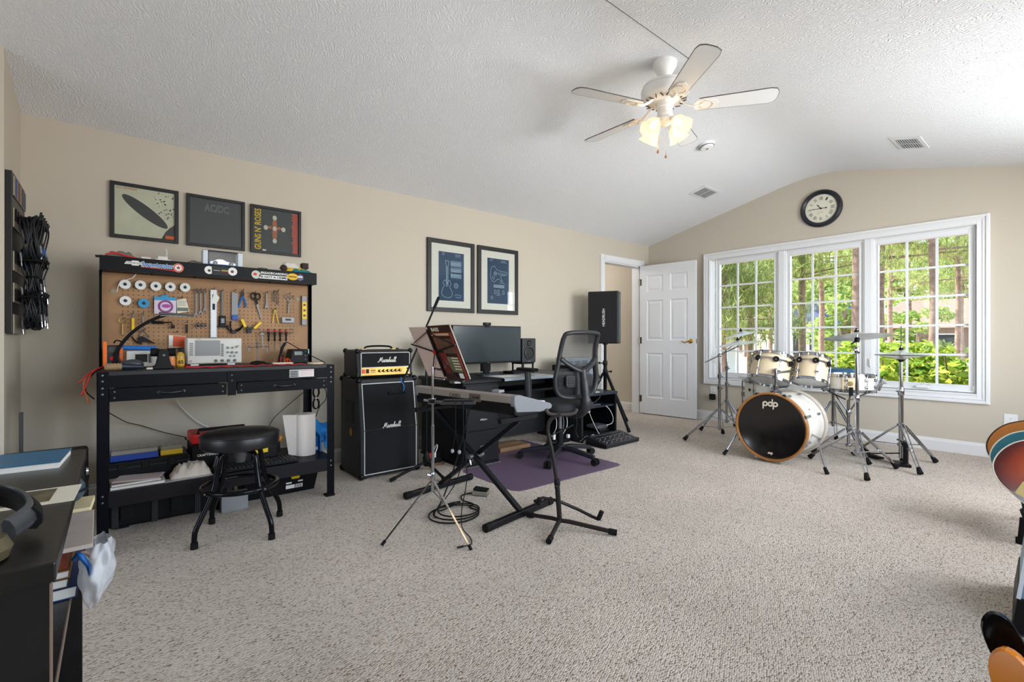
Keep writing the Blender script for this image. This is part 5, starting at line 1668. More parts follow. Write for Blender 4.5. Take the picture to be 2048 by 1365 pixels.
for r_ in range(6):
    for c_ in range(20):
        if km is None:
            p = G(m).bx(-.0085, .0085, -.0085, .0085, .014, .021).o('keycap', mat('keycap_black', (30, 30, 32), .5), o)
            km = p
            base_l = (-.21, -.06, 0)
            p.data.transform(Mx.Translation((0, 0, 0)))
        else:
            p = km.copy()
            COL.objects.link(p)
        off = mtx((0, 0, 0), R(1)) @ V((-.21 + c_ * .022, -.058 + r_ * .0225, 0))
        p.location = off
o = T('drill_case', 'black and yellow power tool lying behind the keyboard', 'power tool', (.77, 3.45, ZL))
G().bx(.67, .82, 3.38, 3.52, ZL, ZL + .085).o('body', BLKP, o, bevel=.012)
G().bx(.68, .76, 3.374, 3.38, ZL + .045, ZL + .075).o('panel', YEL, o, bevel=.004)
G().cyl((.83, 3.45, ZL + .09), (.86, 3.45, ZL + .12), .02, 12).o('chuck', mat('tool_amber', (214, 140, 30), .4), o, smooth=True)
G().prism([(0, 0), (.05, 0), (.045, .09), (.01, .09)], FY(.80, 3.48, ZL + .02), 0, .05).o('grip', BLKR, o, bevel=.006)
o = T('shop_funnel', 'small steel cone standing behind the stool', 'funnel', (.465, 3.31, ZL))
G().lathe([(.03, 0), (.026, .01), (.010, .05), (.008, .075)], (.465, 3.31, ZL), n=20).o('cone', STL, o, smooth=True)
G().ring((.465, 3.31, ZL + .004), .03, .003, n=20, k=6).o('rim', STL, o)
o = T('paper_towel_roll', 'white paper towel roll standing on the lower bench shelf', 'paper towel', (.985, 3.36, ZL))
TW = mat('paper_towel', (232, 222, 214), .9, bump=(120, .25))
G().lathe([(.02, 0), (.063, 0), (.064, .005), (.064, .268), (.062, .272), (.02, .272)], (.985, 3.36, ZL), n=40).o('roll', TW, o, smooth=True)
G().lathe([(.019, .0), (.02, .273), (.018, .273)], (.985, 3.36, ZL), n=20, cap=False).o('core', mat('card_core', (120, 92, 70), .8), o, smooth=True)
G().strip([(.93, 3.335, ZL + .002), (.905, 3.36, ZL + .004), (.885, 3.38, ZL + .01)], [(.93, 3.335, ZL + .27), (.895, 3.365, ZL + .272), (.85, 3.39, ZL + .272)], .0015, (0, 1, 0)).o('loose_sheet', TW, o, smooth=True)
o = T('shop_cloth_box', 'blue box with blue shop cloth spilling from it', 'box', (1.11, 3.45, ZL))
G().bx(1.085, 1.165 - .07, 3.37, 3.5, ZL, ZL + .1).bx(1.04, 1.095, 3.40, 3.5, ZL, ZL + .1).o('carton', mat('carton_blue', (24, 110, 190), .5), o)
G().bx(1.05, 1.08, 3.3985, 3.40, ZL + .01, ZL + .03).o('label', INK_W, o)
def bl(u, v):
    return (1.02 + .14 * u + .012 * math.sin(9 * v), 3.40 + .03 * math.sin(7 * u + 5 * v) - .02 * v, ZL + .08 + .13 * v + .02 * math.sin(8 * u))
G().grid(bl, 12, 10).o('cloth', mat('cloth_sky_blue', (40, 130, 200), .85), o, smooth='all', thick=.003)
def bl2(u, v):
    return (1.115 + .05 * u, 3.36 + .02 * math.sin(6 * v), .27 + .11 * v + .02 * u)
G().grid(bl2, 6, 8).o('cloth', mat('cloth_sky_blue', (40, 130, 200), .85), o, smooth='all', thick=.003)
# cases on the floor under the bench
o = T('floor_tool_case', 'long black ribbed tool case on the floor under the bench', 'tool case', (.25, 3.44, 0))
G().bx(-.03, .56, 3.31, 3.60, .012, .165).o('shell', BLK, o, bevel=.012)
for x in (.05, .27, .47):
    G().bx(x - .03, x + .03, 3.298, 3.31, .05, .13).o('latch', BLKP, o, bevel=.004)
for x in (.0, .17, .37, .53):
    G().bx(x - .015, x + .015, 3.303, 3.31, .012, .16).o('rib', DKG, o, bevel=.003)
for x in (.03, .5):
    G().bx(x - .03, x + .03, 3.33, 3.58, 0, .012).o('foot', BLKR, o)
o = T('tool_bin', 'black plastic bin with a yellow mark and white labels under the bench', 'bin', (.92, 3.45, 0))
g = G()
g.add([(.63, 3.38, 0), (1.05, 3.38, 0), (1.05, 3.6, 0), (.63, 3.6, 0), (.61, 3.35, .155), (1.075, 3.35, .155), (1.075, 3.63, .155), (.61, 3.63, .155)], [(3, 2, 1, 0), (4, 5, 6, 7), (0, 1, 5, 4), (1, 2, 6, 5), (2, 3, 7, 6), (3, 0, 4, 7)])
g.o('tub', BLKP, o, bevel=.006)
G().bx(.605, 1.08, 3.345, 3.635, .148, .16).o('rim', BLKP, o, bevel=.003)
fm_ = frame((0, 3.379, 0), (1, 0, 0), (0, -.03, .155))
G(fm_).prism([(.90, .1), (.945, .1), (.95, .115), (.94, .13), (.90, .128), (.895, .115)], Mx.Identity(4), .001, .003).o('yellow_mark', YEL, o)
G(fm_).bx(.865, .92, .035, .06, .001, .002).bx(.925, .97, .035, .06, .001, .002).bx(.865, .9, .07, .08, .001, .002).bx(.94, .97, .075, .085, .001, .002).o('label', INK_W, o)
g = G(fm_)
for i in range(8):
    g.bx(.93 + i * .0045, .932 + i * .0045, .038, .057, .002, .003)
g.o('barcode', INK_K, o)
o = T('grey_bin', 'pale grey storage tray on the floor behind the stool', 'tray', (.60, 3.25, 0))
G().bx(.48, .62, 3.24, 3.30, .0, .10).o('tray', mat('tray_grey', (142, 146, 148), .5), o, bevel=.004)
G().bx(.478, .622, 3.238, 3.302, .1, .106).o('rim', mat('tray_grey', (142, 146, 148), .5), o)
# cords on the wall behind the bench
for nm, lab, m_, pts, r_ in (('thin_cord', 'thin dark cord drooping across the wall under the bench', BLKR, [(-.06, 3.68, .62), (.05, 3.9, .50), (.13, 3.95, .46), (.25, 3.95, .40), (.37, 3.93, .355)], .0025),
                             ('extension_lead', 'white cord curving down the wall behind the bench', WHT, [(.30, 3.7, .70), (.32, 3.9, .61), (.37, 3.95, .53), (.44, 3.95, .45), (.5, 3.94, .41)], .004),
                             ('diagonal_cord', 'thin black cord running diagonally up behind the paper towels', BLKR, [(.80, 3.60, .34), (.82, 3.68, .36), (.9, 3.85, .43), (1.02, 3.9, .52), (1.2, 3.976, .64)], .0025),
                             ('grey_cable', 'grey cable dropping behind the right bench leg', GRY, [(1.135, 3.85, .72), (1.13, 3.85, .6), (1.115, 3.85, .45)], .006)):
    o = T(nm, lab, 'cord', pts[-1])
    G().tube(spline(pts, 6), r_, 6).o('cord', m_, o, smooth='all')
    G().cyl(pts[-1], V(pts[-1]) + V((.004, 0, -.02)), r_ * 1.8, 8).o('plug', m_, o, smooth=True)
o = T('cord_bundle', 'tied black cord bundle hanging behind the right bench leg', 'cord', (1.19, 3.8, .48))
pts = []
for k in range(5):
    for i in range(16):
        a = 2 * PI * i / 16
        pts.append((1.19 + .028 * math.sin(a) * (abs(math.cos(a)) ** .6 + .25) + k * .003, 3.80 + k * .004, .57 + .085 * math.cos(a)))
G().tube(pts, .0035, 6).o('cord', BLKR, o, smooth='all')
G().ring((1.196, 3.81, .57), .014, .005, n=12, k=6).o('tie', WHT, o)
G().tube(spline([(1.2, 3.8, .65), (1.26, 3.8, .64), (1.27, 3.8, .56), (1.22, 3.8, .5), (1.19, 3.8, .42)], 6), .003, 6).o('free_end', BLKR, o, smooth='all')
# ================================================================ STOOL
sx, sy = .515, 2.88
t = T('shop_stool', 'round black padded shop stool with a foot ring', 'stool', (sx, sy, 0), R(-20))
VNL = mat('black_vinyl', (22, 22, 25), .36, bump=(160, .06))
STB = mat('black_chrome_tube', (30, 31, 35), .18, .75)
G(t).lathe([(.12, .452), (.175, .455), (.184, .462), (.186, .475), (.186, .512), (.180, .526), (.165, .534), (.09, .542), (0, .544)], n=48).o('seat', VNL, t, smooth=True)
G(t).ring((0, 0, .521), .184, .004, n=48, k=8).o('seat_piping', VNL, t, smooth=True)
G(t).lathe([(.11, .44), (.11, .452), (0, .452)], n=24).o('seat_plate', BLK, t)
G(t).lathe([(.022, .37), (.03, .40), (.034, .44)], n=20).o('swivel_hub', STL, t, smooth=True)
for k in range(4):
    a = R(45 + 90 * k)
    c_, s_ = math.cos(a), math.sin(a)
    P_ = [(.03, .435), (.09, .432), (.115, .41), (.13, .33), (.15, .25), (.2, .15), (.232, .09), (.24, .05), (.24, .006)]
    lg = G(t).tube(spline([(r_ * c_, r_ * s_, z_) for r_, z_ in P_], 4), .0128, 10).o('leg', STB, t, smooth=True)
    G(t).cyl((.24 * c_, .24 * s_, 0), (.24 * c_, .24 * s_, .03), .0165, 12).o('foot_cap', BLKR, lg, smooth=True)
    G(t).lathe([(.006, 0), (.005, .004), (0, .005)], (.19 * c_, .19 * s_, .25), (c_, s_, 0), 10).o('ring_bolt', STL, lg)
G(t).ring((0, 0, .25), .175, .0125, n=48, k=10).o('foot_ring', STB, t, smooth=True)
# ================================================================ GUITAR AMPLIFIER STACK
TOLEX = mat('black_tolex', (18, 19, 22), .52, bump=(700, .25))
CLOTH = mat('black_grille_cloth', (15, 16, 20), .85, bump=(900, .4))
PIPE = mat('silver_white_piping', (196, 196, 192), .5)
LOGO = mat('logo_white', (232, 230, 222), .4)


def script_logo(m, width, par):
    P_ = [(0, .3), (.2, 0), (.5, .25), (.8, 1.3), (1.0, 2.0), (1.05, 1.2), (1.12, .45), (1.5, 1.4), (1.8, 2.1), (1.85, 1.2), (1.9, .4), (2.1, 0), (2.4, .4), (2.8, 1.0), (3.15, .95), (2.75, 1.0), (2.5, .6), (2.6, .08), (2.95, .15), (3.25, .85), (3.2, .2), (3.4, 0), (3.65, .5), (3.85, 1.15), (4.2, .95), (4.05, .3), (4.2, 0), (4.45, .4), (4.8, 1.15), (4.95, .6), (4.9, .1), (4.6, .05), (5.05, .08), (5.3, .5), (5.75, 1.7), (5.8, 2.2), (5.6, 2.0), (5.5, 1.0), (5.5, 0), (5.65, .7), (5.9, 1.0), (6.05, .7), (6.0, .2), (6.2, 0), (6.45, .5), (6.75, 1.0), (7.1, .95), (6.7, 1.0), (6.45, .6), (6.55, .08), (6.9, .15), (7.2, .85), (7.15, .2), (7.35, 0), (7.6, .5), (8.0, 1.6), (8.05, 2.2), (7.85, 2.0), (7.8, .4), (7.95, 0), (8.2, .4), (8.65, 1.6), (8.7, 2.2), (8.5, 2.0), (8.45, .4), (8.6, 0), (8.95, .4)]
    k = width / 9.2
    pts = [m @ V(((x + y * .22 - 4.6) * k, (y - 1) * k * 1.05, .002)) for x, y in P_]
    return G().tube(spline(pts, 4), k * .15, 6).o('script_logo', LOGO, par, smooth='all')


t = T('speaker_cabinet', 'tall black angled guitar speaker cabinet by the workbench', 'speaker cabinet', (1.6, 3.54, 0))
cx0, cx1 = 1.36, 1.835
prof_ = [(3.345, .012), (3.345, .355), (3.40, .73), (3.735, .73), (3.735, .012)]
MX_ = Mx(((0, 0, 1, 0), (1, 0, 0, 0), (0, 1, 0, 0), (0, 0, 0, 1)))
G().prism(prof_, MX_, cx0, cx1).o('cabinet', TOLEX, t, bevel=.012, seg=3)
for z0, z1, y0, y1 in ((.04, .355, 3.345, 3.345), (.36, .69, 3.345 + .0008, 3.394)):
    m = frame(((cx0 + cx1) / 2, y0, z0), (1, 0, 0), (0, y1 - y0, z1 - z0))
    hgt = math.hypot(y1 - y0, z1 - z0)
    G(m).bx(-.205, .205, .0, hgt, .0005, .005).o('grille_cloth', CLOTH, t)
    g = G(m)
    g.bx(-.211, -.205, 0, hgt, 0, .008).bx(.205, .211, 0, hgt, 0, .008)
    if z0 < .1:
        g.bx(-.211, .211, -.006, 0, 0, .008)
    else:
        g.bx(-.211, .211, hgt, hgt + .006, 0, .008)
    g.o('piping', PIPE, t)
    if z0 > .1:
        script_logo(m @ Mx.Translation((.005, .02, .006)), .15, t)
CNR = mat('corner_black_metal', (24, 24, 26), .3, .5)
for x in (cx0, cx1):
    for y, z in ((3.40, .73), (3.735, .73), (3.345, .012), (3.735, .012)):
        G().ball((x + (.012 if x == cx0 else -.012), y + (.012 if y < 3.5 else -.012), z + (-.012 if z > .3 else .012)), .025, 12).o('corner_cap', CNR, t, smooth=True)
G().bx(cx0 - .003, cx0 + .001, 3.47, 3.62, .40, .56).o('side_handle_plate', BLKP, t, bevel=.002)
G().bx(cx0 - .004, cx0 - .002, 3.49, 3.60, .42, .54).o('handle_cup', INK_K, t)
G().prism(ell(0, 0, .022, .03, 0, 16), frame((cx0 - .002, 3.52, .33), (0, -1, 0), (0, 0, 1)), 0, .001).o('tag_sticker', mat('tag_amber', (190, 130, 40), .5), t)
for x in (cx0 + .05, cx1 - .05):
    for y in (3.39, 3.69):
        G().cyl((x, y, 0), (x, y, .014), .016, 12).o('rubber_foot', BLKR, t)
t = T('amplifier_head', 'black amplifier head with a gold control panel on the cabinet', 'amplifier', (1.585, 3.54, .731))
hx0, hx1, hz0, hz1 = 1.355, 1.805, .743, .945
G().prism([(3.40, hz0), (3.40, hz0 + .05), (3.415, hz1), (3.66, hz1), (3.66, hz0)], MX_, hx0, hx1).o('case', TOLEX, t, bevel=.014, seg=3)
G().bx(hx0 + .035, hx1 - .03, 3.398, 3.408, .818, .918).o('front_cloth', CLOTH, t)
g = G()
a0, a1, b0, b1 = hx0 + .030, hx1 - .025, .752, .925
for q in ((a0, a0 + .005, b0, b1), (a1 - .005, a1, b0, b1), (a0, a1, b1 - .005, b1), (a0, a1, .812, .816)):
    g.bx(q[0], q[1], 3.394, 3.41, q[2], q[3])
g.o('piping', PIPE, t)
pn = G().bx(hx0 + .035, hx1 - .03, 3.395, 3.41, .755, .812).o('control_panel', mat('gold_panel', (196, 158, 84), .35, .5), t)
for i in range(6):
    kb = G().lathe([(.011, 0), (.010, .012), (.007, .014), (0, .014)], (hx0 + .175 + i * .033, 3.395, .786), (0, -1, 0), 16).o('knob', BLKP, t, smooth=True)
    G().lathe([(.0055, .0142), (0, .0146)], (hx0 + .175 + i * .033, 3.395, .786), (0, -1, 0), 12).o('knob_cap', GOLD, kb)
for i, m_ in enumerate((mat('lamp_red', (190, 40, 36), .3, emit=(220, 40, 30), es=.4), INK_K)):
    G().bx(hx0 + .04 + i * .03, hx0 + .06 + i * .03, 3.388, 3.395, .772, .802).o('rocker_switch', m_, t, bevel=.002)
for z in (.776, .797):
    G().lathe([(.007, 0), (.007, .005), (.004, .005), (0, .003)], (hx1 - .045, 3.395, z), (0, -1, 0), 12).o('jack', INK_K, t)
g = G()
for i in range(5):
    g.bx(hx0 + .106 + i * .008, hx0 + .111 + i * .008, 3.3942, 3.395, .787, .796)
    g.bx(hx0 + .106 + i * .008, hx0 + .112 + i * .008, 3.3942, 3.395, .776, .780)
g.o('panel_print', INK_K, t)
script_logo(frame(((hx0 + hx1) / 2 + .01, 3.397, .868), (1, 0, 0), (0, 0, 1)), .15, t)
g = G()
g.tube(spline([(hx0 + .11, 3.53, .944), (hx0 + .13, 3.53, .966), (hx0 + .225, 3.53, .972), (hx0 + .32, 3.53, .966), (hx0 + .34, 3.53, .944)], 5), .009, 8, flat=.6)
g.o('carry_handle', BLKR, t, smooth=True)
for x in (hx0 + .105, hx0 + .345):
    G().bx(x - .02, x + .02, 3.515, 3.545, .944, .95).o('handle_cap', GOLD, t, bevel=.002)
for x in (hx0, hx1):
    for y in (3.412, 3.655):
        for z in (hz0, hz1):
            G().ball((x + (.010 if x == hx0 else -.010), y + (.008 if y < 3.5 else -.01), z + (.010 if z == hz0 else -.010)), .020, 12).o('corner_cap', CNR, t, smooth=True)
for x in (hx0 + .05, hx1 - .05):
    for y in (3.44, 3.62):
        G().cyl((x, y, .7315), (x, y, .744), .012, 12).o('rubber_foot', BLKR, t)
# ================================================================ MICROPHONE BOOM STAND
mx_, my_ = 1.80, 3.17
t = T('microphone_stand', 'black boom microphone stand in front of the speaker cabinet', 'microphone stand', (mx_, my_, 0))
G().cyl((mx_, my_, .10), (mx_, my_, .92), .0095, 12).o('pole', BLK, t, smooth=True)
G().lathe([(.016, 0), (.026, .02), (.026, .07), (.014, .11)], (mx_, my_, .07), n=16).o('leg_hub', BLKP, t, smooth=True)
for dx, dy in ((-.275, .01), (.12, .12), (.02, -.23)):
    lg = G().cyl((mx_, my_, .105), (mx_ + dx, my_ + dy, .018), .0105, 10).o('leg', BLK, t, smooth=True)
    p = V((mx_ + dx, my_ + dy, .016))
    G().cyl(p - V((dx, dy, -.087)).normalized() * .03, p + V((dx, dy, -.087)).normalized() * .012, .0145, 10).o('foot_cap', BLKR, lg, smooth=True)
bp0, bp1 = V((1.52, 3.06, .66)), V((1.905, 3.17, 1.34))
bd = (bp1 - bp0).normalized()
bm_ = G().cyl(bp0, bp1, .007, 10).o('boom_arm', BLK, t, smooth=True)
G().cyl(bp1 - bd * .09, bp1 + bd * .005, .0115, 10).o('boom_grip', BLKR, bm_, smooth=True)
G().cyl((mx_, my_, .90), (mx_ - .01, my_ - .02, .96), .016, 12).o('clutch', BLKP, t, smooth=True)
G().cyl(bp0 + V((-.085, -.02, -.005)), bp0 + V((.03, .005, -.008)), .0125, 12).ball(bp0 + V((.035, 0, -.006)), .014, 12).o('counterweight', BLKR, t, smooth=True)
G().tube(spline([bp0 + V((.03, -.01, .0)), bp0 + V((.035, -.01, .035)), bp0 + V((.015, -.01, .07)), bp0 + V((.01, -.012, .10))], 5), .0035, 6).o('blue_cable_tie', BLU, t, smooth='all')
# ================================================================ MUSIC STAND
px_, py_ = 1.316, 2.25
t = T('music_stand', 'folding chrome wire music stand holding a music book', 'music stand', (px_, py_, 0))
G().cyl((px_, py_, .20), (px_, py_, .56), .0095, 12).cyl((px_, py_, .56), (px_, py_, .875), .0072, 12).o('pole', CHR, t, smooth=True)
G().lathe([(.012, 0), (.014, .01), (.014, .04), (.011, .05)], (px_, py_, .255), n=12).cyl((px_ - .035, py_, .30), (px_, py_, .285), .005, 8).o('leg_collar', CHR, t, smooth=True)
for fx, fy in ((1.014, 2.217), (1.319, 1.898), (1.58, 2.58)):
    e = V((fx, fy, .012))
    c_ = V((px_, py_, .27))
    lg = G().bar(c_, e, .010, .004).o('leg', CHR, t)
    G().cyl(e - (e - c_).normalized() * .02, e + (e - c_).normalized() * .006, .008, 8).o('rubber_tip', BLKR, lg)
    mid = c_.lerp(e, .42)
    G().bar((px_, py_, .205), mid, .007, .003).o('strut', CHR, lg)
# wire desk: plane facing +X, leaning
up = V((-.135, 0, .30)).normalized()
bc = V((1.405, 2.255, .80))
def D_(u, v, off=0):     # u along Y (+ = far), v up the desk
    return bc + V((0, u, 0)) + up * v + V((.3, 0, .135)).normalized() * off
BKS = mat('black_wire', (26, 24, 24), .35, .4)
G().tube([D_(0, .02), D_(0, .30)], .006, 8).o('centre_rail', BKS, t)
for s_ in (-1, 1):
    G().tube([D_(0, .17, -.004), D_(s_ * .23, .215, -.004)], .0045, 6).o('desk_arm', BKS, t)
    G().tube([D_(0, .29, -.004), D_(s_ * .20, .22, -.004)], .003, 6).o('desk_arm', BKS, t)
    G().tube([D_(0, .17, -.004), D_(s_ * .15, .0, -.004)], .003, 6).o('desk_arm', BKS, t)
    G().tube([D_(s_ * .02, .0), D_(s_ * .16, .0), D_(s_ * .16, .0, .035), D_(s_ * .16, .02, .04)], .004, 6).o('ledge_arm', CHR, t)
G().bx(1.39, 1.43, 2.15, 2.20, .785, .80).o('ledge_plate', CHR, t)
G().cyl((px_, py_, .865), D_(0, .06), .007, 8).o('tilt_joint', CHR, t)
G().cyl(D_(0, .17, -.012), D_(0, .17, .0), .01, 10).o('red_knob', RED, t)
# book standing open on the desk
b_ = T('music_book', 'open bass method book with a dark photo cover on the music stand', 'book', tuple(D_(0, 0, .01)))
g = G()
PG = mat('book_back_blush', (214, 190, 180), .55)
def sheet(u0, u1, v0, v1, o0, o1, name, m_, th=.004):
    A, B = [D_(u0, v0, o0), D_(u1, v0, o1)], [D_(u0, v1, o0), D_(u1, v1, o1)]
    return G().strip(A, B, th, V((.3, 0, .135)).normalized()).o(name, m_, b_)
sheet(0, .215, .005, .312, .006, .012, 'back_cover', PG)
cv = sheet(-.215, 0, .005, .318, .012, .006, 'front_cover', mat('book_cover_dark', (58, 36, 28), .35, var=(7, .5)))
sheet(.002, .21, .008, .308, .011, .018, 'pages', mat('aged_pages', (196, 180, 160), .8), .005)
sheet(-.21, -.002, .008, .312, .018, .011, 'pages', mat('aged_pages', (196, 180, 160), .8), .005)
# cover art and lettering on the outside (camera side)
cm = frame(D_(-.107, .16, .0078), V((-.0, -.215, 0)), up)
nrm = cm.to_3x3() @ V((0, 0, 1))
def art(x0, x1, y0, y1, m_, z=.001):
    G(cm).bx(x0, x1, y0, y1, z, z + .0006).o('cover_art', m_, cv)
art(-.1, .1, .10, .118, mat('cover_orange', (170, 92, 46), .4))
art(-.085, -.03, .02, .09, mat('cover_flesh', (120, 74, 52), .4, var=(30, .5)))
art(-.03, .09, .0, .085, mat('cover_brown', (104, 76, 58), .4, var=(24, .4)))
art(-.02, .085, -.11, -.02, mat('cover_green', (108, 112, 84), .4, var=(20, .3)))
art(-.09, -.02, -.12, .0, mat('cover_red', (130, 48, 40), .4, var=(18, .5)))
art(.088, .106, -.155, .12, mat('cover_red_edge', (150, 52, 40), .4))
art(.035, .075, -.145, -.115, INK_W)
text('BASS', cm @ Mx.Translation((-.035, .137, .0015)), .075, mat('cover_cream', (226, 214, 190), .5), cv, .022, 'cover_title', bold=.03)
g = G(cm)
for i in range(5):
    g.bx(.02, .08, -.03 - i * .016, -.024 - i * .016, .0016, .002)
for i in range(14):
    g.bx(-.085 + i * .012, -.078 + i * .012, .103, .113, .0016, .002)
tag(g.o('cover_print', mat('cover_cream', (226, 214, 190), .5), cv), None, None, kind='stuff')
# clamp on tray with earphones and cords
t = T('clip_tray', 'smoky plastic accessory tray clamped to the music stand pole', 'tray', (1.40, 2.18, .68))
m = mtx((px_, py_, .688), R(-40))
G(m).bx(.045, .235, -.05, .045, -.012, .004).o('tray', mat('smoke_plastic', (60, 60, 60), .12, alpha=.75), t, bevel=.005)
G(m).bx(.06, .22, -.04, .035, .004, .010).o('tray_insert', BLKP, t, bevel=.002)
G(m).bar((-.01, 0, 0), (.05, 0, -.004), .02, .012).bx(-.022, .018, -.02, .02, -.012, .016).o('clamp', CHR, t, bevel=.003)
G(m).cyl((-.05, .012, .006), (-.02, .006, .002), .007, 8).o('clamp_screw', CHR, t)
e = T('earphones', 'pair of black earphones hanging from the stand tray', 'earphones', (1.44, 2.14, .45))
ep = m @ V((.13, -.055, -.01))
for i, q in enumerate((-.012, .014)):
    en = ep + V((q, -q, -.245 - i * .005))
    G().tube(spline([ep + V((0, 0, .02)), ep + V((q * .1, 0, -.08)), ep + V((q * .2, 0, -.15)), en], 6), .0016, 6).o('cord', BLKR, e, smooth='all')
    G().ball(en, .010, 10, (1, 1, 1.2)).o('earbud', GRY, e, smooth=True)
c_ = T('headphone_cord', 'long thin black audio cord hanging from the tray to the carpet', 'cord', (1.40, 2.02, 0))
q0 = m @ V((.17, -.055, 0))
G().tube(spline([q0 + V((0, 0, .012)), q0 + V((.0, -.005, -.2)), (q0.x + .01, q0.y - .02, .3), (q0.x - .01, q0.y + .0, .12), (1.42, 2.12, .02), (1.40, 2.02, .006), (1.36, 1.95, .006), (1.315, 1.955, .006)], 8), .0026, 6).o('cord', BLKR, c_, smooth='all')
G().cyl((1.315, 1.955, .006), (1.285, 1.96, .006), .005, 8).o('plug', BLKP, c_)
c_ = T('tablet_cord', 'second black cord dropping from the keyboard past the tray', 'cord', (1.60, 2.3, 0))
G().tube(spline([(1.665, 2.42, .655), (1.63, 2.38, .60), (1.60, 2.36, .4), (1.56, 2.38, .2), (1.50, 2.45, .05), (1.44, 2.44, .007), (1.40, 2.36, .007)], 8), .003, 6).o('cord', BLKR, c_, smooth='all')
G().cyl((1.665, 2.42, .655), (1.69, 2.425, .655), .006, 8).o('plug', BLKP, c_)
# sustain pedal and its cord coiled on the carpet
t = T('sustain_pedal', 'small silver and black sustain pedal on the carpet', 'pedal', (1.85, 2.53, 0))
m = mtx((1.85, 2.545, 0), R(-52))
G(m).bx(-.05, .05, -.035, .035, .003, .03).o('base', mat('pedal_silver', (150, 146, 134), .35, .6), t, bevel=.003)
G(m).bx(-.045, .05, -.03, .03, .034, .044, Mx.Rotation(.08, 3, 'Y')).o('foot_plate', BLKR, t, bevel=.003)
G(m).bx(-.048, .048, -.033, .033, 0, .003).o('grip_pad', BLKR, t)
t = T('pedal_cord', 'black pedal cord lying in loose loops on the carpet', 'cord', (1.5, 2.32, 0))
pts = [V((1.80, 2.585, .012)), V((1.74, 2.60, .006)), V((1.69, 2.52, .006)), V((1.70, 2.42, .006))]
for k in range(3):
    for i in range(10):
        a = R(-20 + 36 * i) * -1
        pts.append(V((1.53 + .04 * k * .6 - .02 + (.15 - .012 * k) * math.cos(a), 2.34 + .012 * k + (.13 - .01 * k) * math.sin(a), .006 + .005 * k + .001 * i)))
pts += [V((1.45, 2.42, .02)), V((1.50, 2.43, .1)), V((1.58, 2.42, .3)), V((1.655, 2.40, .58)), V((1.672, 2.38, .648))]
G().tube(spline(pts, 5), .0042, 6).o('cord', BLKR, t, smooth='all')
G().cyl((1.80, 2.585, .012), (1.825, 2.57, .014), .006, 8).o('plug', STL, t)
# ================================================================ KEYBOARD ON X STAND
rk = R(9.2)
t = T('electronic_keyboard', 'grey electronic keyboard seen from its back on an X stand', 'keyboard', (1.668, 2.52, .58), rk)
KM = W[t] @ Mx.Translation((0, 0, -.58))
SEC = frame((0, 0, 0), (1, 0, 0), (0, 0, 1))
Lk = .457
KG = mat('keyboard_taupe', (146, 136, 128), .45, .15)
KS = mat('keyboard_silver_end', (124, 126, 130), .42)
G(KM).prism([(0, .656), (0, .696), (.012, .702), (.05, .702), (.10, .688), (.185, .655), (.185, .64), (.01, .65)], SEC, -Lk + .035, Lk - .035).o('upper_shell', KG, t, bevel=.003)
for s_ in (-1, 1):
    G(KM).prism([(0, .650), (0, .696), (.012, .702), (.05, .702), (.10, .688), (.34, .628), (.358, .612), (.35, .594), (.24, .585), (.02, .605)], SEC, min(s_ * (Lk - .035), s_ * Lk), max(s_ * (Lk - .035), s_ * Lk)).o('end_cheek', KS, t, bevel=.004)
G(KM).prism([(.003, .655), (.16, .64), (.345, .612), (.338, .5775), (.05, .5775), (.012, .592)], SEC, -Lk + .01, Lk - .01).o('lower_case', BLKP, t, bevel=.003)
G(KM).prism([(.19, .632), (.19, .64), (.34, .622), (.34, .612)], SEC, -Lk + .04, Lk - .04).o('key_bed', WHT, t)
# keys
wkm = bkm = None
for i in range(36):
    y = Lk - .045 - (i + .5) * (2 * Lk - .09) / 36
    if wkm is None:
        k_ = G(KM).bx(.195, .342, -.0112, .0112, .632, .646, Mx.Rotation(.1, 3, 'Y')).o('white_key', WHT, t, bevel=.001)
        wkm = k_
    else:
        k_ = wkm.copy()
        COL.objects.link(k_)
    k_.location = V((0, y, 0))
for i in range(36):
    if i % 7 in (2, 6) or i == 35:
        continue
    y = Lk - .045 - (i + 1) * (2 * Lk - .09) / 36
    if bkm is None:
        k_ = G(KM).bx(.195, .285, -.006, .006, .648, .658, Mx.Rotation(.1, 3, 'Y')).o('black_key', BLKP, t)
        bkm = k_
    else:
        k_ = bkm.copy()
        COL.objects.link(k_)
    k_.location = V((0, y, 0))
G(KM).bx(.07, .16, -.35, .35, .690, .6915, Mx.Rotation(.21, 3, 'Y')).o('control_panel', DKG, t)
G(KM).bx(-.001, .004, -.185, -.085, .642, .690).o('jack_recess', mat('recess_brown', (88, 78, 70), .5), t, bevel=.002)
for y in (-.125, -.15, -.167):
    G(KM).lathe([(.006, 0), (.006, .004), (.003, .004), (0, .001)], (-.001, y, .668), (-1, 0, 0), 12).o('jack', INK_K, t)
text('CASIO', KM @ frame((-.0004, .045, .668), (0, -1, 0), (0, 0, 1)), .105, INK_K, t, .022, 'maker_mark', bold=.01)
G(KM).bx(.06, .11, -.28, .0 - .22, .70, .716).o('usb_block', GRY, t, bevel=.003)
for y in (-.36, .36):
    G(KM).bx(.05, .09, y - .02, y + .02, .5768, .5785).o('rubber_foot', BLKR, t)
t = T('keyboard_stand', 'black folding X keyboard stand with end capped feet', 'keyboard stand', (1.75, 2.46, 0), rk)
XM = W[t]
XB_ = mat('black_square_tube', (14, 16, 22), .3, .2)
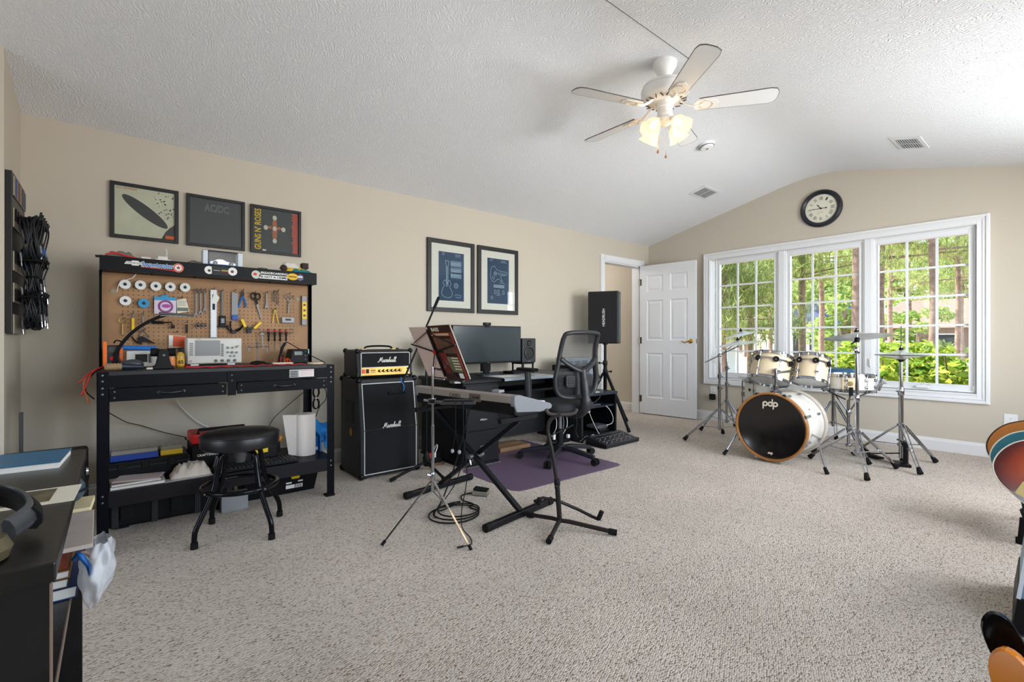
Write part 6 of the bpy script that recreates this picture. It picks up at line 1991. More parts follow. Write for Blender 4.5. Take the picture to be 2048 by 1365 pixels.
def two(nm, off, ya, yb):
    # square tube bar from floor foot at ya to top arm at yb
    G(XM).bar((off, ya, .035), (off, yb, .545), .028, .028, (1, 0, 0)).o(nm, XB_, t, bevel=.003)
    ft = G(XM).bar((off - .27, ya, .022), (off + .27, ya, .022), .034, .034).o('foot_bar', XB_, t, bevel=.003)
    for s_ in (-1, 1):
        G(XM).cyl((off + s_ * .25, ya, .022), (off + s_ * .292, ya, .022), .0235, 14).o('end_cap', BLKR, ft, smooth=True)
    tp_ = G(XM).bar((off - .17, yb, .560), (off + .16, yb, .560), .03, .026).o('top_arm', XB_, t, bevel=.003)
    for s_ in (-1, 1):
        G(XM).bx(off + s_ * .14 - .04, off + s_ * .14 + .04, yb - .02, yb + .02, .573, .5765).o('rubber_sleeve', BLKR, tp_)
two('leg_tube', .02, .365, -.34)
two('leg_tube', -.02, -.385, .36)
G(XM).cyl((-.06, 0, .29), (.06, 0, .29), .016, 14).o('pivot', STL, t, smooth=True)
G(XM).tube([(-.055, .0, .29), (-.07, -.02, .275), (-.07, -.03, .25)], .004, 6).o('lock_pin', CHR, t)
# ================================================================ EMPTY GUITAR STAND
gx, gy = 1.845, 1.815
t = T('guitar_stand', 'empty black tubular guitar stand in the middle of the carpet', 'guitar stand', (gx, gy, 0))
GS = mat('brown_black_tube', (36, 31, 29), .4, .3)
tp = V((gx - .025, gy + .02, .535))
G().cyl((gx, gy, .035), (gx - .012, gy + .01, .26), .0135, 12).o('lower_tube', GS, t, smooth=True)
G().tube(spline([V((gx - .012, gy + .01, .25)), V((gx - .03, gy + .03, .42)), V((gx - .045, gy + .045, .52)), V((gx - .04, gy + .04, .575)), V((gx - .02, gy + .02, .605)), V((gx + .005, gy - .0, .618))], 6), .0105, 10).o('upper_tube', GS, t, smooth=True)
G().lathe([(.016, 0), (.017, .006), (.017, .03), (.012, .036)], (gx - .011, gy + .009, .235), n=14).cyl((gx - .04, gy - .012, .235), (gx - .012, gy + .004, .24), .006, 8).ball((gx - .043, gy - .014, .235), .013, 10, (.6, .6, 1)).o('height_collar', BLKP, t, smooth=True)
for fx, fy in ((1.668, 1.715), (2.0, 1.57), (1.826, 2.04)):
    e = V((fx, fy, .017))
    c0 = V((gx, gy, .045))
    d = (e - c0).normalized()
    lg = G().tube([c0, c0 + d * .05 + V((0, 0, .004)), e], .0115, 10).o('leg', GS, t, smooth=True)
    G().cyl(e - d * .03, e + d * .012, .0155, 12).o('foot_cap', BLKR, lg, smooth=True)
ck = V((gx - .006, gy + .006, .15))
for pts in ([ck, V((1.93, 1.76, .10)), V((1.962, 1.70, .075)), V((1.955, 1.64, .075)), V((1.965, 1.625, .12))], [ck, V((1.79, 1.89, .16)), V((1.74, 1.90, .15)), V((1.72, 1.85, .15)), V((1.72, 1.84, .185))]):
    ar = G().tube(pts[:3] + pts[3:4], .0085, 10).o('cradle_arm', GS, t, smooth=True)
    G().cyl(pts[3], pts[4], .0125, 12).o('foam_peg', BLKR, ar, smooth=True)
yk = G().tube(spline([V((gx - .055, gy + .05, .645)), V((gx - .04, gy + .04, .62)), V((gx + .005, gy - .0, .615)), V((gx + .06, gy - .045, .622)), V((gx + .075, gy - .055, .648))], 6), .0095, 10).o('neck_yoke', mat('yoke_foam', (58, 48, 46), .6), t, smooth=True)
G().tube(spline([V((gx + .072, gy - .052, .62)), V((gx + .074, gy - .056, .56)), V((gx + .07, gy - .05, .53)), V((gx + .078, gy - .056, .50))], 5), .003, 6).ball((gx + .078, gy - .056, .495), .007, 8).o('yoke_strap', BLKR, t, smooth=True)
G().cyl((gx - .04, gy + .035, .50), (gx + .06, gy - .045, .56), .004, 8).o('yoke_brace', GS, t)
# ================================================================ COMPUTER DESK
DB = mat('black_desk_laminate', (15, 16, 19), .4, spec=.25)
DBI = mat('black_desk_inner', (17, 17, 20), .55)
t = T('computer_desk', 'black computer desk with a drawer pedestal and a low shelf end', 'desk', (3.1, 3.5, 0))
G().bx(2.10, 3.56, 3.13, 3.85, .665, .695).o('desktop', DB, t, bevel=.006)
pd = G().bx(2.12, 2.47, 3.15, 3.82, .02, .665).o('drawer_pedestal', DB, t)
for z0, z1, hd in ((.03, .28, False), (.288, .52, True), (.528, .652, False)):
    dw = G().bx(2.13, 2.46, 3.132, 3.15, z0, z1).o('drawer_front', mat('drawer_black', (19, 20, 24), .42, spec=.25), t, bevel=.002)
    zc = z1 - .07 if hd else (z0 + z1) / 2
    G().prism(ell(0, 0, .04, .010, 0, 20), FY(2.30, 3.132, .372 if hd else zc), 0, .010).o('pull', CHR if hd else mat('pull_dark', (70, 72, 76), .3, .8), dw, bevel=.003)
G().bx(2.115, 2.475, 3.145, 3.83, 0, .02).o('plinth', BLK, t)
G().bx(2.47, 3.56, 3.70, 3.72, .05, .665).o('modesty_panel', DBI, t)
G().bx(3.535, 3.56, 3.18, 3.82, 0, .665).o('centre_panel', DBI, t)
G().bx(4.085, 4.11, 3.20, 3.82, 0, .475).o('end_panel', DB, t)
G().bx(3.56, 4.115, 3.19, 3.83, .447, .475).o('low_top', mat('low_top_blue_black', (34, 42, 52), .3), t, bevel=.002)
G().bx(3.56, 4.085, 3.22, 3.80, .318, .338).o('shelf', mat('low_top_blue_black', (34, 42, 52), .3), t)
G().bx(3.56, 4.085, 3.80, 3.82, 0, .447).o('back_panel', DBI, t)
G().bx(3.56, 4.085, 3.22, 3.80, .03, .05).o('bottom_board', DBI, t)
G().bx(2.49, 3.52, 3.19, 3.55, .555, .575).o('keyboard_drawer', DB, t)
G().bx(3.60, 4.10, 3.50, 3.80, .655, .68).bx(3.62, 3.64, 3.5, 3.8, .475, .655).bx(4.06, 4.08, 3.5, 3.8, .475, .655).o('riser_shelf', DBI, t)
# pad draped over the desk front
o = T('desk_pad', 'pale grey desk pad curling over the front of the desk', 'desk pad', (2.8, 3.3, .695))
GP = mat('desk_pad_grey', (160, 168, 176), .35)
def padf(u, v):
    x = 2.50 + .58 * u
    if v > .35:
        y = 3.12 + (v - .35) / .65 * .3
        return (x, y, .6985)
    a = v / .35
    an = (1 - a) * PI * .55
    return (x, 3.121 - .022 * math.sin(an), .6765 + .022 * math.cos(an))
G().grid(padf, 6, 18).o('pad', GP, o, smooth='all', thick=.003)
G().bx(2.53, 2.75, 3.17, 3.35, .7005, .7025).o('paper_sheet', PAPER, o)
# monitor
o = T('computer_monitor', 'wide black flat computer monitor with a webcam on the desk', 'monitor', (2.7, 3.6, .695))
G().bx(2.305, 3.11, 3.60, 3.635, .797, 1.152).o('housing', BLKP, o, bevel=.004)
G().bx(2.313, 3.102, 3.598, 3.60, .815, 1.144).o('screen', mat('screen_off', (44, 54, 60), .22, spec=.7), o)
G().bx(2.69, 2.72, 3.5965, 3.6, .801, .806).o('badge', STL, o)
G().bx(2.66, 2.76, 3.635, 3.67, .72, .93).bar((2.70, 3.66, .80), (2.70, 3.62, .70), .06, .03).o('neck', BLKP, o, bevel=.004)
G().lathe([(.12, 0), (.12, .008), (.10, .014), (0, .015)], (2.70, 3.60, .6955), n=36).o('base', mat('stand_base_grey', (70, 80, 86), .25, .5), o, smooth=True)
o = T('webcam', 'small black webcam clipped on top of the monitor', 'webcam', (2.685, 3.6, 1.14))
G().bx(2.645, 2.728, 3.585, 3.612, 1.153, 1.182).o('body', BLKP, o, bevel=.006)
G().lathe([(.010, 0), (.010, .004), (.007, .005), (0, .003)], (2.686, 3.585, 1.168), (0, -1, 0), 16).o('lens', BLKG, o, smooth=True)
G().bx(2.665, 2.71, 3.59, 3.598, 1.135, 1.153).o('clip', BLKP, o)
# studio monitor loudspeakers
def studio(x0, label):
    o = T('studio_speaker', label, 'speaker', (x0 + .09, 3.65, .695), group='studio speakers on the desk')
    x1, z0, z1 = x0 + .18, .79, 1.035
    G().bx(x0, x1, 3.585, 3.78, z0, z1).o('cabinet', mat('speaker_satin', (38, 39, 42), .4), o, bevel=.008)
    xm = (x0 + x1) / 2
    G().lathe([(.064, 0), (.064, .006), (.058, .008), (.055, .003), (.03, -.012), (.02, -.012), (.018, -.006), (0, -.003)], (xm, 3.583, z0 + .095), (0, -1, 0), 36).o('woofer', mat('cone_black', (20, 20, 22), .35), o, smooth=True)
    G().ring((xm, 3.578, z0 + .095), .06, .003, (0, 1, 0), n=36, k=6).o('woofer_ring', mat('ring_grey', (104, 105, 108), .4), o, smooth=True)
    G().lathe([(.032, 0), (.03, .004), (.016, -.004), (.012, -.002), (0, .003)], (xm, 3.583, z0 + .195), (0, -1, 0), 28).o('tweeter', mat('cone_black', (20, 20, 22), .35), o, smooth=True)
    G().bx(xm - .02, xm + .02, 3.584, 3.5855, z0 + .012, z0 + .016).o('badge', GRY, o)
    G().bx(x0 + .01, x1 - .01, 3.60, 3.77, .775, .79).o('stand_top', BLKP, o)
    for dx in (.02, .16):
        for dy in (3.61, 3.76):
            G().cyl((x0 + dx, dy, .6955), (x0 + dx, dy, .775), .010, 10).o('stand_leg', BLKP, o, smooth=True)
    return o
studio(3.118, 'black studio speaker on a small stand right of the monitor')
studio(2.115, 'black studio speaker behind the music book, left of the monitor')
o = T('desk_clutter', 'low black tray of cables behind the monitor base', 'tray', (2.95, 3.5, .695))
G().bx(2.88, 3.10, 3.44, 3.60, .6955, .72).o('tray', BLKP, o, bevel=.004)
G().tube(spline([(2.9, 3.5, .725), (2.95, 3.46, .735), (3.02, 3.5, .73), (3.08, 3.47, .728)], 5), .004, 6).o('cable', BLKR, o, smooth='all')
# modelling / control unit standing on a tilt stand
o = T('effects_processor', 'grey effects unit with knobs tilted on a black stand', 'effects unit', (3.93, 3.35, .475))
m = frame((3.93, 3.36, .575), (1, 0, -.04), (.0, .10, .2))
G(m).bx(-.16, .115, 0, .215, -.05, .0).o('body', mat('unit_charcoal', (52, 54, 58), .4), o, bevel=.006)
G(m).bx(-.15, .105, .012, .205, .0, .002).o('face', mat('unit_face_grey', (96, 100, 104), .4), o)
G(m).bx(-.02, .05, .085, .15, .002, .003).o('display', mat('lcd_pale', (150, 158, 160), .25), o)
for i in range(5):
    G(m).lathe([(.009, 0), (.008, .012), (0, .013)], (-.06 + i * .034, .03, .002), n=12).o('knob', BLKP, o, smooth=True)
for i in range(4):
    G(m).lathe([(.007, 0), (.006, .010), (0, .011)], (-.05 + i * .035, .182, .002), n=12).o('knob', GRY, o, smooth=True)
G(m).bx(.062, .085, .06, .16, .002, .006).o('fader_panel', INK_K, o)
G(m).bx(.105, .122, .0, .218, -.055, .006).o('side_rail', BLKP, o, bevel=.003)
G().prism([(-.07, .095), (.07, .095), (.045, .01), (.045, 0), (-.045, 0), (-.045, .01)], FY(3.92, 3.44, .4755), 0, .08).o('stand', BLKP, o, bevel=.004)
o = T('rack_unit', 'silver rack synthesizer module on the riser behind the chair', 'rack module', (3.95, 3.62, .68))
G().bx(3.70, 4.16, 3.56, 3.76, .681, .745).o('black_unit', BLKP, o, bevel=.004)
for i in range(9):
    G().lathe([(.007, 0), (.006, .008), (0, .009)], (3.73 + i * .045, 3.56, .715), (0, -1, 0), 10).o('knob', STL, o, smooth=True)
G().bx(3.74, 4.21 - .04, 3.59, 3.75, .746, .822).o('silver_unit', mat('unit_silver', (176, 186, 194), .35, .4), o, bevel=.003)
for i in range(3):
    G().bx(3.765 + i * .115, 3.86 + i * .115, 3.588, 3.59, .758, .79).o('window', mat('unit_window', (96, 112, 124), .25), o)
g = G()
for i in range(8):
    g.bx(3.77 + i * .045, 3.79 + i * .045, 3.5885, 3.59, .802, .806)
g.o('print', INK_K, o)
# small things on the shelf end
for nm, lab, x0, x1, y0, y1, z0, z1, m_ in (('laptop', 'thin silver laptop on the desk side shelf', 3.60, 3.90, 3.24, 3.45, .3385, .352, STL), ('hard_drive', 'black drive box on the bottom of the desk side', 3.90, 4.06, 3.26, 3.40, .0505, .085, BLKG), ('hard_drive', 'grey drive box stacked on the bottom of the desk side', 3.88, 4.05, 3.27, 3.42, .086, .115, mat('drive_grey', (96, 98, 102), .35)), ('paper_pad', 'white paper pad on the low desk top', 3.60, 3.86, 3.22, 3.36, .4755, .482, PAPER)):
    o = T(nm, lab, nm.replace('_', ' '), ((x0 + x1) / 2, (y0 + y1) / 2, z0))
    G().bx(x0, x1, y0, y1, z0, z1).o('body', m_, o, bevel=.002)
    G().bx(x0 + .01, x1 - .01, y0 - .0006, y0, z0 + (z1 - z0) * .4, z0 + (z1 - z0) * .55).o('seam', DKG, o)
for k, (lab, pts, m_) in enumerate((('grey cable arching inside the desk side shelf', [(3.98, 3.40, .34), (3.99, 3.34, .39), (3.96, 3.30, .43), (3.90, 3.3, .44)], GRY), ('white cable curving down inside the desk end', [(3.94, 3.205, .33), (4.0, 3.2, .28), (4.05, 3.2, .20), (4.05, 3.21, .14), (4.01, 3.24, .118)], WHT), ('thin white cable hanging across the desk shelves to the floor', [(3.66, 3.21, .33), (3.70, 3.19, .22), (3.74, 3.15, .10), (3.76, 3.12, .05)], mat('cable_ivory', (206, 200, 190), .5)))):
    o = T('shelf_cable', lab, 'cable', pts[-1])
    G().tube(spline(pts, 6), .0035, 6).o('cable', m_, o, smooth='all')
    G().cyl(pts[-1], V(pts[-1]) + V((-.012, 0, -.004)), .006, 8).o('plug', m_, o)
o = T('power_strip_pile', 'tangle of white and black plugs on the floor under the desk', 'cables', (3.38, 3.35, 0))
rs = random.Random(9)
G().bx(3.30, 3.50, 3.30, 3.42, .0, .04).o('power_strip', BLKP, o, bevel=.006)
for i in range(7):
    x, y = 3.3 + rs.random() * .2, 3.30 + rs.random() * .10
    G().bx(x - .014, x + .014, y - .014, y + .014, .0405, .075 + .01 * (i % 3)).o('plug', WHT if i % 2 else BLKP, o, bevel=.003)
for i in range(5):
    x = 3.28 + i * .05
    G().tube(spline([(x, 3.34, .07), (x + .02, 3.30, .15), (x + .05, 3.32, .21), (x + .08, 3.36, .25)], 6), .0035, 6).o('cord', (WHT, BLKR, GRY)[i % 3], o, smooth='all')
o = T('left_power_strip', 'brown wooden block with plugs on the floor left of the drawers', 'power strip', (2.0, 3.4, 0))
G().bx(1.93, 2.08, 3.36, 3.45, 0, .02).o('board', mat('board_brown', (110, 80, 56), .6), o, bevel=.002)
G().bx(1.94, 2.06, 3.38, 3.43, .0205, .06).o('strip', BLKP, o, bevel=.004)
for x, m_ in ((1.96, RED), (2.0, WHT), (2.04, BLKP)):
    G().bx(x - .014, x + .014, 3.385, 3.425, .0605, .10).o('plug', m_, o, bevel=.004)
G().tube(spline([(1.99, 3.40, .10), (2.0, 3.36, .17), (1.97, 3.30, .16), (1.92, 3.28, .08), (1.93, 3.3, .02)], 6), .004, 6).o('cord', WHT, o, smooth='all')
# flat cardboard box under the desk
o = T('cardboard_box', 'flat brown cardboard box on the mat under the desk', 'box', (2.85, 3.5, .004))
G().bx(2.66, 3.02, 3.36, 3.60, .005, .04).o('carton', mat('carton_brown', (150, 116, 84), .8), o, bevel=.002)
G().bx(2.68, 3.0, 3.47, 3.49, .04, .0408).o('tape', mat('tape_tan', (176, 146, 110), .4), o)
# ================================================================ CHAIR MAT + OFFICE CHAIR
o = T('chair_mat', 'translucent mauve grey floor mat under the office chair', 'mat', (2.6, 3.0, 0))
out = [(2.06, 2.50), (2.09, 2.435), (2.14, 2.425), (3.10, 2.41), (3.16, 2.43), (3.18, 2.48), (3.18, 3.62), (2.10, 3.62)]
out = [(2.09, 2.435), (2.15, 2.425), (3.12, 2.408), (3.165, 2.425), (3.18, 2.47), (3.18, 3.12), (2.49, 3.12), (2.10, 3.12), (2.06, 3.06), (2.06, 2.48)]
out = [(2.09, 2.435), (2.15, 2.425), (3.12, 2.408), (3.165, 2.425), (3.18, 2.47), (3.18, 3.66), (2.49, 3.66), (2.49, 3.12), (2.10, 3.12), (2.06, 3.06), (2.06, 2.48)]
G().prism(out, Mx.Identity(4), .0005, .004).o('sheet', mat('mat_mauve', (112, 94, 116), .34, var=(120, .12)), o)
chx, chy = 2.92, 2.87
t = T('office_chair', 'black mesh back office chair on casters at the desk', 'chair', (chx, chy, .004), R(-2))
CP = mat('chair_black_plastic', (40, 40, 43), .42)
CB = mat('chair_base_black', (28, 30, 36), .35)
L_m = W[t]
for k in range(5):
    a = R(138 + 72 * k)
    c_, s_ = math.cos(a), math.sin(a)
    g = G(t)
    pts = [(.03, .115), (.12, .112), (.24, .095), (.335, .078)]
    ws = [.032, .028, .023, .018]
    A = [V((r_ * c_ - w_ * s_, r_ * s_ + w_ * c_, z_)) for (r_, z_), w_ in zip(pts, ws)]
    B = [V((r_ * c_ + w_ * s_, r_ * s_ - w_ * c_, z_)) for (r_, z_), w_ in zip(pts, ws)]
    lg = g.strip(A, B, -.034, (0, 0, 1)).o('base_arm', CB, t, bevel=.006)
    q = V((.33 * c_, .33 * s_, 0))
    ax = V((-s_, c_, 0))
    G(t).cyl(q + V((0, 0, .03)), q + V((0, 0, .06)), .008, 8).o('caster_stem', BLKP, lg)
    for o_ in (-.017, .017):
        G(t).cyl(q + ax * (o_ - .010) + V((.012 * c_, .012 * s_, .028)), q + ax * (o_ + .010) + V((.012 * c_, .012 * s_, .028)), .0275, 18).o('caster_wheel', BLKR, lg, smooth=True)
G(t).lathe([(.045, .07), (.045, .12), (.03, .135)], n=20).o('base_hub', CB, t, smooth=True)
G(t).cyl((0, 0, .12), (0, 0, .26), .026, 18).o('gas_column', BLKP, t, smooth=True)
G(t).cyl((0, 0, .26), (0, 0, .40), .017, 18).o('piston', STL, t, smooth=True)
G(t).bx(-.075, .075, -.12, .10, .385, .425).o('tilt_mechanism', BLKP, t, bevel=.01)
for s_, y in ((1, .02), (1, -.08)):
    G(t).tube([(.07 * s_, y, .40), (.2 * s_, y - .02, .395)], .005, 8).bx(.19, .25, y - .035, y - .005, .385, .405).o('lever', GRY, t, smooth=True)
G(t).prism(rrect(-.235, .235, -.22, .25, .09, 6), Mx.Identity(4), .43, .495).o('seat', mat('seat_fabric', (34, 35, 38), .85, bump=(500, .2)), t, bevel=.025, seg=3)
G(t).prism(rrect(-.215, .215, -.2, .23, .08, 6), Mx.Identity(4), .418, .432).o('seat_pan', BLKP, t)
yb = -.235
def bk(x, z):       # curved back surface
    zz = (z - .78) / .3
    return V((x, yb - .035 * zz * abs(zz) - .02 * (z > 1.0) * (z - 1.0) / .07 + .10 * (x * x) / .05 * .35 - (.02 if z < .6 else 0) * 0, z))
outer = [(-.19, 1.035), (-.16, 1.068), (0, 1.076), (.16, 1.068), (.19, 1.035), (.2, .93), (.218, .80), (.236, .70), (.222, .61), (.16, .56), (0, .545), (-.16, .56), (-.222, .61), (-.236, .70), (-.218, .80), (-.2, .93)]
op = spline([bk(x, z) for x, z in outer], 5, True)
G(t).tube(op, .024, 10, True, flat=.75).o('back_frame', CP, t, smooth='all')
yo = spline([bk(-.205, .87) + V((0, -.012, 0)), bk(-.12, .81) + V((0, -.02, 0)), bk(0, .765) + V((0, -.03, 0)), bk(.12, .81) + V((0, -.02, 0)), bk(.205, .87) + V((0, -.012, 0))], 6)
G(t).tube(yo, .023, 10, flat=.7).o('back_brace', CP, t, smooth='all')
G(t).tube(spline([(0, yb - .03, .78), (0, yb - .045, .68), (0, yb - .06, .57), (0, yb - .055, .47), (0, yb + .02, .415), (0, -.08, .405)], 6), [.024] * 6 + [.03] * 8 + [.038] * 17, 12, flat=1.1).o('spine', CP, t, smooth='all')


def mesh_mat():
    m = bpy.data.materials.new('chair_mesh_weave')
    m.use_nodes = True
    N, L = m.node_tree.nodes, m.node_tree.links
    b = N['Principled BSDF']
    b.inputs['Base Color'].default_value = (lin(46), lin(46), lin(48), 1)
    b.inputs['Roughness'].default_value = .6
    tc = N.new('ShaderNodeTexCoord')
    br_ = N.new('ShaderNodeTexBrick')
    br_.inputs['Scale'].default_value = 1
    br_.offset = .5
    br_.inputs['Brick Width'].default_value = .006
    br_.inputs['Row Height'].default_value = .006
    br_.inputs['Mortar Size'].default_value = .0011
    br_.inputs['Color1'].default_value = (.22, .22, .22, 1)
    br_.inputs['Color2'].default_value = (.3, .3, .3, 1)
    br_.inputs['Mortar'].default_value = (1, 1, 1, 1)
    mp = N.new('ShaderNodeMapping')
    mp.inputs['Rotation'].default_value = (R(90), 0, 0)
    L.new(tc.outputs['Object'], mp.inputs[0])
    L.new(mp.outputs[0], br_.inputs['Vector'])
    L.new(br_.outputs['Color'], b.inputs['Alpha'])
    return m


g = G(t)
def mf(u, v):
    z = .80 + .255 * v
    lo = .80 + .06 * abs(2 * u - 1) ** 1.5
    z = lo - .02 + (1.06 - lo + .02) * v
    x = -.195 + .39 * u
    return bk(x, z) + V((0, .004, 0))
g.grid(mf, 14, 10).o('mesh_panel', mesh_mat(), t, smooth='all')
g = G(t)
def lf(u, v):
    z = .565 + .22 * v
    return bk(-.205 + .41 * u, z) + V((0, .012, 0))
g.grid(lf, 12, 6).o('lower_mesh', MATS.get('lower_mesh') or mat('lower_mesh_grey', (40, 41, 44), .6, alpha=.45), t, smooth='all')
for s_ in (-1, 1):
    lp = G(t).prism(rrect(s_ * .10 - .05, s_ * .10 + .05, -.05, .05, .02), frame((0, yb + .02, .68), (1, 0, 0), (0, 0, 1)), 0, .02).o('lumbar_pad', CP, t, bevel=.006)
    for i in range(4):
        G(t).bx(s_ * .10 - .035, s_ * .10 + .035, yb - .004, yb + .002, .643 + i * .02, .652 + i * .02).o('lumbar_slot', INK_K, lp)
    ax = s_ * .285
    ar = G(t).prism(rrect(ax - .04, ax + .04, -.02, .21, .03, 5), Mx.Identity(4), .755, .782).o('arm_pad', BLKR, t, bevel=.008)
    G(t).tube([(ax, .09, .756), (ax, .085, .66)], .020, 12, flat=1.3).tube([(ax, .085, .68), (ax, .08, .50)], .024, 12, flat=1.3).tube([(ax, .08, .50), (s_ * .24, .07, .43), (s_ * .14, .05, .41)], .020, 10).o('arm_post', CP, t, smooth=True)
# ================================================================ PA SPEAKER ON TRIPOD
sx_, sy_ = 4.43, 3.615
t = T('speaker_tripod', 'black tripod speaker stand beside the doorway', 'speaker stand', (sx_, sy_, 0))
G().cyl((sx_, sy_, .30), (sx_, sy_, .74), .021, 14).cyl((sx_, sy_, .74), (sx_, sy_, 1.0), .016, 14).o('pole', BLK, t, smooth=True)
for z in (.72, .62):
    cl = G().lathe([(.024, 0), (.027, .004), (.027, .05), (.024, .054)], (sx_, sy_, z), n=16).o('collar', BLKP, t, smooth=True)
    G().cyl((sx_, sy_, z + .025), (sx_ + .05 * (1 if z < .7 else -1), sy_ - .045 * (1 if z < .7 else -1), z + .027), .007, 8).ball((sx_ + .05 * (1 if z < .7 else -1), sy_ - .045 * (1 if z < .7 else -1), z + .027), .014, 10).o('knob', BLKR, cl, smooth=True)
G().lathe([(.026, 0), (.026, .04)], (sx_, sy_, .33), n=16).o('brace_collar', BLKP, t)
for fx, fy in ((4.335, 3.206), (4.22, 3.88), (4.90, 3.66)):
    tp_ = V((sx_, sy_, .63)).lerp(V((fx, fy, .63)), .06)
    e = V((fx, fy, .017))
    lg = G().cyl(tp_, e, .0155, 12).o('leg', BLK, t, smooth=True)
    d = (e - tp_).normalized()
    G().cyl(e - d * .035, e + d * .01, .019, 12).o('foot_cap', BLKR, lg, smooth=True)
    G().bar((sx_, sy_, .35), tp_.lerp(e, .5), .02, .006).o('brace', BLK, lg)
rz = R(-62)
t = T('pa_loudspeaker', 'tall black powered loudspeaker on the tripod by the door', 'loudspeaker', (sx_, sy_, .975), rz)
G(t).prism([(-.175, -.13), (.175, -.13), (.175, .03), (.09, .16), (-.09, .16), (-.175, .03)], Mx.Identity(4), 0, .605).o('cabinet', mat('pa_black', (30, 31, 34), .5), t, bevel=.012)
G(t).bx(-.165, .165, -.142, -.13, .012, .593).o('grille', mat('pa_grille', (24, 24, 28), .55, bump=(1500, .6)), t, bevel=.006)
text('HEADRUSH', W[t] @ frame((.01, -.1425, .30), (0, 0, 1), (-1, 0, 0)), .2, INK_W, t, .03, 'maker_mark', bold=.005)
G(t).bx(-.182, -.174, -.08, .02, .24, .40).o('side_handle', BLKR, t, bevel=.004)
G(t).bx(.1745, .178, -.125, -.02, .02, .585).o('side_cheek', mat('pa_side_teal', (36, 62, 64), .4), t)
G(t).lathe([(.03, -.012), (.03, 0)], n=16).o('pole_cup', BLKP, t)
# ================================================================ FLOOR PEDALBOARD
t = T('floor_pedalboard', 'wide black multi effects floor controller with foot switches', 'pedalboard', (3.77, 2.98, 0), R(2))
m = W[t]
G(t).prism([(-.125, .004), (-.125, .03), (-.115, .036), (.11, .085), (.125, .08), (.125, .004)], MX_, -.265, .265).o('chassis', mat('pedalboard_black', (30, 31, 35), .4, .3), t, bevel=.004)
pm = frame((0, -.005, .0595), (1, 0, 0), (0, .225, .049))
for r_ in range(2):
    for c_ in range(6):
        x = -.2 + c_ * .075
        G(m @ pm).lathe([(.011, .0), (.011, .004), (.007, .005), (.0065, .016), (0, .017)], (x, -.07 + r_ * .08, .001), n=12).o('foot_switch', CHR, t, smooth=True)
        G(m @ pm).bx(x - .018, x + .018, -.045 + r_ * .08, -.039 + r_ * .08, .001, .002).o('scribble_strip', GRY, t)
G(m @ pm).bx(-.24, .24, .085, .10, .0, .002).o('top_stripe', STL, t)
for x in (-.262, .262):
    G(t).bx(x - .006, x + .006, -.122, .122, .004, .04).o('side_cheek', BLKP, t)
for x in (-.22, .22):
    for y in (-.1, .1):
        G(t).cyl((x, y, 0), (x, y, .005), .012, 10).o('rubber_foot', BLKR, t)
for i in range(4):
    x = -.2 + i * .05
    G(t).tube(spline([(x, .122, .055), (x - .01, .16, .075), (x - .03, .19, .04), (x - .05, .21, .02)], 5), .0035, 6).o('patch_cable', (GRY, BLKR, WHT, BLKR)[i], t, smooth='all')
# ================================================================ DRUM KIT
PEARL = mat('white_pearl_wrap', (226, 222, 212), .28, coat=.4, var=(7, .06))
CREAM = mat('ivory_maple_shell', (226, 206, 172), .3, coat=.4, var=(5, .05))
HEADW = mat('clear_drum_film', (236, 238, 240), .2, alpha=.8)
BATTER = mat('coated_batter_film', (226, 226, 224), .5)
AMB = mat('amber_wood_hoop', (168, 112, 58), .25, coat=.5, var=(14, .15))
RES = mat('black_resonant_head', (22, 19, 18), .16, coat=.3)


def lugs(t, M, r, z0, z1, n, a0=0., mid=True):
    for k in range(n):
        a = a0 + 2 * PI * k / n
        c_, s_ = math.cos(a), math.sin(a)
        zm = (z0 + z1) / 2
        for zz in ((zm + (z1 - z0) * .22, zm - (z1 - z0) * .22) if mid else (zm,)):
            g = G(M)
            g.bar((r * c_, r * s_, zz - .011), ((r + .0) * c_, r * s_, zz + .011), .018, .024, (c_, s_, 0))
            g.ball((r * c_ + .010 * c_, r * s_ + .010 * s_, zz), .011, 8, (1, 1, 1.2))
            lg = g.o('lug', CHR, t, smooth=True)
        g = G(M)
        g.cyl(((r + .014) * c_, (r + .014) * s_, z0 - .004), ((r + .014) * c_, (r + .014) * s_, z1 + .006), .003, 6)
        for zz in (z0 - .004, z1 + .006):
            g.bar(((r + .014) * c_, (r + .014) * s_, zz - .008), ((r + .014) * c_, (r + .014) * s_, zz + .006), .012, .012, (c_, s_, 0))
        g.o('tension_rod', CHR, lg)


def drum(name, label, c, ax, r, h, shell, n=6, a0=0., grp='drums of the white kit', top=BATTER, bot=HEADW):
    ax = V(ax).normalized()
    t = T(name, label, 'drum', (c[0], c[1], c[2] - h / 2), group=grp)
    xd = V((0, -1, 0)) - ax * V((0, -1, 0)).dot(ax)
    M = frame(c, xd, ax.cross(xd))
    G(M).lathe([(r * .97, -h / 2), (r, -h / 2 + .004), (r, h / 2 - .004), (r * .97, h / 2)], n=48, cap=False).o('shell', shell, t, smooth=True)
    for z, nm, m_ in ((-h / 2 - .001, 'bottom_head', bot), (h / 2 + .001, 'top_head', top)):
        G(M).lathe([(r * 1.005, 0), (r * 1.005, .0015), (0, .0015)], (0, 0, z), n=48).o(nm, m_, t)
    for z, nm in ((-h / 2, 'bottom_hoop'), (h / 2, 'top_hoop')):
        s_ = 1 if z > 0 else -1
        G(M).lathe([(r + .003, -.012 * s_ + z), (r + .010, -.012 * s_ + z), (r + .010, -.006 * s_ + z), (r + .005, -.004 * s_ + z), (r + .005, .012 * s_ + z), (r + .009, .014 * s_ + z), (r + .003, .015 * s_ + z), (r + .002, -.010 * s_ + z)], n=48, cap=False).o(nm, CHR, t, smooth=True)
    lugs(t, M, r, -h / 2 - .002, h / 2 + .002, n, a0)
    return t, M


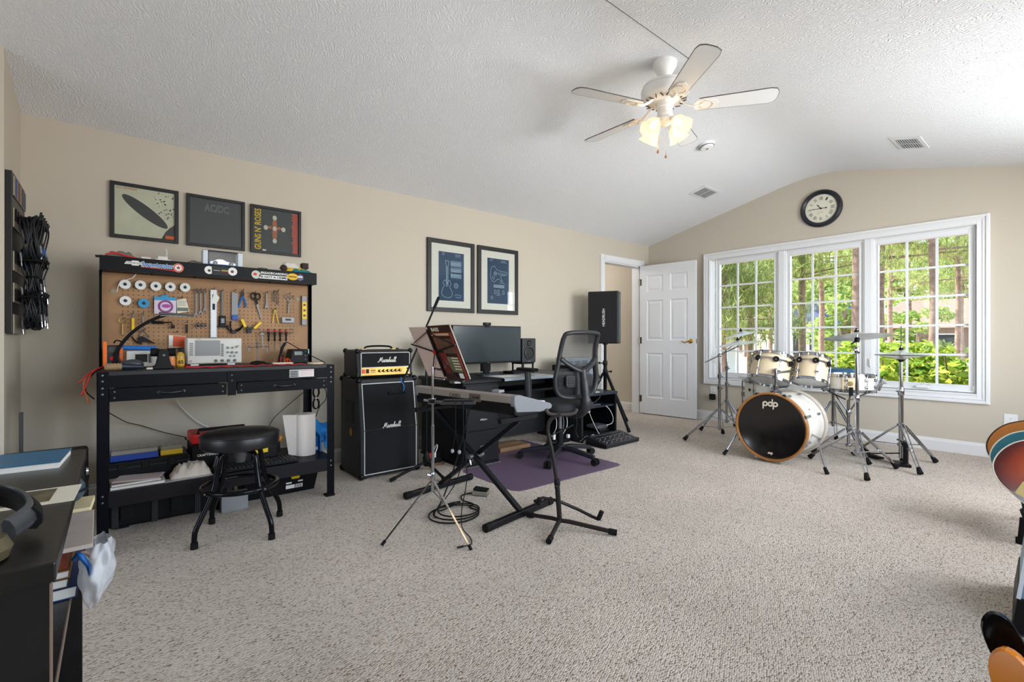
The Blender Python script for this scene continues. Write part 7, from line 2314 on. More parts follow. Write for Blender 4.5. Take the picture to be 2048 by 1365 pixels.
# bass drum, axis along X
bx0, bx1, by, bz, br_ = 4.185, 4.62, 1.675, .298, .266
t = T('bass_drum', 'white bass drum with a black front head and amber hoop', 'drum', ((bx0 + bx1) / 2, by, 0), group='drums of the white kit')
M = frame((bx0, by, bz), (0, -1, 0), (0, 0, 1))       # z = -X : front
G(M).lathe([(br_, -.425), (br_, -.01)], n=64, cap=False).o('shell', PEARL, t, smooth=True)
for z, nm, m_ in ((.0, 'front_hoop', AMB), (-.425, 'rear_hoop', mat('pearl_hoop', (206, 196, 184), .3, coat=.4))):
    G(M).lathe([(br_ + .003, z - .02), (br_ + .018, z - .02), (br_ + .019, z + .016), (br_ + .012, z + .02), (br_ + .002, z + .018), (br_ - .002, z + .006)], n=64, cap=False).o(nm, m_, t, smooth=True)
hd = G(M).lathe([(br_ + .003, .004), (br_ - .006, .009), (br_ - .012, .006), (0, .006)], n=64).o('front_head', RES, t, smooth=True)
G(M).lathe([(br_ + .002, -.428), (0, -.428)], n=64).o('batter_head', BATTER, t)
# pdp lettering: bowls and stems
LGW = mat('head_logo_cream', (226, 212, 196), .5)
g = G(M)
def bowl(x, y, R_, r_, n=20):
    vs = [V(((R_ if k % 2 == 0 else r_) * math.cos(PI * 2 * (k // 2) / n) + x, (R_ if k % 2 == 0 else r_) * math.sin(PI * 2 * (k // 2) / n) + y, .0075)) for k in range(2 * n)]
    g.add(vs, [(2 * k, 2 * ((k + 1) % n), 2 * ((k + 1) % n) + 1, 2 * k + 1) for k in range(n)])
for x, stem, s_ in ((-.04, -1, -1), (.0, 1, 1), (.04, 1, -1)):
    yb_ = .188 if s_ < 0 else .188
    bowl(x, yb_, .0215, .009)
    sxp = x + stem * (.0165 if stem > 0 else .0165)
    ya, yb2 = (yb_ - .042, yb_ + .012) if s_ < 0 else (yb_ - .012, yb_ + .042)
    if x > .03:
        sxp = x - .0165
    g.bx(sxp - .005, sxp + .005, ya, yb2, .0072, .0078)
g.o('head_logo', LGW, hd)
text('dw', M @ mtx((.0, -.222, .0075), R(180)), .042, LGW, hd, .024, 'head_logo', bold=.04)
for k in range(8):
    a = 2 * PI * k / 8 + PI / 8
    c_, s_ = math.cos(a), math.sin(a)
    lg = G(M).bar((br_ * c_, br_ * s_, -.13), (br_ * c_, br_ * s_, -.09), .022, .03, (c_, s_, 0)).o('lug', CHR, t, bevel=.004)
    G(M).bar((br_ * c_, br_ * s_, -.34), (br_ * c_, br_ * s_, -.30), .022, .03, (c_, s_, 0)).o('lug', CHR, t, bevel=.004)
    G(M).cyl(((br_ + .014) * c_, (br_ + .014) * s_, -.10), ((br_ + .024) * c_, (br_ + .024) * s_, .006), .0035, 6).bar(((br_ + .022) * c_, (br_ + .022) * s_, -.022), ((br_ + .022) * c_, (br_ + .022) * s_, .018), .026, .012, (c_, s_, 0)).o('claw_hook', CHR, lg)
G(M).lathe([(.008, 0), (.008, .002), (0, .002)], (.22, .148, -.2), (.82, .57, 0), 12).o('air_vent', DKG, t)
for s_, fy in ((1, 1.256), (-1, 2.04)):
    p0 = V((bx0 + .13, by - s_ * (br_ - .012), bz - .04))
    e = V((4.14, fy, .02))
    sp_ = G().tube([p0, p0 + V((-.01, -s_ * .05, -.02)), e], .0085, 10).o('spur', CHR, t, smooth=True)
    G().lathe([(.03, 0), (.03, .010), (.016, .016)], p0 + V((0, s_ * .012, 0)), (0, -s_, -.12), 16).o('spur_bracket', CHR, sp_, smooth=True)
    d = (e - p0).normalized()
    G().tube([e - d * .035, e + d * .015], [.012, .016], 10).o('rubber_foot', BLKR, sp_, smooth=True)
pst = G().lathe([(.045, -.004), (.045, .02), (.022, .03), (.022, .07)], (4.29, by - .0, bz + br_ + .002), n=20).o('tom_mount_base', CHR, t, smooth=True)
G().cyl((4.29, by, bz + br_), (4.29, by, .77), .0125, 14).o('tom_post', CHR, t, smooth=True)
# toms
ax1 = (.36, -.03, .93)
c1t = (4.475, 1.79, .76)
t1, M1 = drum('rack_tom', 'larger ivory rack tom mounted left over the bass drum', c1t, ax1, .156, .218, CREAM, 6, .3)
c2t = (4.625, 1.525, .756)
t2, M2 = drum('rack_tom', 'smaller ivory rack tom mounted right over the bass drum', c2t, (.36, .02, .93), .13, .212, CREAM, 6, .15)
for tt, MM, r in ((t1, M1, .156), (t2, M2, .13)):
    # suspension bracket ring with rubber grommets, round badge
    G(MM).ring((0, 0, .055), r + .013, .006, n=40, k=6).o('suspension_rim', CHR, tt, smooth=True)
    for a in (-.75, .12, .95):
        # camera side is local +x? point towards -X world
        v = MM.to_3x3().inverted() @ V((-1, -.42, 0))
        b0 = math.atan2(v.y, v.x) + a
        G(MM).ring(((r + .016) * math.cos(b0), (r + .016) * math.sin(b0), .048), .0175, .0085, (math.cos(b0), math.sin(b0), 0), n=14, k=6).o('grommet', BLKR, tt, smooth=True)
    v = MM.to_3x3().inverted() @ V((-1, -.42, 0))
    b0 = math.atan2(v.y, v.x) + .45
    G(MM).lathe([(.017, -.001), (.017, .001), (0, .0015)], (r * math.cos(b0), r * math.sin(b0), .012), (math.cos(b0), math.sin(b0), 0), 20).o('badge', mat('badge_bronze', (170, 146, 104), .3, .8), tt)
    wpos = MM @ V((0, 0, -.03))
    pt = V((4.29, by, .73))
    q = V((wpos.x, wpos.y, .75))
    d = (q - pt)
    e = q - d.normalized() * (r + .01) if d.length > r + .01 else q + V((0, 0, -.0))
    p_end = MM @ V((0, 0, 0)) + (V((4.29, by, 0)) - V((wpos.x, wpos.y, 0))).normalized() * (r + .02)
    G().tube([(4.29, by, .72 if tt == t1 else .74), p_end.lerp(V((4.29, by, .74)), .3), p_end], .010, 8).ball(p_end, .018, 10).o('mount_arm', CHR, tt, smooth=True)
# floor tom behind
t3, M3 = drum('floor_tom', 'white floor tom standing behind the bass drum on the left', (4.93, 2.03, .46), (0, 0, 1), .178, .30, PEARL, 6, .4)
G().lathe([(.014, 0), (.014, .004), (.006, .005), (0, .003)], (4.765, 2.10, .53), (-.9, .4, 0), 16).o('vent_badge', DKG, t3)
for a in (100, 220, 340):
    c_, s_ = math.cos(R(a)), math.sin(R(a))
    lg = G().tube([(4.93 + .205 * c_, 2.03 + .205 * s_, .60), (4.93 + .205 * c_, 2.03 + .205 * s_, .14), (4.93 + .225 * c_, 2.03 + .225 * s_, .03)], .005, 8).o('leg', CHR, t3, smooth=True)
    G().cyl((4.93 + .225 * c_, 2.03 + .225 * s_, 0), (4.93 + .225 * c_, 2.03 + .225 * s_, .04), .012, 10).o('rubber_foot', BLKR, lg)
    G().bar((4.93 + .178 * c_, 2.03 + .178 * s_, .47), (4.93 + .212 * c_, 2.03 + .212 * s_, .47), .03, .05).o('leg_bracket', CHR, lg, bevel=.004)
# snare
sc_ = (4.88, 1.315, .65)
t4, M4 = drum('snare_drum', 'white snare drum on its basket stand', sc_, (0.02, 0, 1), .178, .125, PEARL, 8, .2)
b0 = math.atan2(*(M4.to_3x3().inverted() @ V((-1, -.35, 0))).yx)
G(M4).prism([(-.055, -.055), (.055, -.055), (.055, .055), (-.055, .055)], frame((.1785 * math.cos(b0), .1785 * math.sin(b0), 0), (-math.sin(b0), math.cos(b0), 0), (0, 0, 1)), -.012, .0006).o('badge_panel', CREAM, t4)
G(M4).lathe([(.02, .0), (.02, .002), (0, .0024)], (.1795 * math.cos(b0), .1795 * math.sin(b0), .0), (math.cos(b0), math.sin(b0), 0), 20).o('badge', mat('badge_bronze', (170, 146, 104), .3, .8), t4)
G().bar((4.97, 1.13, .59), (5.0, 1.10, .69), .03, .02).cyl((4.985, 1.115, .65), (5.01, 1.08, .655), .008, 8).o('snare_throw', CHR, t4)


def tripod(t, c, feet, zt, zb, r0, tw=.013, dbl=True, foot=.02):
    """double braced chrome tripod: legs from a collar at zt to the feet, braces from a lower collar at zb"""
    c = V((c[0], c[1], 0))
    for fx, fy in feet:
        e = V((fx, fy, foot))
        d = V((fx - c.x, fy - c.y, 0)).normalized()
        s_ = V((-d.y, d.x, 0))
        a = c + V((0, 0, zt)) + d * .022
        kn = c.lerp(V((fx, fy, 0)), .62) + V((0, 0, zt * .42))
        g = G()
        if dbl:
            for q in (-1, 1):
                g.bar(a + s_ * .012 * q, e + V((0, 0, .015)) + s_ * .010 * q, .006, tw, (0, 0, 1))
        else:
            g.bar(a, e + V((0, 0, .015)), .012, tw)
        lg = g.o('leg', CHR, t, bevel=.0015)
        mid = a.lerp(e, .55)
        G().bar(c + V((0, 0, zb)), mid, .014, .006).o('brace', CHR, lg)
        dd = (e - a).normalized()
        G().tube([e - dd * .03 + V((0, 0, .012)), e + V((0, 0, -.004)) + d * .012], [.014, .021], 10).o('rubber_foot', BLKR, lg, smooth=True)
        G().cyl(mid - s_ * .016, mid + s_ * .016, .006, 8).o('rivet', CHR, lg)
    for z in (zt, zb):
        G().lathe([(r0 + .004, -.014), (r0 + .010, -.010), (r0 + .010, .010), (r0 + .004, .014)], (c.x, c.y, z), n=16).o('collar', CHR, t, smooth=True)


def wing(t, p, d):
    d = V(d)
    s_ = d.cross(V((0, 0, 1)))
    s_ = s_.normalized() if s_.length > .1 else V((1, 0, 0))
    G().cyl(p, V(p) + d * .035, .005, 8).bar(V(p) + d * .03 - s_ * .016, V(p) + d * .03 + s_ * .016, .012, .006).o('wing_nut', CHR, t)


CYM = mat('silver_bronze_cymbal', (224, 224, 222), .3, .85)


def cymbal(name, label, c, ax, r, grp, bell=.06):
    o = T(name, label, 'cymbal', c, group=grp)
    G().lathe([(.006, .030), (bell * .5, .027), (bell * .85, .018), (bell, .012), (r * .6, .003), (r * .97, -.009), (r, -.010), (r * .97, -.0115), (r * .6, .001), (bell, .010), (bell * .5, .024), (.006, .027)], c, ax, 56, cap=False).o('bow', CYM, o, smooth=60)
    G().lathe([(.014, .028), (.016, .034), (.014, .044), (.006, .05), (.006, .062), (0, .062)], c, ax, 14).o('felt_and_nut', BLKR, o, smooth=True)
    return o


# crash stand at the right
kc = (4.487, 1.152)
t = T('cymbal_stand', 'straight chrome cymbal stand right of the bass drum', 'cymbal stand', (kc[0], kc[1], 0), group='chrome cymbal stands')
G().cyl((*kc, .11), (*kc, .55), .0145, 16).o('base_tube', CHR, t, smooth=True)
G().cyl((*kc, .55), (*kc, .93), .0125, 16).o('middle_tube', CHR, t, smooth=True)
G().cyl((*kc, .93), (*kc, 1.10), .006, 12).o('top_rod', CHR, t, smooth=True)
for z in (.55, .93):
    G().lathe([(.016, 0), (.019, .005), (.019, .05), (.016, .055)], (*kc, z - .02), n=16).o('height_clamp', CHR, t, smooth=True)
    wing(t, (kc[0], kc[1], z + .01), (-.7, .5, 0))
G().lathe([(.014, 0), (.018, .01), (.018, .03), (.01, .04)], (*kc, 1.0), n=14).cyl((*kc, 1.02), (kc[0] - .03, kc[1] + .03, .985), .006, 8).o('tilter', BLKP, t, smooth=True)
tripod(t, kc, ((4.565, 1.50), (4.165, 1.01), (4.72, .96)), .30, .13, .0145)
cymbal('crash_cymbal', 'large silver crash cymbal on the straight stand', (*kc, 1.05), (.09, .10, 1), .228, 'cymbals of the white kit')
# hi hat
hc = (4.905, .96)
t = T('hi_hat_stand', 'chrome hi-hat stand with a black foot pedal', 'hi-hat stand', (hc[0], hc[1], 0), group='chrome cymbal stands')
G().cyl((*hc, .06), (*hc, .60), .0165, 16).o('base_tube', CHR, t, smooth=True)
G().cyl((*hc, .60), (*hc, .865), .013, 16).o('upper_tube', CHR, t, smooth=True)
G().cyl((*hc, .86), (*hc, 1.13), .0035, 8).o('pull_rod', CHR, t, smooth=True)
G().lathe([(.018, 0), (.022, .006), (.022, .06), (.018, .066)], (*hc, .57), n=16).o('height_clamp', CHR, t, smooth=True)
wing(t, (hc[0], hc[1], .60), (-.6, .6, 0))
G().lathe([(.013, 0), (.03, .012), (.03, .02), (.012, .024)], (*hc, .845), n=18).o('seat_cup', BLKP, t, smooth=True)
wing(t, (hc[0], hc[1], .77), (.5, -.7, 0))
tripod(t, hc, ((4.65, .80), (5.20, .80), (4.99, 1.30)), .33, .17, .0165)
G().bx(4.83, 4.87, .905, .935, .03, .20).bx(4.93, 4.97, .985 - .04, 1.015 - .04, .03, .20).bar((4.85, .92, .2), (4.95, .985, .2), .03, .012).o('pedal_frame', BLK, t, bevel=.003)
G().bar((4.84, .93, .012), (4.98, .99, .012), .10, .022).o('pedal_base', BLK, t, bevel=.003)
G().bar((4.89, .965, .10), (5.06, 1.20, .03), .075, .010).o('foot_board', BLK, t, bevel=.003)
G().bar((5.0, 1.12, .012), (5.08, 1.23, .012), .08, .016).o('heel_plate', BLK, t, bevel=.003)
G().cyl((*hc, .06), (4.895, .955, .10), .006, 8).o('pedal_chain', STL, t)
cymbal('hi_hat_cymbal', 'lower inverted cymbal of the hi-hat pair', (*hc, .885), (0, 0, -1), .178, 'cymbals of the white kit', .05)
cymbal('hi_hat_cymbal', 'upper cymbal of the hi-hat pair', (*hc, .908), (.02, .0, 1), .178, 'cymbals of the white kit', .05)
G().lathe([(.008, 0), (.010, .008), (.010, .03), (.006, .034)], (*hc, .94), n=12).o('clutch', CHR, t, smooth=True)
# snare stand
t = T('snare_stand', 'chrome basket stand under the snare drum', 'snare stand', (sc_[0], sc_[1], 0))
G().cyl((sc_[0], sc_[1], .10), (sc_[0], sc_[1], .50), .0125, 14).o('tube', CHR, t, smooth=True)
for k in range(3):
    a = R(200 + 120 * k)
    c_, s_ = math.cos(a), math.sin(a)
    ar = G().bar((sc_[0] + .02 * c_, sc_[1] + .02 * s_, .50), (sc_[0] + .185 * c_, sc_[1] + .185 * s_, .568), .014, .010).o('basket_arm', CHR, t, bevel=.002)
    G().bar((sc_[0] + .198 * c_, sc_[1] + .198 * s_, .555), (sc_[0] + .205 * c_, sc_[1] + .205 * s_, .625), .03, .014, (c_, s_, 0)).o('rubber_grip', BLKR, ar, bevel=.004)
    G().bar((sc_[0] + .01 * c_, sc_[1] + .01 * s_, .40), (sc_[0] + .10 * c_, sc_[1] + .10 * s_, .528), .012, .006).o('arm_strut', CHR, ar)
G().lathe([(.016, 0), (.02, .006), (.02, .045), (.016, .05)], (sc_[0], sc_[1], .37), n=14).o('height_clamp', CHR, t, smooth=True)
wing(t, (sc_[0], sc_[1], .39), (-.7, -.5, 0))
tripod(t, sc_, ((4.80, 1.56), (4.70, 1.13), (5.12, 1.24)), .25, .11, .0125)
# throne
tc_ = (5.36, 1.57)
t = T('drum_throne', 'round blue padded drum throne behind the snare', 'stool', (tc_[0], tc_[1], 0))
G().lathe([(.14, .675), (.17, .68), (.178, .70), (.178, .725), (.165, .742), (.10, .748), (0, .748)], (*tc_, 0), n=40).o('seat', mat('throne_blue', (22, 74, 104), .5, bump=(300, .15)), t, smooth=True)
G().lathe([(.10, .66), (.10, .675), (0, .676)], (*tc_, 0), n=24).o('seat_plate', BLK, t)
G().cyl((*tc_, .18), (*tc_, .66), .0155, 14).o('post', CHR, t, smooth=True)
tripod(t, tc_, ((5.14, 1.75), (5.24, 1.30), (5.62, 1.62)), .42, .22, .0155)
# two boom cymbal stands at the left
for i, (pc, feet, zt, cy, cr, tilt, lab, clab) in enumerate((((4.79, 2.415), ((4.425, 2.585), (4.85, 2.13), (5.03, 2.50)), .30, (4.87, 2.26, .985), .225, (-.10, .12, 1), 'front chrome boom cymbal stand left of the bass drum', 'larger lower silver cymbal on the front boom stand'), ((5.26, 2.57), ((5.02, 2.74), (5.20, 2.33), (5.52, 2.60)), .34, (5.25, 2.40, 1.085), .18, (-.16, .18, 1), 'rear chrome boom cymbal stand near the window corner', 'smaller upper silver cymbal on the rear boom stand'))):
    t = T('boom_cymbal_stand', lab, 'cymbal stand', (pc[0], pc[1], 0), group='chrome cymbal stands')
    G().cyl((*pc, .09), (*pc, .52), .0145, 16).o('base_tube', CHR, t, smooth=True)
    G().cyl((*pc, .52), (*pc, .85), .0115, 16).o('middle_tube', CHR, t, smooth=True)
    for z in (.50, .62 if i == 0 else .68):
        G().lathe([(.015, 0), (.02, .005), (.02, .045), (.015, .05)], (*pc, z), n=16).o('height_clamp', CHR, t, smooth=True)
        wing(t, (pc[0], pc[1], z + .02), (.7, -.6, 0))
    tl = V((pc[0], pc[1], .86 if i == 0 else .90))
    G().ball(tl, .022, 14, (1, 1, .9)).cyl(tl - V((0, 0, .05)), tl, .013, 12).o('tilter', CHR, t, smooth=True)
    top = V(cy) - V((0, 0, .03))
    d = (top - tl).normalized()
    back = tl - d * (.16 if i == 0 else .1)
    G().cyl(back, top, .0065, 10).o('boom_arm', CHR, t, smooth=True)
    G().cyl(top, V(cy) + V(tilt).normalized() * .06, .005, 8).ball(top, .014, 10).o('cymbal_post', CHR, t, smooth=True)
    tripod(t, pc, feet, zt, .11, .0145, dbl=(i == 0))
    cymbal('boom_cymbal', clab, cy, tilt, cr, 'cymbals of the white kit')
# ================================================================ GUITARS AT THE RIGHT EDGE
def gbody(kind):
    if kind == 'acoustic':
        half = [(0, -.245), (.09, -.24), (.16, -.20), (.192, -.13), (.19, -.05), (.155, .02), (.122, .065), (.125, .12), (.14, .17), (.125, .215), (.08, .24), (0, .25)]
        return half
    return [(0, -.22), (.08, -.215), (.14, -.18), (.165, -.11), (.15, -.03), (.115, .03), (.115, .08), (.145, .14), (.165, .2), (.15, .235), (.12, .225), (.09, .17), (.05, .13), (0, .12)]


def guitar(name, label, base, yaw, lean, kind, body_m, side_m, bind_m, depth, guard=None, grp='guitars standing along the right side', roll=0):
    """stands on its lower edge; local x = across, y = up the neck, z = face normal"""
    t = T(name, label, 'guitar', base, group=grp)
    M = mtx(base, yaw) @ Mx.Rotation(R(90) - lean, 4, 'X')    # face normal points to local -Y before yaw, tilted back
    M = M @ Mx.Translation((0, .245 if kind == 'acoustic' else .225, 0))
    M = M @ Mx.Rotation(roll, 4, 'Z')
    half = gbody(kind)
    hs = [(p.x, p.y) for p in spline([(x, y, 0) for x, y in half], 4)]
    out = hs + [(-x, y) for x, y in reversed(hs[1:-1])]
    G(M).prism(out, Mx.Identity(4), 0, depth).o('body_sides', side_m, t, bevel=.004 if kind == 'acoustic' else .012)
    G(M).prism([(x * .985, y * .985) for x, y in out], Mx.Identity(4), depth, depth + .003).o('top_face', body_m, t, bevel=.001)
    if bind_m:
        for z in (.002, depth + .001):
            G(M).tube([(x, y, z) for x, y in out], .0035, 6, True).o('binding', bind_m, t, smooth='all')
    if guard:
        G(M).prism(guard[0], Mx.Identity(4), depth + .003, depth + .006).o('pickguard', guard[1], t)
    zf = depth + .004
    G(M).bx(-.024, .024, .10, .62, zf, zf + .016).o('neck', mat('neck_maple', (170, 120, 70), .35), t, bevel=.005)
    G(M).bx(-.026, .026, .05, .62, zf + .016, zf + .022).o('fretboard', mat('fretboard_dark', (50, 34, 26), .4), t)
    G(M).prism([(-.024, .62), (.024, .62), (.04, .66), (.038, .80), (-.038, .80), (-.04, .66)], Mx.Identity(4), zf, zf + .014).o('headstock', body_m, t, bevel=.003)
    for q in range(6):
        x = (-1 if q < 3 else 1) * .05
        G(M).cyl((x * .8, .67 + (q % 3) * .045, zf + .007), (x * 1.2, .67 + (q % 3) * .045, zf + .007), .007, 10).o('tuner', CHR, t, smooth=True)
    G(M).bx(-.05, .05, -.12, -.095, zf - .001, zf + .010).o('bridge', GOLD if kind != 'acoustic' else mat('fretboard_dark', (50, 34, 26), .4), t, bevel=.003)
    g = G(M)
    for q in range(6):
        x = -.02 + q * .008
        g.cyl((x, -.108, zf + .012), (x * .9, .63, zf + .026), .0006, 4)
    g.o('strings', STL, t)
    return t, M


def burst_mat():
    m = bpy.data.materials.new('sunburst_lacquer')
    m.use_nodes = True
    N, L = m.node_tree.nodes, m.node_tree.links
    b = N['Principled BSDF']
    b.inputs['Roughness'].default_value = .15
    b.inputs['Coat Weight'].default_value = .6
    tc = N.new('ShaderNodeTexCoord')
    mp = N.new('ShaderNodeMapping')
    mp.inputs['Location'].default_value = (-.5, -.5, -.5)
    L.new(tc.outputs['Generated'], mp.inputs[0])
    ln = N.new('ShaderNodeVectorMath')
    ln.operation = 'LENGTH'
    L.new(mp.outputs[0], ln.inputs[0])
    cr = N.new('ShaderNodeValToRGB')
    e = cr.color_ramp.elements
    e[0].position = .1
    e[0].color = (lin(206), lin(120), lin(40), 1)
    e[1].position = .62
    e[1].color = (lin(22), lin(12), lin(12), 1)
    k = e.new(.34)
    k.color = (lin(170), lin(62), lin(26), 1)
    k = e.new(.5)
    k.color = (lin(90), lin(20), lin(16), 1)
    L.new(ln.outputs['Value'], cr.inputs[0])
    L.new(cr.outputs[0], b.inputs['Base Color'])
    return m


BURST = burst_mat()
AMBW = mat('amber_spruce', (186, 112, 32), .25, coat=.4, var=(8, .12))
TEALW = mat('teal_lacquer', (22, 108, 122), .2, coat=.5, var=(9, .15))
IVORY = mat('ivory_binding', (226, 220, 202), .35)
guitar('acoustic_guitar', 'amber acoustic guitar farthest back at the right edge', (3.86, .112, .20), R(-97), R(14), 'acoustic', AMBW, AMBW, mat('dark_binding', (52, 34, 24), .4), .09, roll=R(-40))
guitar('acoustic_guitar', 'teal guitar with white binding between the amber and sunburst ones', (3.68, .085, .175), R(-97), R(14), 'acoustic', TEALW, TEALW, IVORY, .075, roll=R(-40))
gb, gM = guitar('electric_guitar', 'dark sunburst guitar with a black pickguard, foremost in the rack', (3.50, .062, .16), R(-97), R(14), 'acoustic', BURST, mat('burst_side_dark', (30, 16, 16), .15, coat=.6), IVORY, .05, None, roll=R(-40))
G(gM).prism(arc((-.01, -.01), .085, 0, 360, 28)[:-1], Mx.Identity(4), .0535, .057).o('pickguard', BLKG, gb)
G(gM).ring((-.01, -.01, .056), .085, .002, n=32, k=6).o('pickguard_edge', IVORY, gb)
G(gM).prism([(-.02, -.235), (.07, -.215), (.085, -.16), (.01, -.13), (-.04, -.17)], Mx.Identity(4), .0535, .059).o('tailpiece', mat('cream_brass', (204, 180, 120), .35, .5), gb, bevel=.002)
for q in range(4):
    G(gM).bx(-.01 + q * .018, .001 + q * .018, -.19, -.17, .059, .063).o('saddle', INK_K, gb)
t = T('guitar_rack', 'tiered black padded guitar rack holding three guitars', 'guitar rack', (3.7, .1, 0))
for s_ in (-1, 1):
    yy = .06 + s_ * .12
    G().tube(spline([(3.40, yy + .01, .19), (3.43, yy, .145), (3.50, yy, .138), (3.68, yy + .02, .155), (3.86, yy + .04, .18), (3.98, yy + .05, .2), (4.0, yy + .05, .24)], 6), .019, 10).o('padded_rail', BLKR, t, smooth=True)
    for x, z in ((3.46, .135), (3.94, .19)):
        lg = G().cyl((x, yy + .02, z), (x + .02, yy + s_ * .03, .01), .012, 10).o('leg', BLK, t, smooth=True)
        G().cyl((x + .02, yy + s_ * .03, 0), (x + .02, yy + s_ * .03, .03), .018, 10).o('foot_cap', BLKR, lg)
    G().cyl((3.96, yy + .02, .25), (4.12, -.1 + s_ * .12, .95), .012, 10).o('upright', BLK, t, smooth=True)
G().cyl((4.12, -.26, .95), (4.12, .04, .95), .016, 10).o('neck_bar', BLKR, t, smooth=True)
# pale blue hard case leaning at the right edge
t = T('guitar_case', 'pale blue hard case with black base standing at the right edge', 'case', (2.44, .062, 0), R(3))
CM_ = W[t] @ Mx.Rotation(R(7), 4, 'X')
CB_ = mat('case_pale_blue', (112, 150, 176), .35)
G(CM_).bx(-.05, .42, -.13, .105, .12, .46).o('shell', CB_, t, bevel=.006)
G(CM_).bx(-.053, .423, -.133, .108, .0, .12).o('base', BLKP, t, bevel=.006)
G(CM_).bx(-.056, -.05, .099, .11, .12, .46).bx(-.05, .42, .104, .11, .445, .462).o('edge_trim', mat('case_trim_pale', (214, 222, 228), .35), t)
G(CM_).bx(-.054, -.05, .055, .058, .13, .455).o('seam', INK_K, t)
G(CM_).bx(-.058, -.05, .045, .065, .22, .25).o('latch', CHR, t, bevel=.002)
G(CM_).tube([(-.06, .06, .36), (-.085, .05, .34), (-.085, .05, .28), (-.06, .055, .26)], .008, 8).o('handle', BLKR, t, smooth=True)
# two electric guitars close to the camera
BLQ = mat('black_lacquer', (5, 5, 6), .1, spec=.22)
guitar('electric_guitar', 'glossy black electric guitar near the bottom right corner', (1.34, -.03, .0), R(-84), R(14), 'electric', BLQ, BLQ, None, .042)
guitar('electric_guitar', 'amber yellow electric guitar lowest at the right corner', (1.158, -.04, .0), R(-96), R(14), 'electric', mat('amber_lacquer', (190, 110, 16), .14, spec=.25), mat('amber_lacquer', (190, 110, 16), .14, spec=.25), None, .042)
# ================================================================ OUTSIDE THE WINDOW
GZ = -.45


def ground_mat():
    m = bpy.data.materials.new('pine_straw_ground')
    m.use_nodes = True
    N, L = m.node_tree.nodes, m.node_tree.links
    b = N['Principled BSDF']
    b.inputs['Roughness'].default_value = .95
    tc = N.new('ShaderNodeTexCoord')
    n = N.new('ShaderNodeTexNoise')
    n.inputs['Scale'].default_value = .35
    n.inputs['Detail'].default_value = 8
    L.new(tc.outputs['Object'], n.inputs['Vector'])
    cr = N.new('ShaderNodeValToRGB')
    e = cr.color_ramp.elements
    e[0].position = .36
    e[0].color = (lin(160), lin(126), lin(104), 1)
    e[1].position = .62
    e[1].color = (lin(196), lin(168), lin(144), 1)
    k = e.new(.70)
    k.color = (lin(120), lin(140), lin(72), 1)
    L.new(n.outputs['Fac'], cr.inputs[0])
    L.new(cr.outputs[0], b.inputs['Base Color'])
    return m


st(G().bx(5.96, 130, -40, 90, GZ - .3, GZ).o('ground', ground_mat(), world_origin=(0, 0, 0)))
st(G().bx(24, 31, -40, 90, GZ, GZ + .02).o('ground_road', mat('pale_road', (214, 200, 186), .9, var=(2, .08)), world_origin=(0, 0, 0)))
st(G().bx(12.5, 15.5, 3.5, 12, GZ, GZ + .03).o('ground_lawn', mat('lawn_green', (112, 150, 62), .95, var=(3, .3)), world_origin=(0, 0, 0)))


def leaf_mat(name, c, c2):
    m = bpy.data.materials.new(name)
    m.use_nodes = True
    N, L = m.node_tree.nodes, m.node_tree.links
    N.remove(N['Principled BSDF'])
    gi = N.new('ShaderNodeNewGeometry')
    cr = N.new('ShaderNodeValToRGB')
    cr.color_ramp.elements[0].color = (lin(c[0]), lin(c[1]), lin(c[2]), 1)
    cr.color_ramp.elements[1].color = (lin(c2[0]), lin(c2[1]), lin(c2[2]), 1)
    L.new(gi.outputs['Random Per Island'], cr.inputs[0])
    d = N.new('ShaderNodeBsdfDiffuse')
    t_ = N.new('ShaderNodeBsdfTranslucent')
    mx = N.new('ShaderNodeMixShader')
    mx.inputs[0].default_value = .42
    L.new(cr.outputs[0], d.inputs[0])
    L.new(cr.outputs[0], t_.inputs[0])
    L.new(d.outputs[0], mx.inputs[1])
    L.new(t_.outputs[0], mx.inputs[2])
    L.new(mx.outputs[0], N['Material Output'].inputs[0])
    return m


LF1 = leaf_mat('shrub_leaf', (92, 134, 50), (198, 208, 92))
LF2 = leaf_mat('pine_needle', (120, 148, 88), (206, 214, 146))
LF3 = leaf_mat('broad_leaf', (118, 150, 84), (192, 206, 120))
BARK = mat('pine_bark', (150, 128, 114), .95, var=(9, .4), bump=(12, .8))


def leaves(g, c, rad, n, size, rs, thin=.5):
    for _ in range(n):
        while True:
            p = V((rs.uniform(-1, 1), rs.uniform(-1, 1), rs.uniform(-1, 1)))
            if .1 < p.length <= 1:
                break
        p = V((p.x * rad[0], p.y * rad[1], p.z * rad[2])) + V(c)
        a = V((rs.gauss(0, 1), rs.gauss(0, 1), rs.gauss(0, .6))).normalized()
        b = a.cross(V((rs.gauss(0, 1), rs.gauss(0, 1), rs.gauss(0, 1)))).normalized()
        s_ = size * rs.uniform(.6, 1.3)
        k = len(g.v)
        g.v += [tuple(p - a * s_), tuple(p + b * s_ * thin), tuple(p + a * s_), tuple(p - b * s_ * thin)]
        g.f.append((k, k + 1, k + 2, k + 3))


def needles(g, c, rad, tufts, rs, L_=.16):
    for _ in range(tufts):
        p = V((rs.uniform(-1, 1) * rad[0], rs.uniform(-1, 1) * rad[1], rs.uniform(-1, 1) * rad[2])) + V(c)
        for q in range(9):
            d = V((rs.gauss(0, 1), rs.gauss(0, 1), rs.gauss(.3, .8))).normalized() * L_ * rs.uniform(.7, 1.2)
            s_ = d.cross(V((0, 0, 1))).normalized() * .006 * (L_ / .16)
            k = len(g.v)
            g.v += [tuple(p - s_), tuple(p + s_), tuple(p + d)]
            g.f.append((k, k + 1, k + 2))


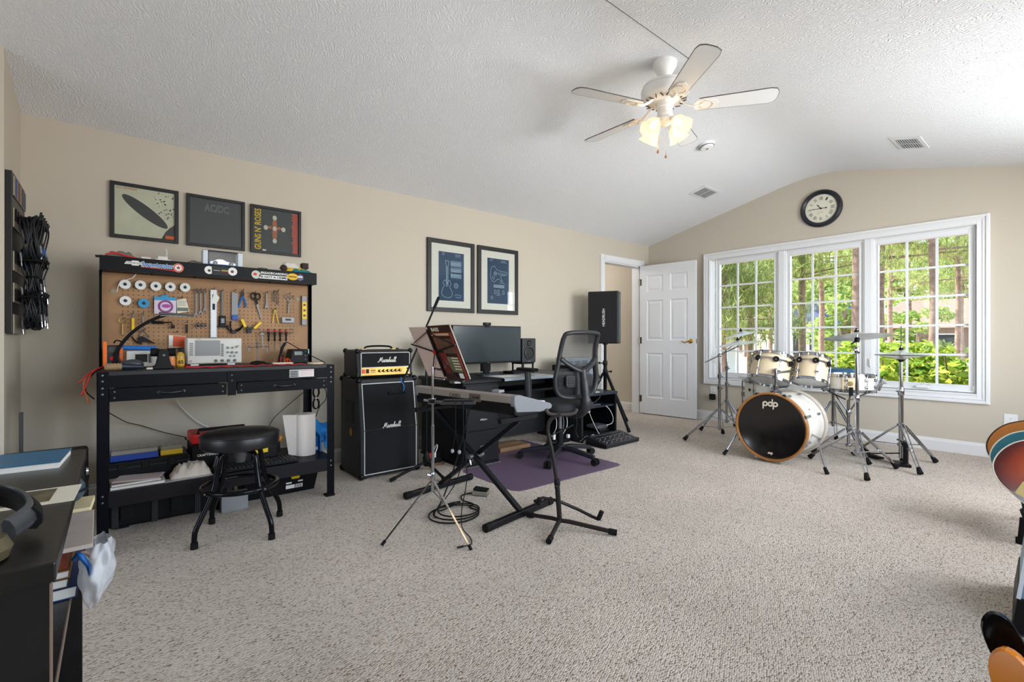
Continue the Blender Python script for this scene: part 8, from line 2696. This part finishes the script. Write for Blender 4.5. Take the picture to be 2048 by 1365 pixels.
def shrub(x, y, h, r, seed, lab):
    rs = random.Random(seed)
    t = T('shrub', lab, 'shrub', (x, y, GZ), group='leafy shrubs under the window')
    g = G()
    for k in range(7):
        a = rs.random() * 6.28
        tp = V((x + r * .7 * math.cos(a), y + r * .7 * math.sin(a), GZ + h * rs.uniform(.7, .95)))
        g.tube([V((x, y, GZ)), V((x, y, GZ)).lerp(tp, .5) + V((0, 0, .1)), tp], [.02, .014, .006], 6)
    g.o('stems', mat('shrub_stem', (104, 88, 60), .9), t)
    g = G()
    for k in range(10):
        a, q = rs.random() * 6.28, rs.random() ** .5
        c = (x + r * .7 * q * math.cos(a), y + r * .7 * q * math.sin(a), GZ + h * rs.uniform(.35, .88))
        leaves(g, c, (r * .42, r * .42, h * .16), 200, .055, rs, .42)
    tag(g.o('foliage', LF1, t), None, None, kind='stuff')


for i, (x, y, h, r, lab) in enumerate(((6.75, .85, 1.42, .5, 'tall leafy shrub at the right end below the window'), (6.9, 1.55, 1.45, .5, 'leafy shrub outside the right sash beside its mullion'), (7.2, 2.15, 1.4, .5, 'leafy shrub outside the centre sash on its right'), (7.5, 2.75, 1.22, .42, 'lower leafy shrub outside the centre sash on its left'), (7.9, 1.15, 1.38, .55, 'leafy shrub in the second row outside the right sash'), (8.3, 1.9, 1.3, .5, 'leafy shrub in the second row behind the window mullion'), (8.9, 3.1, 1.0, .4, 'small shrub farther out beyond the centre sash'))):
    shrub(x, y, h, r, 50 + i, lab)


def pine(x, y, h, r0, seed, lab, crown, puffs, fol=LF2, kind='needle', lean=0.):
    rs = random.Random(seed)
    t = T('pine_tree', lab, 'tree', (x, y, GZ), group='pine trees in the yard')
    top = V((x + lean, y + lean * .6, GZ + h))
    P_ = [V((x, y, GZ)).lerp(top, k / 5) + V((rs.uniform(-.06, .06), rs.uniform(-.06, .06), 0)) * (1 if 0 < k < 5 else 0) for k in range(6)]
    r0 *= .5
    G().tube(P_, [r0 * (1 - .12 * k) for k in range(6)], 10).o('trunk', BARK, t, smooth=True)
    g = G()
    g2 = G()
    for k in range(puffs):
        z = rs.uniform(crown[0], crown[1])
        a = rs.random() * 6.28
        q = crown[2] * rs.uniform(.25, 1)
        f = (z - GZ) / h
        p0 = V((x, y, GZ)).lerp(top, min(1, f))
        c = p0 + V((q * math.cos(a), q * math.sin(a), rs.uniform(-.1, .3)))
        g2.tube([p0, c], [r0 * .3, r0 * .1], 5)
        rr = crown[3] * rs.uniform(.7, 1.2)
        if kind == 'needle':
            needles(g, c, (rr, rr, rr * .5), 34, rs, .30)
        else:
            leaves(g, c, (rr, rr, rr * .6), 120, rr * .17, rs)
    g2.o('branches', BARK, t)
    tag(g.o('foliage', fol, t), None, None, kind='stuff')


S_ = lambda s_, x: (x, s_ * x)
# near pine limb crown that fills the left sash
pine(11.0, 5.45, 9, .16, 3, 'near pine with long needles filling the left sash', (1.0, 4.2, 1.4, .45), 60, lean=.2)
pine(13.5, 5.95, 11, .18, 4, 'second near pine at the left sash beside the mullion', (1.0, 5.0, 1.5, .45), 50)
pine(*S_(.343, 15), 13, .20, 5, 'leaning pine trunk in the left of the centre sash', (2.6, 6.5, 2.2, .6), 34, lean=-.5)
pine(*S_(.312, 22), 14, .22, 6, 'mid distance pine in the middle of the centre sash', (3.2, 8, 2.6, .7), 34)
pine(*S_(.262, 11), 12, .20, 7, 'large rough pine trunk at the right of the centre sash', (3.0, 6, 2.0, .6), 26, lean=-.2)
pine(*S_(.222, 17), 13, .22, 8, 'pine trunk at the left of the right sash', (3.0, 7, 2.4, .7), 34)
pine(*S_(.209, 28), 14, .24, 9, 'second pine trunk at the left of the right sash', (3.4, 8, 2.6, .8), 34)
pine(*S_(.157, 13), 12, .17, 10, 'tall pine trunk in the middle of the right sash', (2.7, 6, 1.8, .55), 30)
pine(*S_(.185, 38), 14, .24, 11, 'distant pine in the centre of the right sash', (3.4, 9, 3.4, .95), 32)
pine(*S_(.128, 20), 13, .16, 12, 'slim pine trunk at the right of the right sash', (2.8, 7.5, 2.6, .75), 40)
pine(*S_(.121, 29), 13, .15, 13, 'second slim pine trunk at the right of the right sash', (3.0, 8, 2.6, .8), 36)
pine(*S_(.40, 34), 14, .26, 14, 'distant pine behind the left sash', (1.5, 10, 3.8, 1.0), 40)
pine(*S_(.45, 42), 14, .26, 15, 'far pine at the left of the left sash', (1.0, 10, 4.2, 1.1), 40)


def broad(x, y, h, r, n, seed, lab):
    rs = random.Random(seed)
    t = T('leafy_tree', lab, 'tree', (x, y, GZ), group='distant leafy trees')
    G().tube([(x, y, GZ), (x + .1, y, GZ + h * .4), (x, y, GZ + h * .7)], [.25, .2, .1], 8).o('trunk', BARK, t, smooth=True)
    g = G()
    for k in range(n):
        a, q = rs.random() * 6.28, rs.random() ** .5 * r
        c = (x + q * math.cos(a), y + q * math.sin(a), GZ + h * rs.uniform(.18, .95))
        leaves(g, c, (r * .4, r * .4, h * .12), 130, r * .1, rs)
    tag(g.o('foliage', LF3, t), None, None, kind='stuff')


for i, (s_, X_, h, r, lab) in enumerate(((.13, 56, 12, 3.6, 'far leafy tree behind the ranch house on the right'), (.19, 68, 14, 4.4, 'far leafy tree in the middle of the right sash'), (.24, 80, 16, 5, 'far leafy tree behind the mullion between right and centre'), (.29, 57, 12, 3.6, 'far leafy tree behind the brick house'), (.345, 68, 14, 4.4, 'far leafy tree behind the white porch'), (.40, 80, 16, 5, 'far leafy tree right of the left sash'), (.46, 57, 12, 4, 'far leafy tree left of the left sash'), (.275, 33, 4.6, 1.8, 'round leafy tree by the road in the centre sash'), (.172, 36, 3.2, 1.5, 'dark round bush in front of the ranch house'), (.30, 40, 2.0, 1.3, 'low round bush beside the brick house'))):
    broad(*S_(s_, X_), h, r, 16 if X_ > 50 else 12, 80 + i, lab)


def house(cx, cy, wy, dx, hw, hr, wall_m, roof_m, label, gable=False, wins=(), z0=GZ):
    t = T('house', label, 'house', (cx, cy, z0))
    x0, x1, y0, y1 = cx, cx + dx, cy - wy / 2, cy + wy / 2
    G().bx(x0, x1, y0, y1, z0, z0 + hw).o('walls', wall_m, t)
    g = G()
    e = .5
    if gable:
        g.add([(x0 - e, y0 - e, z0 + hw), (x0 - e, y1 + e, z0 + hw), (x0 - e, cy, z0 + hw + hr), (x1, y0 - e, z0 + hw), (x1, y1 + e, z0 + hw), (x1, cy, z0 + hw + hr)], [(0, 2, 5, 3), (2, 1, 4, 5), (0, 1, 2), (3, 5, 4), (0, 3, 4, 1)])
    else:
        xm = (x0 + x1) / 2
        g.add([(x0 - e, y0 - e, z0 + hw), (x0 - e, y1 + e, z0 + hw), (x1 + e, y0 - e, z0 + hw), (x1 + e, y1 + e, z0 + hw), (xm, y0 + 1, z0 + hw + hr), (xm, y1 - 1, z0 + hw + hr)], [(0, 4, 5, 1), (3, 5, 4, 2), (0, 2, 4), (1, 5, 3), (0, 1, 3, 2)])
    g.o('roof', roof_m, t)
    for (ya, yb, za, zb) in wins:
        w_ = G().bx(x0 - .05, x0 + .02, cy + ya, cy + yb, z0 + za, z0 + zb).o('window', WPAINT, t)
        G().bx(x0 - .07, x0 - .05, cy + ya + .08, cy + yb - .08, z0 + za + .08, z0 + zb - .08).o('pane', mat('far_window_dark', (50, 56, 60), .2), w_)
    return t


WH = mat('house_white_siding', (232, 230, 226), .8)
BRK = mat('house_brick', (150, 88, 68), .9, var=(6, .2))
ROOFB = mat('roof_slate_blue', (86, 98, 116), .8, var=(4, .15))
ROOFN = mat('roof_tan', (122, 102, 88), .8, var=(4, .15))
house(*S_(.352, 46), 4.6, 6, 2.6, 1.6, WH, ROOFB, 'white gabled porch house seen through the centre sash', True, ((-1.8, -.9, .5, 2.1), (-.5, .4, .1, 2.1), (.9, 1.8, .5, 2.1)))
house(*S_(.31, 50), 6, 7, 2.8, 2.6, BRK, ROOFB, 'brick house with a slate roof in the centre sash', True, ((-1.6, -.5, .8, 2.0),))
house(*S_(.136, 44), 8.5, 7, 2.3, 2.2, mat('ranch_wall_brown', (120, 104, 90), .9), ROOFN, 'long brown ranch house with a tan roof in the right sash', False, ((-3.2, -1.6, .7, 1.9), (-.6, .9, .1, 1.9), (1.6, 3.2, .7, 1.9)))
t = T('parked_car', 'white car parked across the road in the right sash', 'car', (*S_(.205, 38), GZ))
x, y = S_(.205, 38)
G().prism([(-2.1, .25), (2.1, .25), (2.15, .7), (1.5, .9), (.9, 1.4), (-1.0, 1.4), (-1.7, .9), (-2.1, .8)], frame((x, y, GZ), (0, -1, 0), (0, 0, 1)), -.8, .8).o('body', mat('car_white', (236, 236, 236), .3), t, bevel=.08)
for q in (-1.3, 1.3):
    G().cyl((x - .85, y - q, GZ + .32), (x - .6, y - q, GZ + .32), .32, 18).o('wheel', BLKR, t, smooth=True)
G().prism([(-.9, .92), (.85, .92), (.6, 1.3), (-.8, 1.3)], frame((x - .81, y, GZ), (0, -1, 0), (0, 0, 1)), 0, .02).o('window', mat('far_window_dark', (50, 56, 60), .2), t)
# neighbouring eave at the top left of the left sash
t = T('neighbour_eave', 'white house corner with a brown eave at the left sash edge', 'house', (12.3, 7.4, GZ))
G().bx(12.0, 12.6, 5.92, 9, GZ, 2.95).o('wall', WH, t)
G().prism([(-.25, 2.9), (3.3, 3.6), (3.3, 3.75), (-.25, 3.05)], frame((11.8, 5.95, 0), (0, 1, 0), (0, 0, 1)), -.9, .1).o('eave', mat('eave_brown', (112, 90, 74), .8), t)
G().bx(11.99, 12.0, 6.2, 6.8, 1.5, 2.4).o('window', mat('far_window_dark', (50, 56, 60), .2), t)
